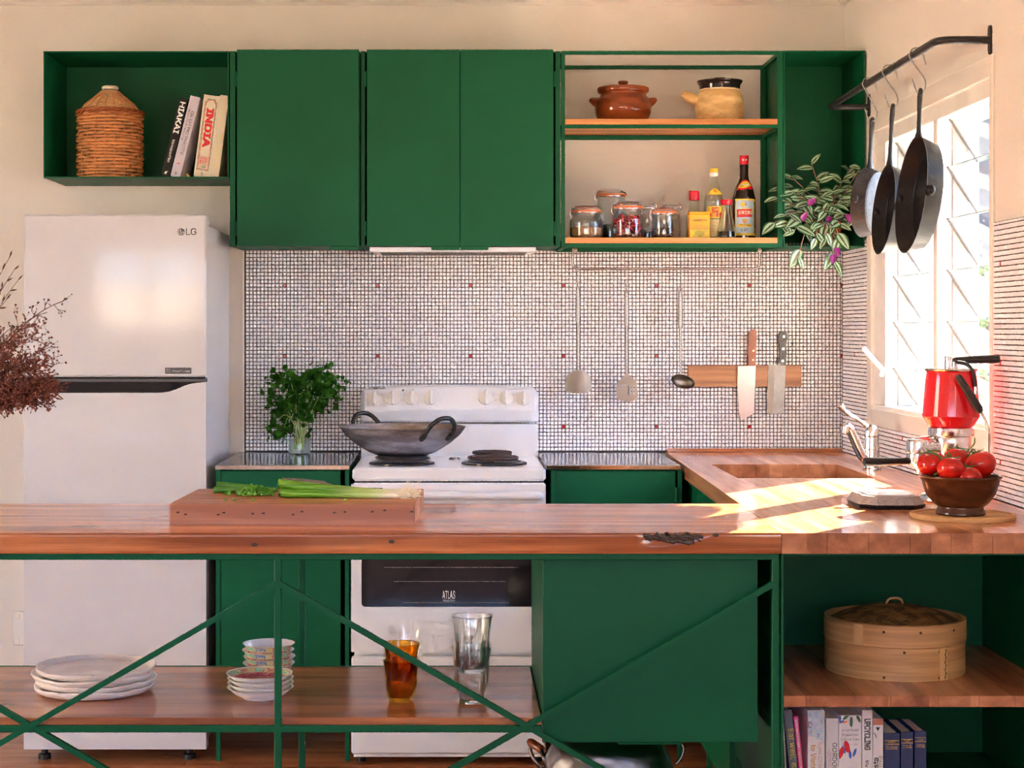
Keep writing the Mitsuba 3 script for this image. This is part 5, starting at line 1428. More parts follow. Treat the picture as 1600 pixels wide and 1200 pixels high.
def pan_hook(dd, zpan, lab_, turn_=0.0):
    h = thing('pan_hook', lab_, 'hook', 'hooks on the pot rail')
    y = dd - CAM_D
    # wire loops over the bar, runs down and carries the handle eye
    pts = [[BX + 0.026, y, zb_ - 0.028], [BX + 0.021, y, zb_ - 0.006]] + [[BX + 0.0135 * math.cos(t), y, zb_ + 0.0135 * math.sin(t)] for t in np.linspace(0.1, np.pi, 8)]
    zl = zpan - 0.001
    xl_ = EX
    pts += [[BX - 0.014, y, zb_ - 0.012], [xl_ + 0.011, y, zl + 0.036]]
    pts += [[xl_ + 0.013 * math.cos(t), y, zl + 0.013 + 0.013 * math.sin(t)] for t in np.linspace(0.2, -np.pi + 0.1, 8)]
    pts += [[xl_ - 0.021, y, zl + 0.036]]
    add(h, 'wire', tube(smooth_prof(np.array(pts), 3), 0.0019, 8), 'm_steel', 60)


mat('m_iron_pan', mottle_fn((0.009, 0.009, 0.011), 0.5, 26.0, 0.5), 0.36, specular=0.22)
mat('m_iron_grey', mottle_fn((0.036, 0.034, 0.036), 0.85, 22.0, 0.45), 0.40, specular=0.3)
for lab_, dd, R, dep, hl, fc, ptop, xr, rs, hl2 in (
        ('large cast-iron skillet, nearest and largest of the three hanging pans', 4.61, 0.152, 0.048, 0.115, math.pi, 141, 1.163, 'm_iron_pan', 'wire hook on the pot rail carrying the large nearest skillet'),
        ('middle cast-iron skillet hanging between the other two pans', 4.90, 0.124, 0.042, 0.162, math.pi, 165, 1.168, 'm_iron_pan', 'wire hook on the pot rail carrying the middle skillet'),
        ('smallest cast-iron skillet with a rusty pale base, farthest of the hanging pans', 5.14, 0.100, 0.042, 0.140, math.radians(144), 186, 1.175, 'm_iron_grey', 'wire hook on the pot rail carrying the smallest skillet')):
    zt2 = Z(ptop, dd)
    frying_pan(lab_, dd, R, dep, hl, fc, zt2 - 0.010, EX, rs)
    pan_hook(dd, zt2 - 0.005, hl2)
# ------------------------------------------------------------------ on the counter and the stove
# glass of coriander
d = 5.955
gc = np.array([X(468, d), d - CAM_D, 0.9003])
gl = thing('herb_glass', 'clear water glass on the steel counter holding the coriander', 'glass')
scene['m_clear_glass'] = {'type': 'thindielectric', 'int_ior': 1.5, 'specular_transmittance': rgb((0.95, 0.97, 0.95))}
scene['m_water'] = {'type': 'thindielectric', 'int_ior': 1.33, 'specular_transmittance': rgb((0.86, 0.93, 0.88))}
GR = 0.0385
add(gl, 'glass_wall', mv(lathe([(0, 0.001), (GR - 0.004, 0.001), (GR - 0.001, 0.004), (GR, 0.012), (GR, 0.105), (GR - 0.001, 0.108)], 40), gc), 'm_clear_glass', 50)
add(gl, 'rim', mv(tube([(GR * math.cos(a), GR * math.sin(a), 0.108) for a in np.linspace(0, 2 * np.pi, 49)[:-1]], 0.0012, 6, closed=True), gc), 'm_clear_glass', 50)
add(gl, 'base', mv(lathe([(0, 0.003), (GR - 0.004, 0.003), (GR - 0.002, 0.008), (0, 0.008)], 32), gc), 'm_clear_glass', 50)
add(gl, 'water', mv(lathe([(0, 0.009), (GR - 0.002, 0.009), (GR - 0.002, 0.048), (0, 0.048)], 32), gc), 'm_water', 40)
co = thing('coriander_bunch', 'bunch of fresh green coriander standing in the water glass', 'herbs')
mat('m_herb_stem', (0.34, 0.46, 0.16), 0.5)


def herb_fn(p, n, uv):
    k_ = fbm(p.x * 40, p.y * 40, p.z * 40, 2)
    return mix((0.014, 0.065, 0.008), (0.050, 0.18, 0.022), smoothstep(0.3, 0.7, k_))


scene['m_herb'] = {'type': 'principledthin', 'base_color': proc(herb_fn), 'roughness': 0.4, 'diff_trans': 0.5}
r = np.random.default_rng(31)


def frond():
    "a lobed coriander leaflet in the xy plane, stalk end at the origin"
    o = []
    for a, q in ((-100, .25), (-75, .75), (-58, .62), (-48, .9), (-30, .72), (-18, 1.0), (-8, .80), (0, 1.08), (8, .80), (18, 1.0), (30, .72), (48, .9), (58, .62), (75, .75), (100, .25)):
        o.append((q * math.cos(math.radians(a)) + 0.15, q * math.sin(math.radians(a)) * 0.85))
    o = [(0, 0)] + o
    V = np.array([(0.45, 0, 0.10)] + [(a, b, 0.18 * math.sin(5 * math.atan2(b, a))) for a, b in o])
    n_ = len(o)
    return mk(V, [[0, 1 + i, 1 + (i + 1) % n_] for i in range(n_)])


FR = frond()
tips = [(430, 592), (443, 600), (424, 618), (436, 640), (430, 668), (448, 655), (446, 628), (460, 612), (468, 598), (484, 588), (498, 580), (512, 592), (522, 600), (524, 618), (508, 612), (492, 606), (478, 622), (466, 640), (482, 648), (498, 636), (506, 626), (440, 676), (455, 668), (474, 660), (490, 592), (452, 585), (500, 600), (470, 615), (458, 636), (486, 634)]
lv = []
for p, q in tips:
    dd_ = d + r.uniform(-0.06, 0.045)
    e = W(p, q, dd_)
    s0 = gc + (r.uniform(-0.018, 0.012), r.uniform(-0.015, 0.015), 0.014)
    lip = gc + (np.clip((e[0] - gc[0]) * 0.35, -0.026, 0.026) + r.uniform(-0.006, 0.006), np.clip((e[1] - gc[1]) * 0.3, -0.025, 0.025), 0.110)
    crv = smooth_prof(np.array([s0, (s0 + lip) / 2 + (0.002, 0, 0), lip, (lip + e) / 2 + (0, 0, 0.012 if e[2] > lip[2] else 0.03), e]), 4)
    add(co, 'stem', tube(crv, np.linspace(0.0021, 0.0008, len(crv)), 6), 'm_herb_stem', 60)
    for _ in range(24):
        o = e + r.normal(0, 1, 3) * (0.015, 0.012, 0.014)
        m = FR.copy(); m.apply_scale(r.uniform(0.013, 0.021))
        lv.append(orient(m, o, r.normal(0, 1, 3) + (0, -0.5, 0.0), up=(r.normal() * 0.5, -0.7, 0.7), roll=r.uniform(-0.8, 0.8)))
add(co, 'foliage', cat(lv), 'm_herb', False, kind='stuff')

# wok on the front left element
dw_ = 5.55
wx, wy = X(629, dw_), YS + 0.15
wz = HOB + 0.0265
RW = 0.196


def wok_fn(p, n, uv):
    h = (p.z - wz) / 0.088
    streak = fbm(p.x * 14, p.y * 14, p.z * 60, 3)
    spots = noise(p.x * 150, p.y * 150, p.z * 150)
    c_ = mix((0.62, 0.64, 0.69), (0.38, 0.365, 0.38), smoothstep(0.35, 0.65, streak))
    heat = smoothstep(0.45, 0.75, fbm(p.x * 7 + 3, p.y * 7, p.z * 22, 2))
    c_ = mix(c_, (0.36, 0.19, 0.11), heat * 0.7)
    return c_ * (0.85 + 0.3 * spots)


metal('m_wok', proc(wok_fn), 0.36)
wo = thing('wok', 'carbon-steel wok with two black loop handles on the front left element', 'wok')
pf = smooth_prof([(0.072, 0.0), (0.105, 0.013), (0.145, 0.038), (0.178, 0.066), (RW, 0.090)], 6)
inner = pf[::-1] + (-0.0016, 0.0014)
add(wo, 'pan_body', mv(lathe(np.vstack([[0, 0], pf, inner, [0, 0.0016]]), 80), (wx, wy, wz)), 'm_wok', 40)
add(wo, 'base_ring', mv(lathe([(0.066, -0.006), (0.074, -0.006), (0.076, 0.0012), (0.066, 0.0)], 48), (wx, wy, wz)), 'm_iron', 40)
for a0, up in ((math.radians(-52), 1), (math.radians(128), 1)):
    ca, sa = math.cos(a0), math.sin(a0)
    rad_, tan_ = np.array([ca, sa, 0]), np.array([-sa, ca, 0])
    c0 = np.array([wx, wy, wz])
    P = lambda u_, out_, z_: c0 + rad_ * out_ + tan_ * u_ + np.array([0, 0, z_])
    hw = 0.050
    pts = smooth_prof(np.array([P(-hw, 0.176, 0.062), P(-hw * 1.02, 0.189, 0.078), P(-hw * 0.92, 0.203, 0.100), P(-hw * 0.5, 0.214, 0.119), P(0, 0.217, 0.124), P(hw * 0.5, 0.214, 0.119), P(hw * 0.92, 0.203, 0.100), P(hw * 1.02, 0.189, 0.078), P(hw, 0.176, 0.062)]), 5)
    hd = add(wo, 'handle', tube(pts, np.interp(np.linspace(0, 1, len(pts)), [0, 0.12, 0.25, 0.75, 0.88, 1], [0.004, 0.0055, 0.0068, 0.0068, 0.0055, 0.004]), 12), 'm_black', 50)
    for s in (-1, 1):
        fl_ = lathe([(0, 0), (0.013, 0), (0.013, 0.003), (0.010, 0.005), (0, 0.0055)], 16)
        fl_.apply_transform(np.diag([0.8, 1.3, 1, 1]))
        outn = rad_ * 0.72 + np.array([0, 0, -0.69])
        zc_ = np.cross(outn, tan_)
        M = np.eye(4); M[:3, 0] = tan_; M[:3, 1] = np.cross(outn / np.linalg.norm(outn), tan_); M[:3, 2] = outn / np.linalg.norm(outn); M[:3, 3] = P(s * hw, 0.1705, 0.066)
        fl_.apply_transform(M)
        if fl_.volume < 0: fl_.invert()
        add(hd, 'flange', fl_, 'm_black', 40)
        for q in (0.0, 0.014):
            rv = trimesh.creation.icosphere(1, 0.0036); rv.apply_translation(P(s * (hw - 0.002), 0.1745 + q * 0.65, 0.0655 + q)); add(hd, 'rivet', rv, 'm_steel_dark', 60)

# ------------------------------------------------------------------ cutting board and vegetables
BZ = TOP + 0.0003
A, B_, C_, D_ = W(264, 820, 3.778), W(648, 820, 3.778), W(662, 795, 4.145), W(311, 795, 4.145)
bp_ = Polygon([(A[0], A[1]), (B_[0], B_[1]), (C_[0], C_[1]), (D_[0], D_[1])]).buffer(-0.004).buffer(0.004)
BH = 0.043
m = prism(bp_, BH); m.apply_translation((0, 0, BZ))
cbd = thing('cutting_board', 'thick timber chopping board with dark nail holes along its edge, on the peninsula', 'chopping board')
add(cbd, 'block', m, 'm_board', 30)
ft = lambda p: A[0] + (p - 264) * (B_[0] - A[0]) / (648 - 264)
for p, q in ((278, 800.5), (290, 803.5), (341, 804), (349.5, 801), (395, 802.5), (411.5, 802), (458, 804), (472, 799.5), (522.5, 801), (539, 800), (582, 799.5), (601, 797.5), (643.5, 799.5)):
    add(cbd, 'nail_hole', mv(lathe([(0, 0.0006), (1, 0.0)][::-1], 12), (ft(p), A[1] - 0.0001, Z(q, 3.778)), rx=90, sc=(0.0034, 0.0019, 1)), 'm_knot')
BT = BZ + BH + 0.0003


def onion_fn(p, n, uv):
    t = (p.x - X(470, 3.93)) / (X(640, 3.93) - X(470, 3.93))
    st = noise(p.x * 8, p.y * 420, p.z * 420)
    g = mix((0.055, 0.21, 0.012), (0.19, 0.42, 0.035), smoothstep(0.25, 0.75, st))
    g = mix(g, (0.44, 0.58, 0.18), smoothstep(0.2, 0.68, t))
    return mix(g, (0.80, 0.77, 0.60), smoothstep(0.60, 0.90, t + 0.1 * (st - 0.5)))


mat('m_onion', proc(onion_fn), 0.3, specular=0.5)
mat('m_onion_green', glaze_fn((0.035, 0.15, 0.012), (0.075, 0.26, 0.025), 3.0), 0.3)
mat('m_onion_cut', glaze_fn((0.06, 0.24, 0.012), (0.22, 0.46, 0.045), 6.0), 0.35)
mat('m_root', (0.80, 0.74, 0.56), 0.6)
r = np.random.default_rng(41)
GO = 'spring onions on the chopping board'
onions = [(436, 640, 3.975, 0.0128, 0.0, 0.0), (435, 630, 3.960, 0.0120, 0.021, 0.0), (438, 636, 3.945, 0.0128, 0.0, 0.0), (437, 641, 3.930, 0.0115, 0.020, 0.0), (440, 622, 3.915, 0.0125, 0.0, 0.0)]
for i, (p0, p1, dd, rl, zl, bend) in enumerate(onions):
    a, b2 = X(p0, dd), X(p1, dd); y = dd - CAM_D
    lab_ = ['spring onion with pale root end, at the back of the bunch on the chopping board', 'topmost spring onion of the bunch, its green end raised', 'spring onion low in the middle of the bunch on the chopping board', 'spring onion resting on the front two of the bunch, its green end raised', 'shortest spring onion, at the front foot of the bunch'][i]
    so = thing('spring_onion', lab_, 'spring onion', GO)
    n_ = 24; t = np.linspace(0, 1, n_)
    rad = np.interp(t, [0, 0.3, 0.6, 0.85, 0.95, 1], [rl, rl * 0.82, 0.0085, 0.0070, 0.0078, 0.004])
    zz = BT + np.maximum(rad * np.interp(t, [0, 0.5, 1], [0.75, 0.9, 1.0]), 0) + zl * (1 - t) ** 1.5
    pts = np.stack([a + (b2 - a) * t, y + bend * np.sin(t * 3) + 0.012 * (t - 0.5) * (i - 2) * -1, zz], 1)
    m = tube(pts, rad, 14)
    yy = np.interp(m.vertices[:, 0], pts[:, 0], pts[:, 1]); z0 = np.interp(m.vertices[:, 0], pts[:, 0], pts[:, 2])
    fl_ = np.interp(m.vertices[:, 0], [a, (a + b2) / 2, b2], [0.75, 0.9, 1.0]); m.vertices[:, 2] = z0 + (m.vertices[:, 2] - z0) * fl_
    add(so, 'stalk', m, 'm_onion', 60)
    rt = []
    e = pts[-1]
    for _ in range(40):
        dv = np.array([r.uniform(0.3, 1.0), r.normal(0, 0.5), r.normal(0.15, 0.4)]) * r.uniform(0.012, 0.034)
        q1, q2 = e + dv * 0.5 + r.normal(0, 0.002, 3), e + dv; q1[2], q2[2] = max(q1[2], BT + 0.001), max(q2[2], BT + 0.001)
        rt.append(tube(np.array([e - (0.002, 0, 0), q1, q2]), [0.0010, 0.0009, 0.0005], 4))
    add(so, 'roots', cat(rt), 'm_root', 60)
for i, (p0, q0, p1, q1, dd, rr) in enumerate(((338, 757, 402, 765, 4.07, 0.008), (334, 768, 430, 765, 4.03, 0.0075), (345, 763, 434, 768, 4.05, 0.007))):
    a, b2 = W(p0, q0, dd), W(p1, q1, dd); a[2] = BT + rr * (1.0 + 0.9 * (i == 0)); b2[2] = BT + rr
    pts = np.linspace(a, b2, 12); pts[:, 1] += 0.004 * np.sin(np.linspace(0, 3, 12) + i)
    lab_ = ('cut green onion top, uppermost of the three behind the chopped pile', 'cut green onion top, longest of the three behind the chopped pile', 'cut green onion top lying between the other two, behind the chopped pile')[i]
    solo('onion_top', tube(pts, rr * np.interp(np.linspace(0, 1, 12), [0, 1], [1.0, 0.7]), 12), 'm_onion_green', lab_, 'spring onion', 60, 'cut onion tops behind the pile')
pile = []
for _ in range(210):
    a = r.normal(0, 1, 2)
    x, y = X(398, 3.99) + a[0] * 0.022, 3.985 - CAM_D + a[1] * 0.016
    h = 0.020 * math.exp(-(a[0] ** 2 + a[1] ** 2) / 2)
    rr, ll = r.uniform(0.0022, 0.0042), r.uniform(0.003, 0.007)
    m = lathe([(rr * 0.75, 0), (rr, 0), (rr, ll), (rr * 0.75, ll), (rr * 0.75, 0)], 8)
    pile.append(mv(m, (x, y, BT + 0.002 + h * r.random()), rx=r.uniform(0, 90), rz=r.uniform(0, 180)))
for p, q in ((352, 772), (395, 778), (540, 778), (366, 775)):
    pile.append(mv(lathe([(0, 0), (0.004, 0), (0.004, 0.003), (0, 0.003)], 8), (X(p, 3.86), 3.86 - CAM_D, BT + 0.0002), rz=20))
tag(add(None, 'chopped_onion', cat(pile), 'm_onion_cut', False), 'pile of chopped green spring onion on the chopping board', 'chopped onion', None, 'stuff')
kn = thing('kitchen_knife', 'dark steel chef knife lying behind the spring onions on the chopping board', 'knife')
kd = 4.02
bl = Polygon([(X(437, kd), 0.0), (X(440, kd), 0.037), (X(470, kd), 0.035), (X(505, kd), 0.029), (X(524, kd), 0.018), (X(530, kd), 0.003), (X(528, kd), 0.0)])
m = prism(bl, 0.0022); m = turn(m, 62, [1, 0, 0]); m.apply_translation((0, kd - CAM_D, BT + 0.0006))
metal('m_knife_dark', mottle_fn((0.20, 0.18, 0.17), 0.4, 60.0, 0.3), 0.3)
add(kn, 'blade', m, 'm_knife_dark', 30)
add(kn, 'handle', tube([(X(531, kd), kd - CAM_D, BT + 0.0068), (X(560, kd), kd - CAM_D - 0.001, BT + 0.0068), (X(598, kd), kd - CAM_D - 0.002, BT + 0.0068)], [0.0055, 0.0064, 0.006], 12), 'm_black', 50)

# ------------------------------------------------------------------ tap, scale, coffee machine, bowl of tomatoes
dt = 5.24
tc = np.array([X(1362, dt), dt - CAM_D, TOP + 0.0003])
tp = thing('mixer_tap', 'chrome single-lever mixer tap behind the sink, beside the window', 'tap')
add(tp, 'body', mv(lathe(np.vstack([[0, 0], [[0.026, 0], [0.026, 0.006], [0.0225, 0.010], [0.0215, 0.060], [0.0225, 0.062], [0.0225, 0.066], [0.0215, 0.068], [0.0205, 0.096]], smooth_prof([(0.0205, 0.098), (0.0215, 0.104), (0.0185, 0.122), (0.010, 0.132)], 4), [0, 0.134]]), 36), tc), 'm_chrome', 40)
sp = smooth_prof(np.array([tc + (-0.010, 0, 0.030), tc + (-0.030, -0.004, 0.046), tc + (-0.052, -0.008, 0.092), tc + (-0.066, -0.011, 0.122), tc + (-0.078, -0.014, 0.131)]), 6)
add(tp, 'spout', tube(sp, np.linspace(0.0165, 0.0125, len(sp)), 16), 'm_chrome', 50)
add(tp, 'aerator', mv(lathe([(0, 0), (0.0125, 0), (0.0135, 0.004), (0.0135, 0.022), (0.010, 0.026), (0, 0.026)], 24), tc + (-0.080, -0.014, 0.108)), 'm_chrome', 40)
lvp = smooth_prof(np.array([tc + (0.0, 0, 0.118), tc + (-0.024, 0.0, 0.137), tc + (-0.058, 0.0, 0.160), tc + (-0.078, 0, 0.172), tc + (-0.092, 0, 0.190)]), 5)
lm = tube(lvp, np.interp(np.linspace(0, 1, len(lvp)), [0, 0.3, 0.75, 1], [0.008, 0.0055, 0.0065, 0.0105]), 12)
add(tp, 'lever', lm, 'm_chrome', 50)
# kitchen scale
sca = thing('kitchen_scale', 'flat grey kitchen scale with a black base, on the sunlit bench beside the tomato bowl', 'scale')
x0, x1, y0, y1 = X(1339, 4.13), 1.085, 4.085 - CAM_D, 4.285 - CAM_D
def octo(x0, x1, y0, y1, c_): return Polygon([(x0 + c_, y0), (x1 - c_, y0), (x1, y0 + c_), (x1, y1 - c_), (x1 - c_, y1), (x0 + c_, y1), (x0, y1 - c_), (x0, y0 + c_)])
def frustum(pa, za, pb, zb):
    return trimesh.convex.convex_hull(np.vstack([np.c_[np.array(pa.exterior.coords)[:-1], np.full(len(pa.exterior.coords) - 1, za)], np.c_[np.array(pb.exterior.coords)[:-1], np.full(len(pb.exterior.coords) - 1, zb)]]))
mat('m_scale_grey', mottle_fn((0.30, 0.28, 0.26), 0.25, 120.0, 0.3), 0.4)
b0 = octo(x0, x1, y0, y1, 0.035)
add(sca, 'base', frustum(b0.buffer(-0.006), TOP + 0.0003, b0, TOP + 0.010), 'm_black_gloss')
add(sca, 'body', frustum(b0.buffer(-0.002), TOP + 0.0103, b0.buffer(-0.014), TOP + 0.029), 'm_scale_grey')
add(sca, 'platform', frustum(b0.buffer(-0.024), TOP + 0.0292, b0.buffer(-0.026), TOP + 0.032), 'm_scale_top')
mat('m_scale_top', (0.55, 0.54, 0.53), 0.28, metallic=0.6)
# lever coffee machine
dm = 4.30
mc = np.array([1.192, dm - CAM_D, TOP + 0.0003])
H0 = mc[2]
cm = thing('coffee_machine', 'red lever espresso machine with chrome group and black handles, behind the tomato bowl', 'coffee machine')
mat('m_red_enamel', (0.62, 0.004, 0.012), 0.10, specular=0.6, clearcoat=0.6, clearcoat_gloss=0.95)
zz = lambda py: Z(py, dm)
add(cm, 'base_plate', mv(lathe([(0, 0), (0.072, 0), (0.076, 0.004), (0.074, 0.014), (0.060, 0.022), (0, 0.023)], 40), mc), 'm_chrome', 40)
add(cm, 'column', mv(lathe([(0, 0.022), (0.032, 0.022), (0.026, 0.035), (0.026, 0.120), (0.034, 0.135), (0, 0.135)], 28), mc), 'm_chrome', 40)
boil = [(0, zz(667)), (0.049, zz(667)), (0.0535, zz(664)), (0.0665, zz(651.5)), (0.0675, zz(649)), (0.0605, zz(595)), (0.0575, zz(582)), (0.0590, zz(579.5)), (0, zz(579.5))]
add(cm, 'boiler', mv(lathe(boil, 56), (mc[0], mc[1], 0)), 'm_red_enamel', 25)
add(cm, 'boiler_lid', mv(lathe([(0, zz(579.3)), (0.0615, zz(579.3)), (0.0625, zz(577.5)), (0.060, zz(575.5)), (0, zz(574.5))], 48), (mc[0], mc[1], 0)), 'm_chrome', 40)
add(cm, 'collar', mv(lathe([(0, zz(681)), (0.052, zz(681)), (0.054, zz(679)), (0.054, zz(668.5)), (0.052, zz(667.3)), (0, zz(667.3))], 48), (mc[0], mc[1], 0)), 'm_chrome', 40)
gx_, gy_ = X(1434, dm - 0.02), mc[1] - 0.02
import manifold3d as m3
def hull_of(spheres):
    pts = []
    for (c_, r_) in spheres:
        s = trimesh.creation.icosphere(2, r_); pts.append(s.vertices + np.asarray(c_))
    return trimesh.convex.convex_hull(np.vstack(pts))
add(cm, 'group_body', cat([hull_of([((mc[0], mc[1], zz(700)), 0.046), ((mc[0], mc[1], zz(690)), 0.048)]), hull_of([((mc[0] - 0.02, mc[1], zz(697)), 0.028), ((gx_ + 0.006, gy_, zz(697)), 0.024)])]), 'm_chrome', 50)
add(cm, 'group_head', mv(lathe([(0, zz(722)), (0.026, zz(722)), (0.0275, zz(720)), (0.0275, zz(708)), (0.0265, zz(706.5)), (0.0275, zz(705)), (0.0275, zz(690)), (0.024, zz(685.5)), (0, zz(684))], 40), (gx_, gy_, 0)), 'm_chrome', 40)
pfz = zz(720)
pff = add(cm, 'portafilter', [mv(lathe([(0, -0.022), (0.007, -0.022), (0.010, -0.010), (0.022, 0.0), (0.0255, 0.006), (0, 0.006)], 28), (gx_ + 0.004, gy_, zz(724)))], 'm_chrome', 40)
hs = np.array([gx_ - 0.022, gy_ - 0.01, zz(719)]); he = np.array([X(1350.5, dm - 0.05), gy_ - 0.030, zz(719.5)])
tt = np.linspace(0, 1, 12)[:, None]
add(pff, 'handle', tube(hs * (1 - tt) + he * tt, np.interp(tt[:, 0], [0, 0.12, 0.5, 0.92, 1], [0.0075, 0.0088, 0.0100, 0.0108, 0.0095]), 18), 'm_black_gloss', 50)
add(pff, 'ferrule', tube(np.array([hs + (0.012, 0.004, 0), hs - (0.002, 0, 0)]), 0.0092, 18), 'm_chrome', 50)
tz = zz(575.5)
add(cm, 'valve_block', [box(X(1477, dm) , X(1485, dm), mc[1] - 0.010, mc[1] + 0.010, tz, zz(557), 0.002), box(X(1488, dm), X(1495, dm), mc[1] - 0.008, mc[1] + 0.008, tz, zz(564), 0.002)], 'm_chrome')
t0_, t1_ = np.array([X(1488, dm), mc[1], zz(563)]), np.array([X(1562, dm - 0.05), mc[1] - 0.05, zz(560.5)])
tt = np.linspace(0, 1, 14)[:, None]
add(cm, 'lid_handle', tube(t0_ * (1 - tt) + t1_ * tt, np.interp(tt[:, 0], [0, 0.08, 0.3, 0.9, 1.0], [0.004, 0.0075, 0.0088, 0.0105, 0.0085]), 18), 'm_black', 50)
dl = 4.215
add(cm, 'lever_handle', tube(np.linspace(W(1496, 587, dl), W(1532.5, 644, dl), 12), np.interp(np.linspace(0, 1, 12), [0, 0.08, 0.5, 0.95, 1], [0.007, 0.0085, 0.0098, 0.0098, 0.007]), 18), 'm_black', 50)
add(cm, 'lever_rod', tube(smooth_prof(np.array([W(1532, 643, dl), W(1540, 658, dl), W(1545, 678, dl), W(1545, 700, dl + 0.01), W(1543, 735, dl + 0.03), W(1532, 765, dl + 0.06)]), 6), 0.0042, 12), 'm_chrome', 50)
add(cm, 'safety_tube', tube(smooth_prof(np.array([W(1496, 566, dm - 0.03), W(1510, 569, dm - 0.04), W(1519, 579, dm - 0.05), W(1523, 595, dm - 0.05), W(1524, 608, dm - 0.05)]), 5), 0.0045, 10), 'm_black', 50)
add(cm, 'tube_tip', tube([W(1524, 604, dm - 0.05), W(1524, 616, dm - 0.05)], 0.0048, 10), 'm_chrome', 50)
# cork mat and bowl of tomatoes
mat_c = np.array([X(1504, 3.91), 3.91 - CAM_D, TOP + 0.0003])
mat('m_cork', glaze_fn((0.46, 0.24, 0.09), (0.62, 0.37, 0.16), 8.0), 0.8)
solo('cork_mat', mv(lathe([(0, 0), (0.110, 0), (0.1125, 0.003), (0.1125, 0.008), (0.110, 0.0105), (0.103, 0.0105), (0.101, 0.008), (0, 0.008)], 56), mat_c), 'm_cork', 'round cork mat under the wooden bowl of tomatoes', 'mat', 40)
bwc = mat_c + (-0.006, -0.005, 0.0084)
mat('m_bowl_wood', wood_fn(0, (0.040, 0.011, 0.004), (0.090, 0.026, 0.009), (0.15, 0.052, 0.018), ring=18.0, seed=44.0), 0.16, specular=0.5)
bpf = np.vstack([[0, 0], [[0.050, 0], [0.0525, 0.002], [0.0525, 0.008], [0.0490, 0.014]], smooth_prof([(0.0490, 0.018), (0.058, 0.025), (0.073, 0.044), (0.0805, 0.066), (0.0845, 0.076), (0.0885, 0.082)], 4), [[0.0885, 0.086], [0.084, 0.085]], smooth_prof([(0.078, 0.076), (0.070, 0.048), (0.050, 0.028), (0.02, 0.022)], 4), [0, 0.022]])
solo('fruit_bowl', mv(lathe(bpf, 64), bwc), 'm_bowl_wood', 'footed dark timber bowl holding tomatoes, on the cork mat', 'bowl', 40)
mat('m_tomato', glaze_fn((0.44, 0.007, 0.005), (0.54, 0.016, 0.008), 2.0, 0.0), 0.16, specular=0.6)
mat('m_calyx', (0.07, 0.17, 0.03), 0.5)
toms = [('tomato with green vine stems, at the left of the bowl', 1456, 724, 3.905, 0.0300, (-0.25, -0.2, 1)), ('tomato at the back of the bowl, behind the two front ones', 1496, 719, 3.955, 0.0300, (0.2, 0.25, 1)),
        ('small tomato at the front middle of the bowl', 1485.5, 733, 3.850, 0.0275, (0.1, 0.5, 0.9)), ('largest tomato, at the right of the bowl', 1532, 726, 3.885, 0.0318, (-0.3, 0.45, 1)), ('tomato low in the bowl, only its top showing beside the largest one', 1513, 746, 3.850, 0.0265, (0, 0.3, 1))]
for lab_, p, q, dd, rr, ax in toms:
    t_ = thing('tomato', lab_, 'tomato', 'tomatoes in the wooden bowl')
    pr = [(rr * math.sin(a) * 1.06, -rr * 0.88 * math.cos(a) - (0.006 * math.exp(-(((math.pi - a)) / 0.35) ** 2))) for a in np.linspace(0, math.pi, 22)]
    pr[0] = (0, pr[0][1]); pr[-1] = (0, pr[-1][1])
    m = lathe(pr, 36)
    ax = np.array(ax, float); ax /= np.linalg.norm(ax)
    M = np.eye(4); M[:3, 2] = ax; M[:3, 0] = np.cross([0, 1, 0], ax) / np.linalg.norm(np.cross([0, 1, 0], ax)); M[:3, 1] = np.cross(ax, M[:3, 0]); M[:3, 3] = W(p, q, dd)
    m.apply_transform(M); add(t_, 'fruit', m, 'm_tomato', 60)
    cs = []
    for k_ in range(5):
        a = k_ * 2 * math.pi / 5 + 0.3
        top_ = rr * 0.80
        pts = np.array([[0, 0, top_], [0.006 * math.cos(a), 0.006 * math.sin(a), top_ + 0.003], [0.016 * math.cos(a), 0.016 * math.sin(a), top_ + 0.001 + 0.004 * (k_ % 2)], [0.023 * math.cos(a + .2), 0.023 * math.sin(a + .2), top_ + 0.002 + 0.006 * (k_ % 2)]])
        cs.append(tube(smooth_prof(pts, 3), np.linspace(0.0022, 0.0006, 10), 5))
    m = cat(cs); m.apply_transform(M); add(t_, 'calyx', m, 'm_calyx', 60)
vine = [(1452, 707), (1466, 712), (1474, 722), (1468, 736), (1459, 742)], [(1474, 722), (1482, 708), (1487, 716)], [(1510, 706), (1522, 694), (1523, 684)], [(1513, 712), (1520, 702), (1526, 708)]
solo('tomato_vine', cat([tube(smooth_prof(np.array([W(p, q, dv) for (p, q) in L]), 4), 0.0017, 6) for L, dv in zip(vine, (3.865, 3.87, 3.94, 3.93))]), 'm_calyx', 'green vine stems trailing over the tomatoes in the bowl', 'vine', 60)

# ------------------------------------------------------------------ on the peninsula shelf
SHZ = SH + 0.0003


def speck_fn(p, n, uv):
    s_ = noise(p.x * 330, p.y * 330, p.z * 330)
    k_ = fbm(p.x * 16, p.y * 16, p.z * 60, 2)
    c_ = mix((0.70, 0.65, 0.61), (0.60, 0.54, 0.50), smoothstep(0.35, 0.7, k_))
    return mix(c_, (0.07, 0.055, 0.045), smoothstep(0.86, 0.92, s_))


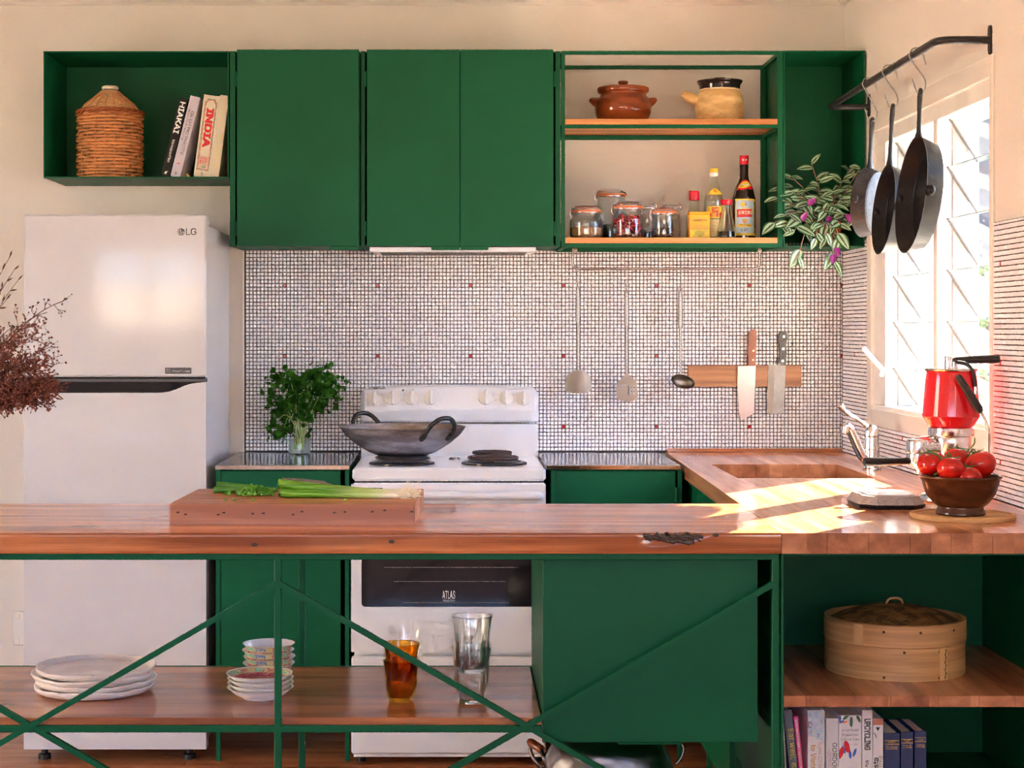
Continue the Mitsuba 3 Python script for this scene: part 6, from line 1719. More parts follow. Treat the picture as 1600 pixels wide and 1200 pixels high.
mat('m_stoneware', proc(speck_fn), 0.18, specular=0.55)
dp_ = 3.92
GP = 'stacked stoneware plates'
for i in range(4):
    lab_ = ('bottom plate', 'second plate from the bottom', 'third plate from the bottom', 'top plate')[i]
    c = np.array([X(148 + (0, 3, -3, 2)[i], dp_), dp_ - CAM_D + (0, .002, -.002, .001)[i], SHZ + 0.0128 * i])
    pf = np.vstack([[0, 0.001], [[0.095, 0.0], [0.112, 0.001]], smooth_prof([(0.118, 0.003), (0.1255, 0.0085), (0.1300, 0.0145)], 4), smooth_prof([(0.1300, 0.0175), (0.1265, 0.0180), (0.121, 0.0135), (0.112, 0.0088)], 4), [0, 0.0082]])
    m = lathe(pf, 96, rfun=lambda r_, a, z, i=i: r_ * (1 + 0.010 * np.sin(2 * a + i) + 0.006 * np.sin(5 * a + 2 * i) + 0.004 * np.sin(11 * a + i * 1.7)))
    v = m.vertices; a = np.arctan2(v[:, 1], v[:, 0]); rr = np.linalg.norm(v[:, :2], axis=1)
    v[:, 2] += np.clip((rr - 0.112) / 0.018, 0, 1) * (0.0016 * np.sin(3 * a + i * 2.1) + 0.0009 * np.sin(8 * a + i) + 0.0007 * np.sin(17 * a))
    m.vertices = v
    solo('plate', mv(m, c), 'm_stoneware', f'white speckled handmade stoneware plate, {lab_} of the stack on the shelf', 'plate', 40, GP)

PAL = [(0.52, 0.14, 0.10), (0.16, 0.46, 0.30), (0.10, 0.17, 0.42), (0.62, 0.50, 0.16), (0.20, 0.50, 0.36)]


def mun_fn(lo, hi, lo2, hi2, nu):
    "porcelain with a band of coloured panels and a crimson band, along v"
    def fn(p, n, uv):
        u, v = uv.x * nu, uv.y
        cell = dr.floor(u)
        w = cell_rand(cell, 3, 5)
        col = mi.Color3f(*PAL[0])
        for i_ in range(1, 5): col = dr.select(w > i_ / 5.0, mi.Color3f(*PAL[i_]), col)
        gx2 = noise(u * 5, v * 130, 2.0)
        col = mix(col, (0.66, 0.58, 0.34), smoothstep(0.56, 0.66, gx2))
        gold = mi.Color3f(0.62, 0.48, 0.16)
        base = mi.Color3f(0.78, 0.78, 0.78)
        crim = mix((0.36, 0.012, 0.05), (0.66, 0.42, 0.36), smoothstep(0.60, 0.70, noise(u * 7, v * 150, 9.0)))
        m_ = (hi - lo) * 0.16
        c_ = dr.select((v > lo2) & (v < hi2), crim, base)
        c_ = dr.select((v > lo) & (v < hi), gold, c_)
        return dr.select((v > lo + m_) & (v < hi - m_), col, c_)
    return proc(fn)


mat('m_mun_out', mun_fn(0.425, 0.520, 0.27, 0.425, 24.0), 0.08, specular=0.6)
mat('m_mun_in', mun_fn(0.545, 0.635, 0.635, 0.83, 24.0), 0.08, specular=0.6)
GB = 'stacked patterned bowls at the back'
db_ = 4.02
for i in range(4):
    c = (X(420 + (0, 1, -1, 0)[i], db_), db_ - CAM_D, SHZ + 0.0146 * i)
    pf = np.vstack([[0, 0.003], [[0.024, 0.003], [0.026, 0.0], [0.028, 0.0]], smooth_prof([(0.029, 0.007), (0.040, 0.014), (0.0485, 0.027), (0.0530, 0.038), (0.0575, 0.0425)], 4), [[0.0585, 0.0435]], smooth_prof([(0.055, 0.042), (0.0475, 0.028), (0.038, 0.0165), (0.024, 0.011)], 4), [0, 0.010]])
    solo('patterned_bowl', mv(lathe(pf, 64, seam=True), c), 'm_mun_out', f'porcelain rice bowl with colourful outer band, {("lowest", "second from the bottom", "third from the bottom", "topmost")[i]} of the back stack', 'bowl', True, GB, uv=lathe_uv(pf, 64))
GD = 'stacked porcelain dishes in front'
dd_ = 3.845
for i in range(4):
    c = (X(407 - (0, 0, 0, 2)[i], dd_), dd_ - CAM_D, SHZ + 0.0100 * i)
    pf = np.array([1, 0.86]) * np.vstack([[0, 0.003], [[0.034, 0.003], [0.036, 0.0], [0.038, 0.0]], smooth_prof([(0.040, 0.004), (0.052, 0.010), (0.0605, 0.0175), (0.0655, 0.0235), (0.0705, 0.0270)], 4), [[0.0715, 0.0280]], smooth_prof([(0.067, 0.0265), (0.058, 0.0175), (0.046, 0.0105), (0.030, 0.007)], 4), [0, 0.006]])
    solo('porcelain_dish', mv(lathe(pf, 64, seam=True), c), 'm_mun_in', ('white porcelain dish, lowest of the front stack beside the green post', 'white porcelain dish, second from the bottom of the front stack', 'white porcelain dish, third from the bottom of the front stack', 'porcelain dish with crimson and green pattern inside, on top of the front stack')[i], 'dish', True, GD, uv=lathe_uv(pf, 64))

# faceted tumblers, nested in pairs
scene['m_tumbler'] = {'type': 'dielectric', 'int_ior': 1.48, 'ext_ior': 1.0, 'specular_transmittance': rgb((0.985, 0.99, 0.985))}
scene['m_tumbler_thin'] = {'type': 'thindielectric', 'int_ior': 1.5}
scene['m_tumbler_amber'] = {'type': 'dielectric', 'int_ior': 1.48, 'ext_ior': 1.0, 'specular_transmittance': rgb((0.96, 0.64, 0.17))}


def tumbler(label, group, c, R, H, mt):
    def facet(r_, a, z):
        k_ = np.mod(a, 2 * np.pi / 9) - np.pi / 9
        fl_ = np.cos(np.pi / 9) / np.cos(k_)
        arch = 0.68 - 0.10 * (k_ / (np.pi / 9)) ** 2
        w = np.clip((arch - z / H) / 0.05, 0, 1) * np.clip(z / H / 0.06, 0, 1) * (r_ > 0.6 * np.interp(z, [0, H], [R * 0.66, R]))
        w = w * OUT
        return r_ * (1 + w * (fl_ * 1.035 - 1))
    out = np.vstack([[[0, 0.0], [R * 0.60, 0.0], [R * 0.655, 0.004]], np.stack([np.interp(np.linspace(0.08, 0.60, 14), [0, 0.3, 0.62], [R * 0.665, R * 0.79, R * 0.860]), np.linspace(0.08, 0.60, 14) * H], 1), [[R * 0.875, 0.64 * H], [R * 0.872, 0.68 * H], [R * 0.878, 0.72 * H], [R * 0.935, 0.88 * H], [R, H - 0.001]]])
    inn = np.array([[R - 0.0012, H], [R - 0.0028, H - 0.001], [R * 0.935 - 0.0026, 0.88 * H], [R * 0.86 - 0.0026, 0.68 * H], [R * 0.84 - 0.0026, 0.60 * H], [R * 0.77 - 0.0026, 0.3 * H], [R * 0.64 - 0.0028, 0.012], [R * 0.5, 0.0085], [0, 0.0085]])
    OUT = np.concatenate([np.ones(len(out)), np.zeros(len(inn))])[:, None]
    pf = np.vstack([out, inn])
    if mt == 'm_tumbler_thin': pf = out; OUT = np.ones((len(out), 1))
    return solo('tumbler', mv(lathe(pf, 108, rfun=facet), c), mt, label, 'tumbler', 40, group)


GT = 'nested faceted tumblers on the shelf'
for lab_, p, dd, R, H, mt, off in (('clear faceted tumbler', 737, 3.80, 0.0432, 0.118, 'm_tumbler', 0.0655), ('amber faceted tumbler', 626.5, 3.82, 0.0400, 0.0845, 'm_tumbler_amber', 0.0370),
                                   ('clear faceted tumbler', 635, 3.99, 0.0410, 0.0845, 'm_tumbler_thin', 0.0420), ('clear faceted tumbler', 729, 4.005, 0.0400, 0.1000, 'm_tumbler_thin', 0.0480)):
    where = {737: 'of the tall clear pair at the right front', 626.5: 'of the amber pair at the front', 635: 'of the clear pair behind the amber ones', 729: 'of the clear pair hidden behind the tall clear pair'}[p]
    for k_ in range(2):
        tumbler(f'{lab_}, {("lower", "upper")[k_]} {where}', GT, (X(p, dd) + 0.0005 * k_, dd - CAM_D, SHZ + k_ * off), R, H, mt)

# ------------------------------------------------------------------ end cabinet: bamboo steamer and books
EZ = ESH + 0.0003
dst = 3.925
stc = np.array([X(1397.5, dst), dst - CAM_D, EZ])


def bamboo_fn(p, n, uv):
    a = fbm(p.x * 7, p.y * 7, p.z * 120, 3)
    b_ = fbm(p.x * 9, p.y * 9, p.z * 30, 2)
    c_ = mix((0.42, 0.225, 0.085), (0.56, 0.33, 0.14), smoothstep(0.2, 0.8, a))
    return c_ * (0.72 + 0.5 * b_)


mat('m_bamboo', proc(bamboo_fn), 0.4)
mat('m_bamboo_weave', mottle_fn((0.20, 0.105, 0.035), 0.55, 45.0, 0.2), 0.45)
mat('m_bamboo_dark', mottle_fn((0.10, 0.055, 0.024), 0.45, 45.0, 0.2), 0.5)
stm = thing('bamboo_steamer', 'large round bamboo steamer with a woven lid, on the end cabinet shelf', 'steamer')
RS = 0.1500
add(stm, 'base_ring', mv(lathe([(RS - 0.012, 0), (RS - 0.001, 0), (RS, 0.002), (RS, 0.069), (RS - 0.001, 0.070), (RS - 0.012, 0.070), (RS - 0.012, 0)], 80), stc), 'm_bamboo', 30)
lidp = add(stm, 'lid', mv(lathe([(RS - 0.012, 0.0705), (RS + 0.001, 0.0705), (RS + 0.002, 0.072), (RS + 0.002, 0.1165), (RS + 0.001, 0.118), (RS - 0.008, 0.118), (RS - 0.010, 0.108), (RS - 0.012, 0.0705)], 80), stc), 'm_bamboo', 30)
for a0, z0, z1, mm_ in ((-62, 0.001, 0.069, 'm_bamboo'), (-133, 0.072, 0.116, 'm_bamboo')):
    a = np.radians(np.linspace(a0 - 4, a0 + 4, 6)); rr = (RS if z0 < 0.05 else RS + 0.002)
    V = [[(rr + o) * math.cos(t), (rr + o) * math.sin(t), z] for o in (0.0002, 0.0022) for z in (z0, z1) for t in a]
    Fq = []
    for i in range(5): Fq += [[12 + i, 13 + i, 19 + i], [12 + i, 19 + i, 18 + i], [6 + i, 7 + i, 19 + i], [6 + i, 19 + i, 18 + i]]
    Fq += [[0, 12, 18], [0, 18, 6], [17, 5, 11], [17, 11, 23]]
    pa = add(stm if z0 < 0.05 else lidp, 'lap_joint', mv(mk(V, Fq), stc), 'm_bamboo_pale')
mat('m_bamboo_pale', (0.60, 0.38, 0.17), 0.45)
mat('m_stitch', (0.05, 0.03, 0.015), 0.6)
for k_ in range(8):
    a = math.radians(-61.0 + 0.8 * (k_ % 2)); zz_ = 0.004 + k_ * 0.008
    add(stm, 'stitch', mv(tube([((RS + 0.0032) * math.cos(a), (RS + 0.0032) * math.sin(a), zz_), ((RS + 0.0032) * math.cos(a + .012), (RS + 0.0032) * math.sin(a + .012), zz_ + 0.007)], 0.0010, 5), stc), 'm_stitch')
for a0, zz_ in ((-96, 0.062), (-65.5, 0.062), (-66, 0.006), (-112, 0.008), (-83, 0.104), (-112, 0.104), (-50, 0.104)):
    a = math.radians(a0); rr = RS + (0.002 if zz_ > 0.07 else 0.0)
    mdot = lathe([(0, 0), (0.003, 0), (0.0026, 0.0008), (0, 0.001)], 10); mdot = turn(mdot, 90, [0, 1, 0]); mdot = turn(mdot, a0, [0, 0, 1])
    add(stm if zz_ < 0.07 else lidp, 'peg', mv(mdot, stc + (rr * math.cos(a), rr * math.sin(a), zz_)), 'm_stitch')
RL = RS - 0.011
dome = lambda x, y: 0.107 + 0.036 * (1 - (x * x + y * y) / RL ** 2)
sw = 0.0155
ns = int(2 * RL / sw)
for fam in (0, 1):
    ca, sa = math.cos(math.radians(38 + 90 * fam)), math.sin(math.radians(38 + 90 * fam))
    for k_ in range(ns + 1):
        o = -RL + (k_ + 0.5) * (2 * RL / (ns + 1))
        hl = math.sqrt(max(RL ** 2 - o ** 2, 0)) * 0.995
        if hl < 0.012: continue
        n_ = max(6, int(hl * 2 / 0.006)); s_ = np.linspace(-hl, hl, n_)
        wv = np.where(np.mod(np.floor((s_ + RL) / (2 * RL / (ns + 1))) + k_ * (1 if fam == 0 else 1) + 2 * fam, 4) < 2, 1.0, -1.0)
        wv = np.convolve(wv, [0.25, 0.5, 0.25], 'same')
        V = []
        for q, w in zip(s_, wv):
            for e_ in (-0.46, 0.46):
                oo = o + e_ * sw
                x_, y_ = q * ca - oo * sa, q * sa + oo * ca
                V.append([x_, y_, dome(x_, y_) + 0.0014 * w])
        V = np.array(V); Vb = V - (0, 0, 0.0009); n2 = len(V)
        Fq = []
        for i in range(n_ - 1):
            a = 2 * i
            Fq += [[a, a + 2, a + 3], [a, a + 3, a + 1], [n2 + a, n2 + a + 3, n2 + a + 2], [n2 + a, n2 + a + 1, n2 + a + 3], [a, n2 + a, n2 + a + 2], [a, n2 + a + 2, a + 2], [a + 1, a + 3, n2 + a + 3], [a + 1, n2 + a + 3, n2 + a + 1]]
        m = mk(np.vstack([V, Vb]), Fq)
        if m.volume < 0: m.invert()
        add(lidp, 'woven_strip', mv(m, stc), ('m_bamboo_weave', 'm_bamboo_dark')[(k_ + fam) % 3 == 0])
add(lidp, 'loop_handle', mv(tube(smooth_prof(np.array([(-0.018, 0, 0.140), (-0.014, -0.002, 0.152), (0, -0.003, 0.156), (0.014, -0.002, 0.152), (0.018, 0, 0.140)]), 5), 0.003, 8), stc), 'm_bamboo', 50)
add(stm, 'inner_slats', [mv(box(-0.13, 0.13, -0.004 + o, 0.004 + o, 0.012, 0.016), stc) for o in np.linspace(-0.05, 0.05, 6)], 'm_bamboo', kind='stuff')

bz = ez0 + 0.0044
bdep = 3.745
G2 = 'books in the end cabinet'


def sbook(label, p0, p1, pytop, cover, arts, dd=bdep, lean=0.0, dep=0.19, pages='m_paper'):
    w = X(p1, dd) - X(p0, dd)
    h = (Z(pytop, dd) - bz) / math.cos(math.radians(lean))
    at = (X(p1, dd) if lean >= 0 else X(p0, dd), dd - CAM_D, bz)
    return book(label, None, w, h, dep, cover, at, lean, arts(w, h), pages=pages)


xsl = X(1233, bdep) + 0.045
# the two leaning books: foot positions follow from the lean of 6 degrees
def lean_book(label, ptop0, ptop1, pytop, lean, cover, arts):
    w = X(ptop1, bdep) - X(ptop0, bdep)
    zt2 = Z(pytop, bdep); h = (zt2 - bz) / math.cos(math.radians(lean))
    x_foot = X(ptop0, bdep) + (zt2 - bz) * math.tan(math.radians(lean))
    book(label, None, w, h, 0.19, cover, (x_foot, bdep - CAM_D, bz), -lean, arts(w, h))


lean_book('white book at the far left of the lower row, leaning behind the slate one', 1222.6, 1223.9, 1110, 3.0, 'm_book_white', lambda w, h: [])
lean_book('slate blue book titled Eat well in yellow, leaning left in the lower row', 1224.2, 1237, 1109.5, 5.9, 'm_book_slate', lambda w, h: [('title', down('Eat well, eat happy', 0.0118, w * 0.30, h - 0.040, slant=0.12, width=0.150), 'm_label_yellow')])
lean_book('thin pink book leaning beside the slate one', 1239.5, 1247, 1119.5, 5.9, 'm_book_pink', lambda w, h: [('title', down('ROBIN MARTIN\'S SIMPLY DELICIOUS RECIPES', 0.0042, w * 0.30, h - 0.006, bold=2, width=0.118), 'm_white_print')])


def swirl(w, h):
    out_ = []
    for cx_, cz_, r0_ in ((0.20, h - 0.010, .0085), (0.68, h - 0.009, .0095), (0.40, h - 0.022, .0070), (0.88, h - 0.024, .0090), (0.12, h - 0.031, .0090), (0.58, h - 0.036, .0085), (0.92, h - 0.042, .0075), (0.25, h - 0.047, .0085), (0.66, h - 0.053, .0085), (0.95, h - 0.060, .0070)):
        for rr in (r0_, r0_ * 0.66, r0_ * 0.34):
            g = shapely.Point(cx_ * w, cz_).buffer(rr).difference(shapely.Point(cx_ * w + rr * 0.1, cz_).buffer(rr * 0.74))
            out_.append(g)
    g = shapely.union_all(out_).intersection(sbox(0.0006, h - 0.070, w - 0.0006, h - 0.001))
    t_ = [cx for cx in getattr(g, 'geoms', [g])]
    half = [front(cat([prism(q, 0.0003) for q in t_[0::2]]), 0, -0.0001, 0), front(cat([prism(q, 0.0003) for q in t_[1::2]]), 0, -0.0003, 0)]
    return [('wave_pattern', half[0], 'm_book_blue'), ('wave_pattern', half[1], 'm_label_blue'), ('title', cat([down('from China', 0.0085, w * 0.62, h - 0.068, slant=0.2), down('to Vietnam', 0.0105, w * 0.18, h - 0.072, bold=2)]), 'm_gold')]


sbook('white cookbook with blue wave pattern and gold title, in the lower row', 1262, 1288.5, 1109.5, 'm_book_white', swirl, lean=0)
sbook('plain off-white book with GORDON on the spine', 1291, 1310, 1122.5, 'm_book_cream_white', lambda w, h: [('title', down('GORDON', 0.0095, w * 0.50, h - 0.050, squeeze=0.9, width=0.060), 'm_ink'), ('subtitle', down('GORDON', 0.0075, w * 0.12, h - 0.068), 'm_mauve')], pages='m_paper')
mat('m_book_cream_white', (0.66, 0.65, 0.66), 0.5)


def nature(w, h):
    leaf_ = lambda x, z, L, a: affinity.translate(affinity.rotate(affinity.scale(shapely.Point(0, 0).buffer(1.0), L * 0.32, L), a, origin=(0, 0)), x, z).intersection(sbox(0.0006, 0, w - 0.0006, h - 0.001))
    A_ = [('leaf_print', front(prism(shapely.union_all([leaf_(w * .55, h - .014, .011, 0), leaf_(w * .34, h - .003, .010, -50), leaf_(w * .86, h - .006, .010, 25)]), 0.0003), 0, -0.0001, 0), 'm_leaf_green_print'),
          ('blue_print', front(prism(shapely.union_all([leaf_(w * .05, h - .006, .008, 0), leaf_(w * .12, h - .014, .006, -60), leaf_(w * .70, h - .078, .009, -20), leaf_(w * .22, h - .072, .009, 20), leaf_(w * .50, h - .082, .009, 5)]), 0.0003), 0, -0.0001, 0), 'm_blue_print'),
          ('orange_print', front(prism(leaf_(w * .26, h - .0145, .006, -75), 0.0003), 0, -0.0001, 0), 'm_orange'),
          ('berry_print', front(prism(shapely.union_all([leaf_(w * .36, h - .066, .011, 15).buffer(.002), leaf_(w * .09, h - .079, .011, -20).buffer(.002)]).intersection(sbox(.0006, 0, w - .0006, h)), 0.0004), 0, -0.0003, 0), 'm_red')]
    for i, (t_, hh) in enumerate((('A NATURE', 0.0048), ('POEM FOR', 0.0046), ('EVERY DAY', 0.0046), ('OF THE YEAR', 0.0036))):
        A_.append(('title', front(lettering(t_, hh, 0.0003, centre=True, width=w * (0.74, 0.70, 0.84, 0.74)[i]), w * 0.5, -0.0001, h - 0.034 - i * 0.0096), 'm_ink' if i < 3 else 'm_mauve'))
    return A_


sbook('white book with leaf and berry print titled A NATURE POEM FOR EVERY DAY', 1310.6, 1346, 1117.5, 'm_book_white', nature, pages='m_paper')
sbook('white book titled UPCYCLING in black capitals', 1347, 1363.2, 1109.5, 'm_book_white', lambda w, h: [('title', down('UPCYCLING', 0.0118, w * 0.24, h - 0.017, bold=3, squeeze=0.8, width=0.066), 'm_ink'), ('author', down('Max McMurdo', 0.0075, w * 0.30, h - 0.104), 'm_ink')])


def ista(w, h):
    return [('copper_band', front(prism(sbox(0.0002, h - 0.013, w - 0.0002, h - 0.0005), 0.0003), 0, -0.0001, 0), 'm_copper'), ('title', front(lettering('stylista', 0.0105, bold=2, width=0.052), w * 0.52, -0.0001, h - 0.134, rot=90), 'm_ink'), ('subtitle', front(lettering('HOME STYLE', 0.0056, width=0.052), w * 0.88, -0.0001, h - 0.130, rot=90), 'm_ink'),
            ('mark', cat([front(prism(Polygon([(w * .28, h - .018), (w * .68, h - .018), (w * .48, h - .026)]), 0.0003), 0, -0.0001, 0), front(prism(shapely.LineString([(w * .04, h - .030), (w * .22, h - .032), (w * .34, h - .040)]).buffer(.0008), 0.0003), 0, -0.0001, 0)]), 'm_ink')]


sbook('white book with a copper band across the top of its spine', 1364, 1380, 1123, 'm_book_white', ista, pages='m_paper')


def dick(t_, dark=True):
    def fn(w, h):
        a_ = [('gold_line', cat([front(prism(sbox(w * .02, h - z_ - 0.0014, w * .98, h - z_), 0.0003), 0, -0.0001, 0) for z_ in ((0.0150, 0.0225) if dark else (0.0125, 0.0210))]), 'm_gold'),
              ('author', front(lettering('DICK', 0.0036, 0.0003, 1, centre=True, width=w * .45), w * .5, -0.0004, h - 0.0206), 'm_gold'),
              ('title', cat([front(lettering(s_, 0.0032, 0.0003, 1, centre=True, width=w * .72), w * .5, -0.0001, h - 0.0300 - 0.0042 * i) for i, s_ in enumerate(t_)]), 'm_gold')]
        if dark: a_.insert(0, ('black_band', front(prism(sbox(w * .01, h - 0.0212, w * .99, h - 0.0164), 0.0003), 0, -0.0001, 0), 'm_ink'))
        return a_
    return fn


for lab_, p0, p1, q, t_, dk_ in (('navy clothbound book, leftmost of the three matching ones', 1381, 1406, 1145.5, ('Four Novels', 'of the 1960s'), True), ('navy clothbound book, middle of the three matching ones', 1407.5, 1427, 1143.5, ('Valis &', 'Later Novels'), True), ('navy clothbound book, rightmost of the three matching ones', 1429, 1447.5, 1142.5, ('Five Novels', 'of the 60s'), False)):
    sbook(lab_, p0, p1, q, 'm_book_blue', dick(t_, dk_), dep=0.135, pages='m_paper')

# ------------------------------------------------------------------ metal pans on the low shelf
dpn = 3.95
pcx = np.array([X(950, dpn), dpn - CAM_D, LOW + 0.0004])
mat('m_dent', (0.3, 0.3, 0.3), 0.3)
scene['m_pan_steel'] = {'type': 'twosided', 'b': {'type': 'bumpmap', 'bsdf': {'type': 'roughconductor', 'material': 'none', 'specular_reflectance': rgb((0.66, 0.66, 0.69)), 'alpha': 0.3}, 't': proc(lambda p, n, uv: fbm(p.x * 26, p.y * 26, p.z * 26, 2), 0.002), 'scale': 0.010}}
pan = thing('metal_pan', 'dented steel pan with domed lid and wire handles, under the green drawer box', 'pan')
RP = 0.152
add(pan, 'pan_body', mv(lathe([(0, 0), (0.118, 0), (0.128, 0.006), (RP - 0.006, 0.050), (RP - 0.004, 0.054), (RP + 0.008, 0.055), (RP + 0.008, 0.058), (0, 0.058)], 64), pcx), 'm_pan_steel', 40)
lidm = add(pan, 'lid', mv(lathe(np.vstack([[0, 0.0585], [[RP + 0.006, 0.0585], [RP + 0.006, 0.062], [RP - 0.002, 0.064], [RP + 0.002, 0.069], [RP - 0.004, 0.073], [RP - 0.001, 0.078]], smooth_prof([(RP - 0.004, 0.082), (0.143, 0.115), (0.132, 0.145), (0.112, 0.168), (0.06, 0.181), (0.0005, 0.184)], 5), [0, 0.184]]), 64), pcx), 'm_pan_steel', 40)
hl = add(pan, 'wire_handle', cat([tube(smooth_prof(np.array([W(829, 1162, dpn - 0.02), W(830, 1176, dpn - 0.03), W(838, 1192, dpn - 0.04), W(852, 1206, dpn - 0.02)]), 5), 0.0042, 8), tube(smooth_prof(np.array([W(846, 1172, dpn - 0.05), W(850, 1186, dpn - 0.07), W(853, 1206, dpn - 0.05)]), 5), 0.0042, 8), tube(smooth_prof(np.array([W(829, 1162, dpn - 0.02), W(838, 1166, dpn - 0.04), W(848, 1174, dpn - 0.05)]), 4), 0.004, 8)]), 'm_steel', 50)
add(hl, 'wooden_grip', tube(np.linspace(W(826, 1157.5, dpn - 0.015), W(850, 1174, dpn - 0.05), 8), [0.006, 0.009, 0.0095, 0.0095, 0.0095, 0.0095, 0.009, 0.006], 12), 'm_handle_wood', 50)
add(pan, 'wire_handle', tube(smooth_prof(np.array([W(1064, 1160, dpn), W(1068, 1170, dpn), W(1064, 1184, dpn), W(1056, 1194, dpn)]), 5), 0.0036, 8), 'm_steel', 50)

# ------------------------------------------------------------------ dried flowers at the left end of the peninsula
dv_ = 3.90
vc = np.array([X(-72, dv_), dv_ - CAM_D, TOP + 0.0003])
vs = thing('vase', 'dark stoneware vase at the left end of the peninsula holding the dried flowers', 'vase')
add(vs, 'body', mv(lathe(np.vstack([[0, 0], smooth_prof([(0.034, 0), (0.040, 0.03), (0.044, 0.09), (0.036, 0.15), (0.022, 0.185), (0.020, 0.20), (0.023, 0.21)], 5), [[0.020, 0.21], [0.017, 0.195], [0, 0.19]]]), 40), vc), 'm_glaze_black', 40)
mat('m_dried', mottle_fn((0.135, 0.034, 0.018), 0.4, 40.0, 0.2), 0.7)
mat('m_dried_dark', mottle_fn((0.085, 0.032, 0.018), 0.4, 40.0, 0.2), 0.7)
df = thing('dried_flowers', 'spray of dried rust-brown flowers reaching in from the left edge over the peninsula', 'dried flowers')
r = np.random.default_rng(53)
mouth = vc + (0, 0, 0.205)
BUD = trimesh.creation.icosphere(0, 1.0)


def sprig(tip, sag, dens, size, mt, rad=0.0016, nsub=2):
    e = np.array(tip)
    mid = (mouth + e) / 2 + (0, r.uniform(-0.03, 0.03), sag)
    t = np.linspace(0, 1, 12)[:, None]
    crv = (1 - t) ** 2 * mouth + 2 * t * (1 - t) * mid + t ** 2 * e
    ms = [tube(crv, np.linspace(rad * 1.3, rad * 0.5, 12), 5)]
    main = e - crv[8]; main /= np.linalg.norm(main)
    for _ in range(dens):
        k_ = r.uniform(0.42, 1.0); b0 = crv[min(11, int(k_ * 11))]
        dvec = main * r.uniform(0.3, 1.0) + r.normal(0, 0.55, 3); dvec *= size * r.uniform(0.5, 1.2) / np.linalg.norm(dvec)
        c1 = b0 + dvec * 0.5 + r.normal(0, size * 0.08, 3); c2 = b0 + dvec
        ms.append(tube(np.array([b0, c1, c2]), [rad * 0.55, rad * 0.45, rad * 0.3], 4))
        for _ in range(nsub):
            s_ = c1 + (c2 - c1) * r.random(); q = s_ + r.normal(0, size * 0.20, 3) + dvec * 0.15
            ms.append(tube(np.array([s_, (s_ + q) / 2 + r.normal(0, size * 0.03, 3), q]), rad * 0.28, 3))
            b_ = BUD.copy(); b_.apply_scale(r.uniform(0.0014, 0.0030)); b_.apply_translation(q); ms.append(b_)
        b_ = BUD.copy(); b_.apply_scale(r.uniform(0.0016, 0.0034)); b_.apply_translation(c2); ms.append(b_)
    add(df, 'sprig', cat(ms), mt, False)


P3 = lambda p, q, o=0.0: W(p, q, dv_ + o)
for p, q, o, sag, dn, sz_ in ((60, 520, -.02, .05, 26, .040), (40, 508, .03, .05, 26, .040), (70, 545, .02, .04, 28, .040), (82, 560, -.03, .03, 28, .038), (88, 585, .02, .02, 28, .036), (92, 600, -.02, .01, 30, .034), (96, 606, .03, .01, 30, .030), (86, 616, -.04, .015, 28, .030), (70, 600, -.01, .0, 30, .034), (55, 575, .04, .02, 30, .04), (30, 535, -.05, .05, 28, .04), (20, 555, .05, .04, 28, .04), (45, 600, -.05, .0, 28, .036), (60, 625, .0, .03, 24, .032), (88, 628, .02, .06, 24, .030), (74, 636, -.02, .07, 22, .028), (52, 632, .03, .05, 20, .03), (10, 590, .0, .01, 30, .04), (25, 615, -.03, .0, 26, .034), (66, 562, .0, .03, 28, .038), (8, 520, .02, .06, 26, .04), (35, 585, .0, .01, 30, .036), (78, 592, .0, .01, 30, .034)):
    sprig(P3(p, q, o), sag, dn, sz_, 'm_dried', nsub=4)
for _ in range(7):   # thicker stalk bundle sweeping to the right
    add(df, 'stalk', tube(smooth_prof(np.array([mouth, P3(-30, 610, 0), P3(10, r.uniform(592, 618), r.uniform(-.03, .03)), P3(50, r.uniform(590, 612), r.uniform(-.03, .03)), P3(r.uniform(80, 100), r.uniform(590, 625), r.uniform(-.03, .03))]), 4), np.linspace(0.0034, 0.0012, 17), 6), 'm_dried', 60)
sprig(P3(100, 470), .10, 8, .030, 'm_dried_dark', 0.0017, 3)
sprig(P3(74, 488, .02), .10, 9, .026, 'm_dried_dark', 0.0014, 3)
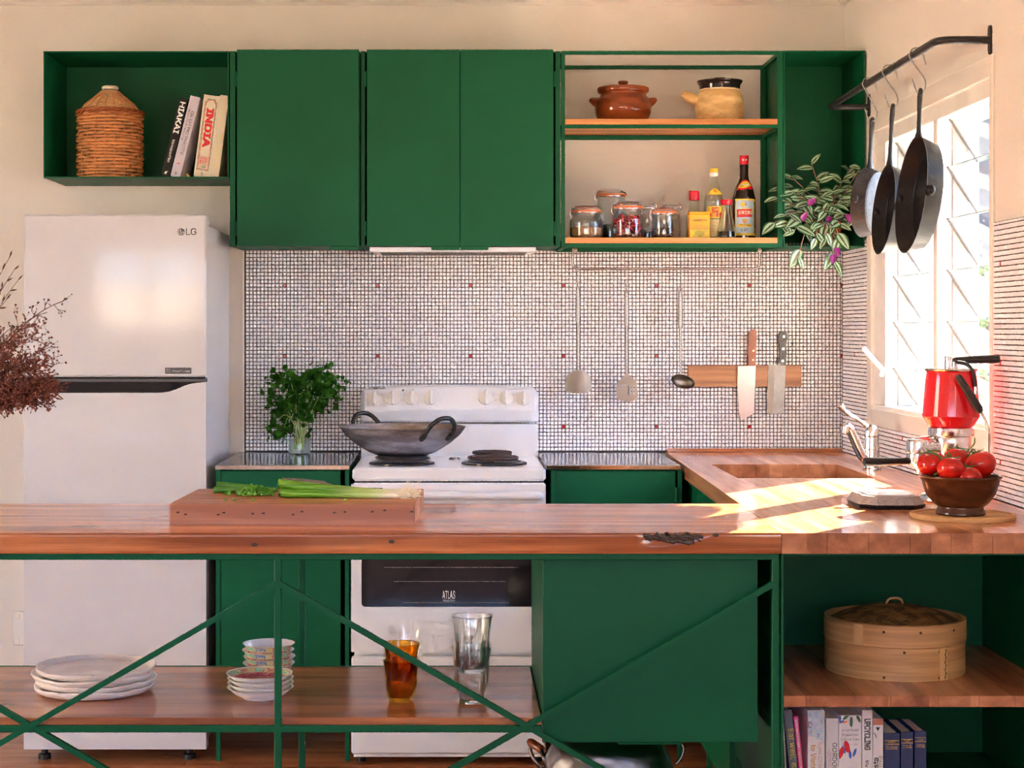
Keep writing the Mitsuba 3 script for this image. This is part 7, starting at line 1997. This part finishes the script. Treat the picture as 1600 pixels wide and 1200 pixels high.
# grassy heads at the upper left
for p, q in ((15, 402), (22, 422), (28, 438), (10, 468), (3, 450)):
    e = P3(p, q, 0.03); t = np.linspace(0, 1, 12)[:, None]; md = (mouth + e) / 2 + (-0.03, 0, 0.03)
    crv = (1 - t) ** 2 * mouth + 2 * t * (1 - t) * md + t ** 2 * e
    ms = [tube(crv, np.linspace(0.0014, 0.0006, 12), 5)]
    for k_ in range(6):
        s_ = crv[11 - k_] if k_ else crv[11]; dv2 = (crv[11] - crv[9]); dv2 /= np.linalg.norm(dv2)
        dv2 = dv2 + r.normal(0, 0.3, 3); dv2 *= 0.016 / np.linalg.norm(dv2)
        ms.append(tube(np.array([s_, s_ + dv2 * 0.5, s_ + dv2]), [0.0006, 0.0024, 0.0004], 5))
    add(df, 'grass_head', cat(ms), 'm_dried_dark', False)

# ------------------------------------------------------------------ garden shrubs seen through the louvres
scene['m_shrub'] = {'type': 'principledthin', 'base_color': rgb((0.22, 0.30, 0.16)), 'roughness': 0.5, 'diff_trans': 0.7}
mat('m_bark_out', (0.12, 0.09, 0.07), 0.8)
r = np.random.default_rng(61)
for lab_, cx, cy, cz, s_ in (('pale garden shrub outside, seen through the near louvre light', 2.12, 1.6, 1.25, 0.42), ('pale garden shrub outside, seen through the far louvre light beside the coffee machine', 2.75, 4.2, 0.95, 0.75)):
    sh = thing('garden_shrub', lab_, 'shrub')
    lv = []
    for _ in range(900):
        q = r.normal(0, 1, 3); q *= (r.random() ** 0.35) / np.linalg.norm(q)
        m = FR.copy(); m.apply_scale(r.uniform(0.03, 0.055)); lv.append(orient(m, np.array([cx, cy, cz]) + q * s_ * (0.8, 0.8, 1.1), r.normal(0, 1, 3), up=r.normal(0, 1, 3)))
    add(sh, 'foliage', cat(lv), 'm_shrub', False, kind='stuff')
    for k_ in range(5):
        add(sh, 'branch', tube(smooth_prof(np.array([[cx, cy, -0.3], [cx + r.normal(0, .05), cy + r.normal(0, .05), cz * 0.4], [cx + r.normal(0, s_ * .4), cy + r.normal(0, s_ * .4), cz + r.uniform(-.2, .4) * s_]]), 5), np.linspace(0.018, 0.005, 11), 7), 'm_bark_out', 60)
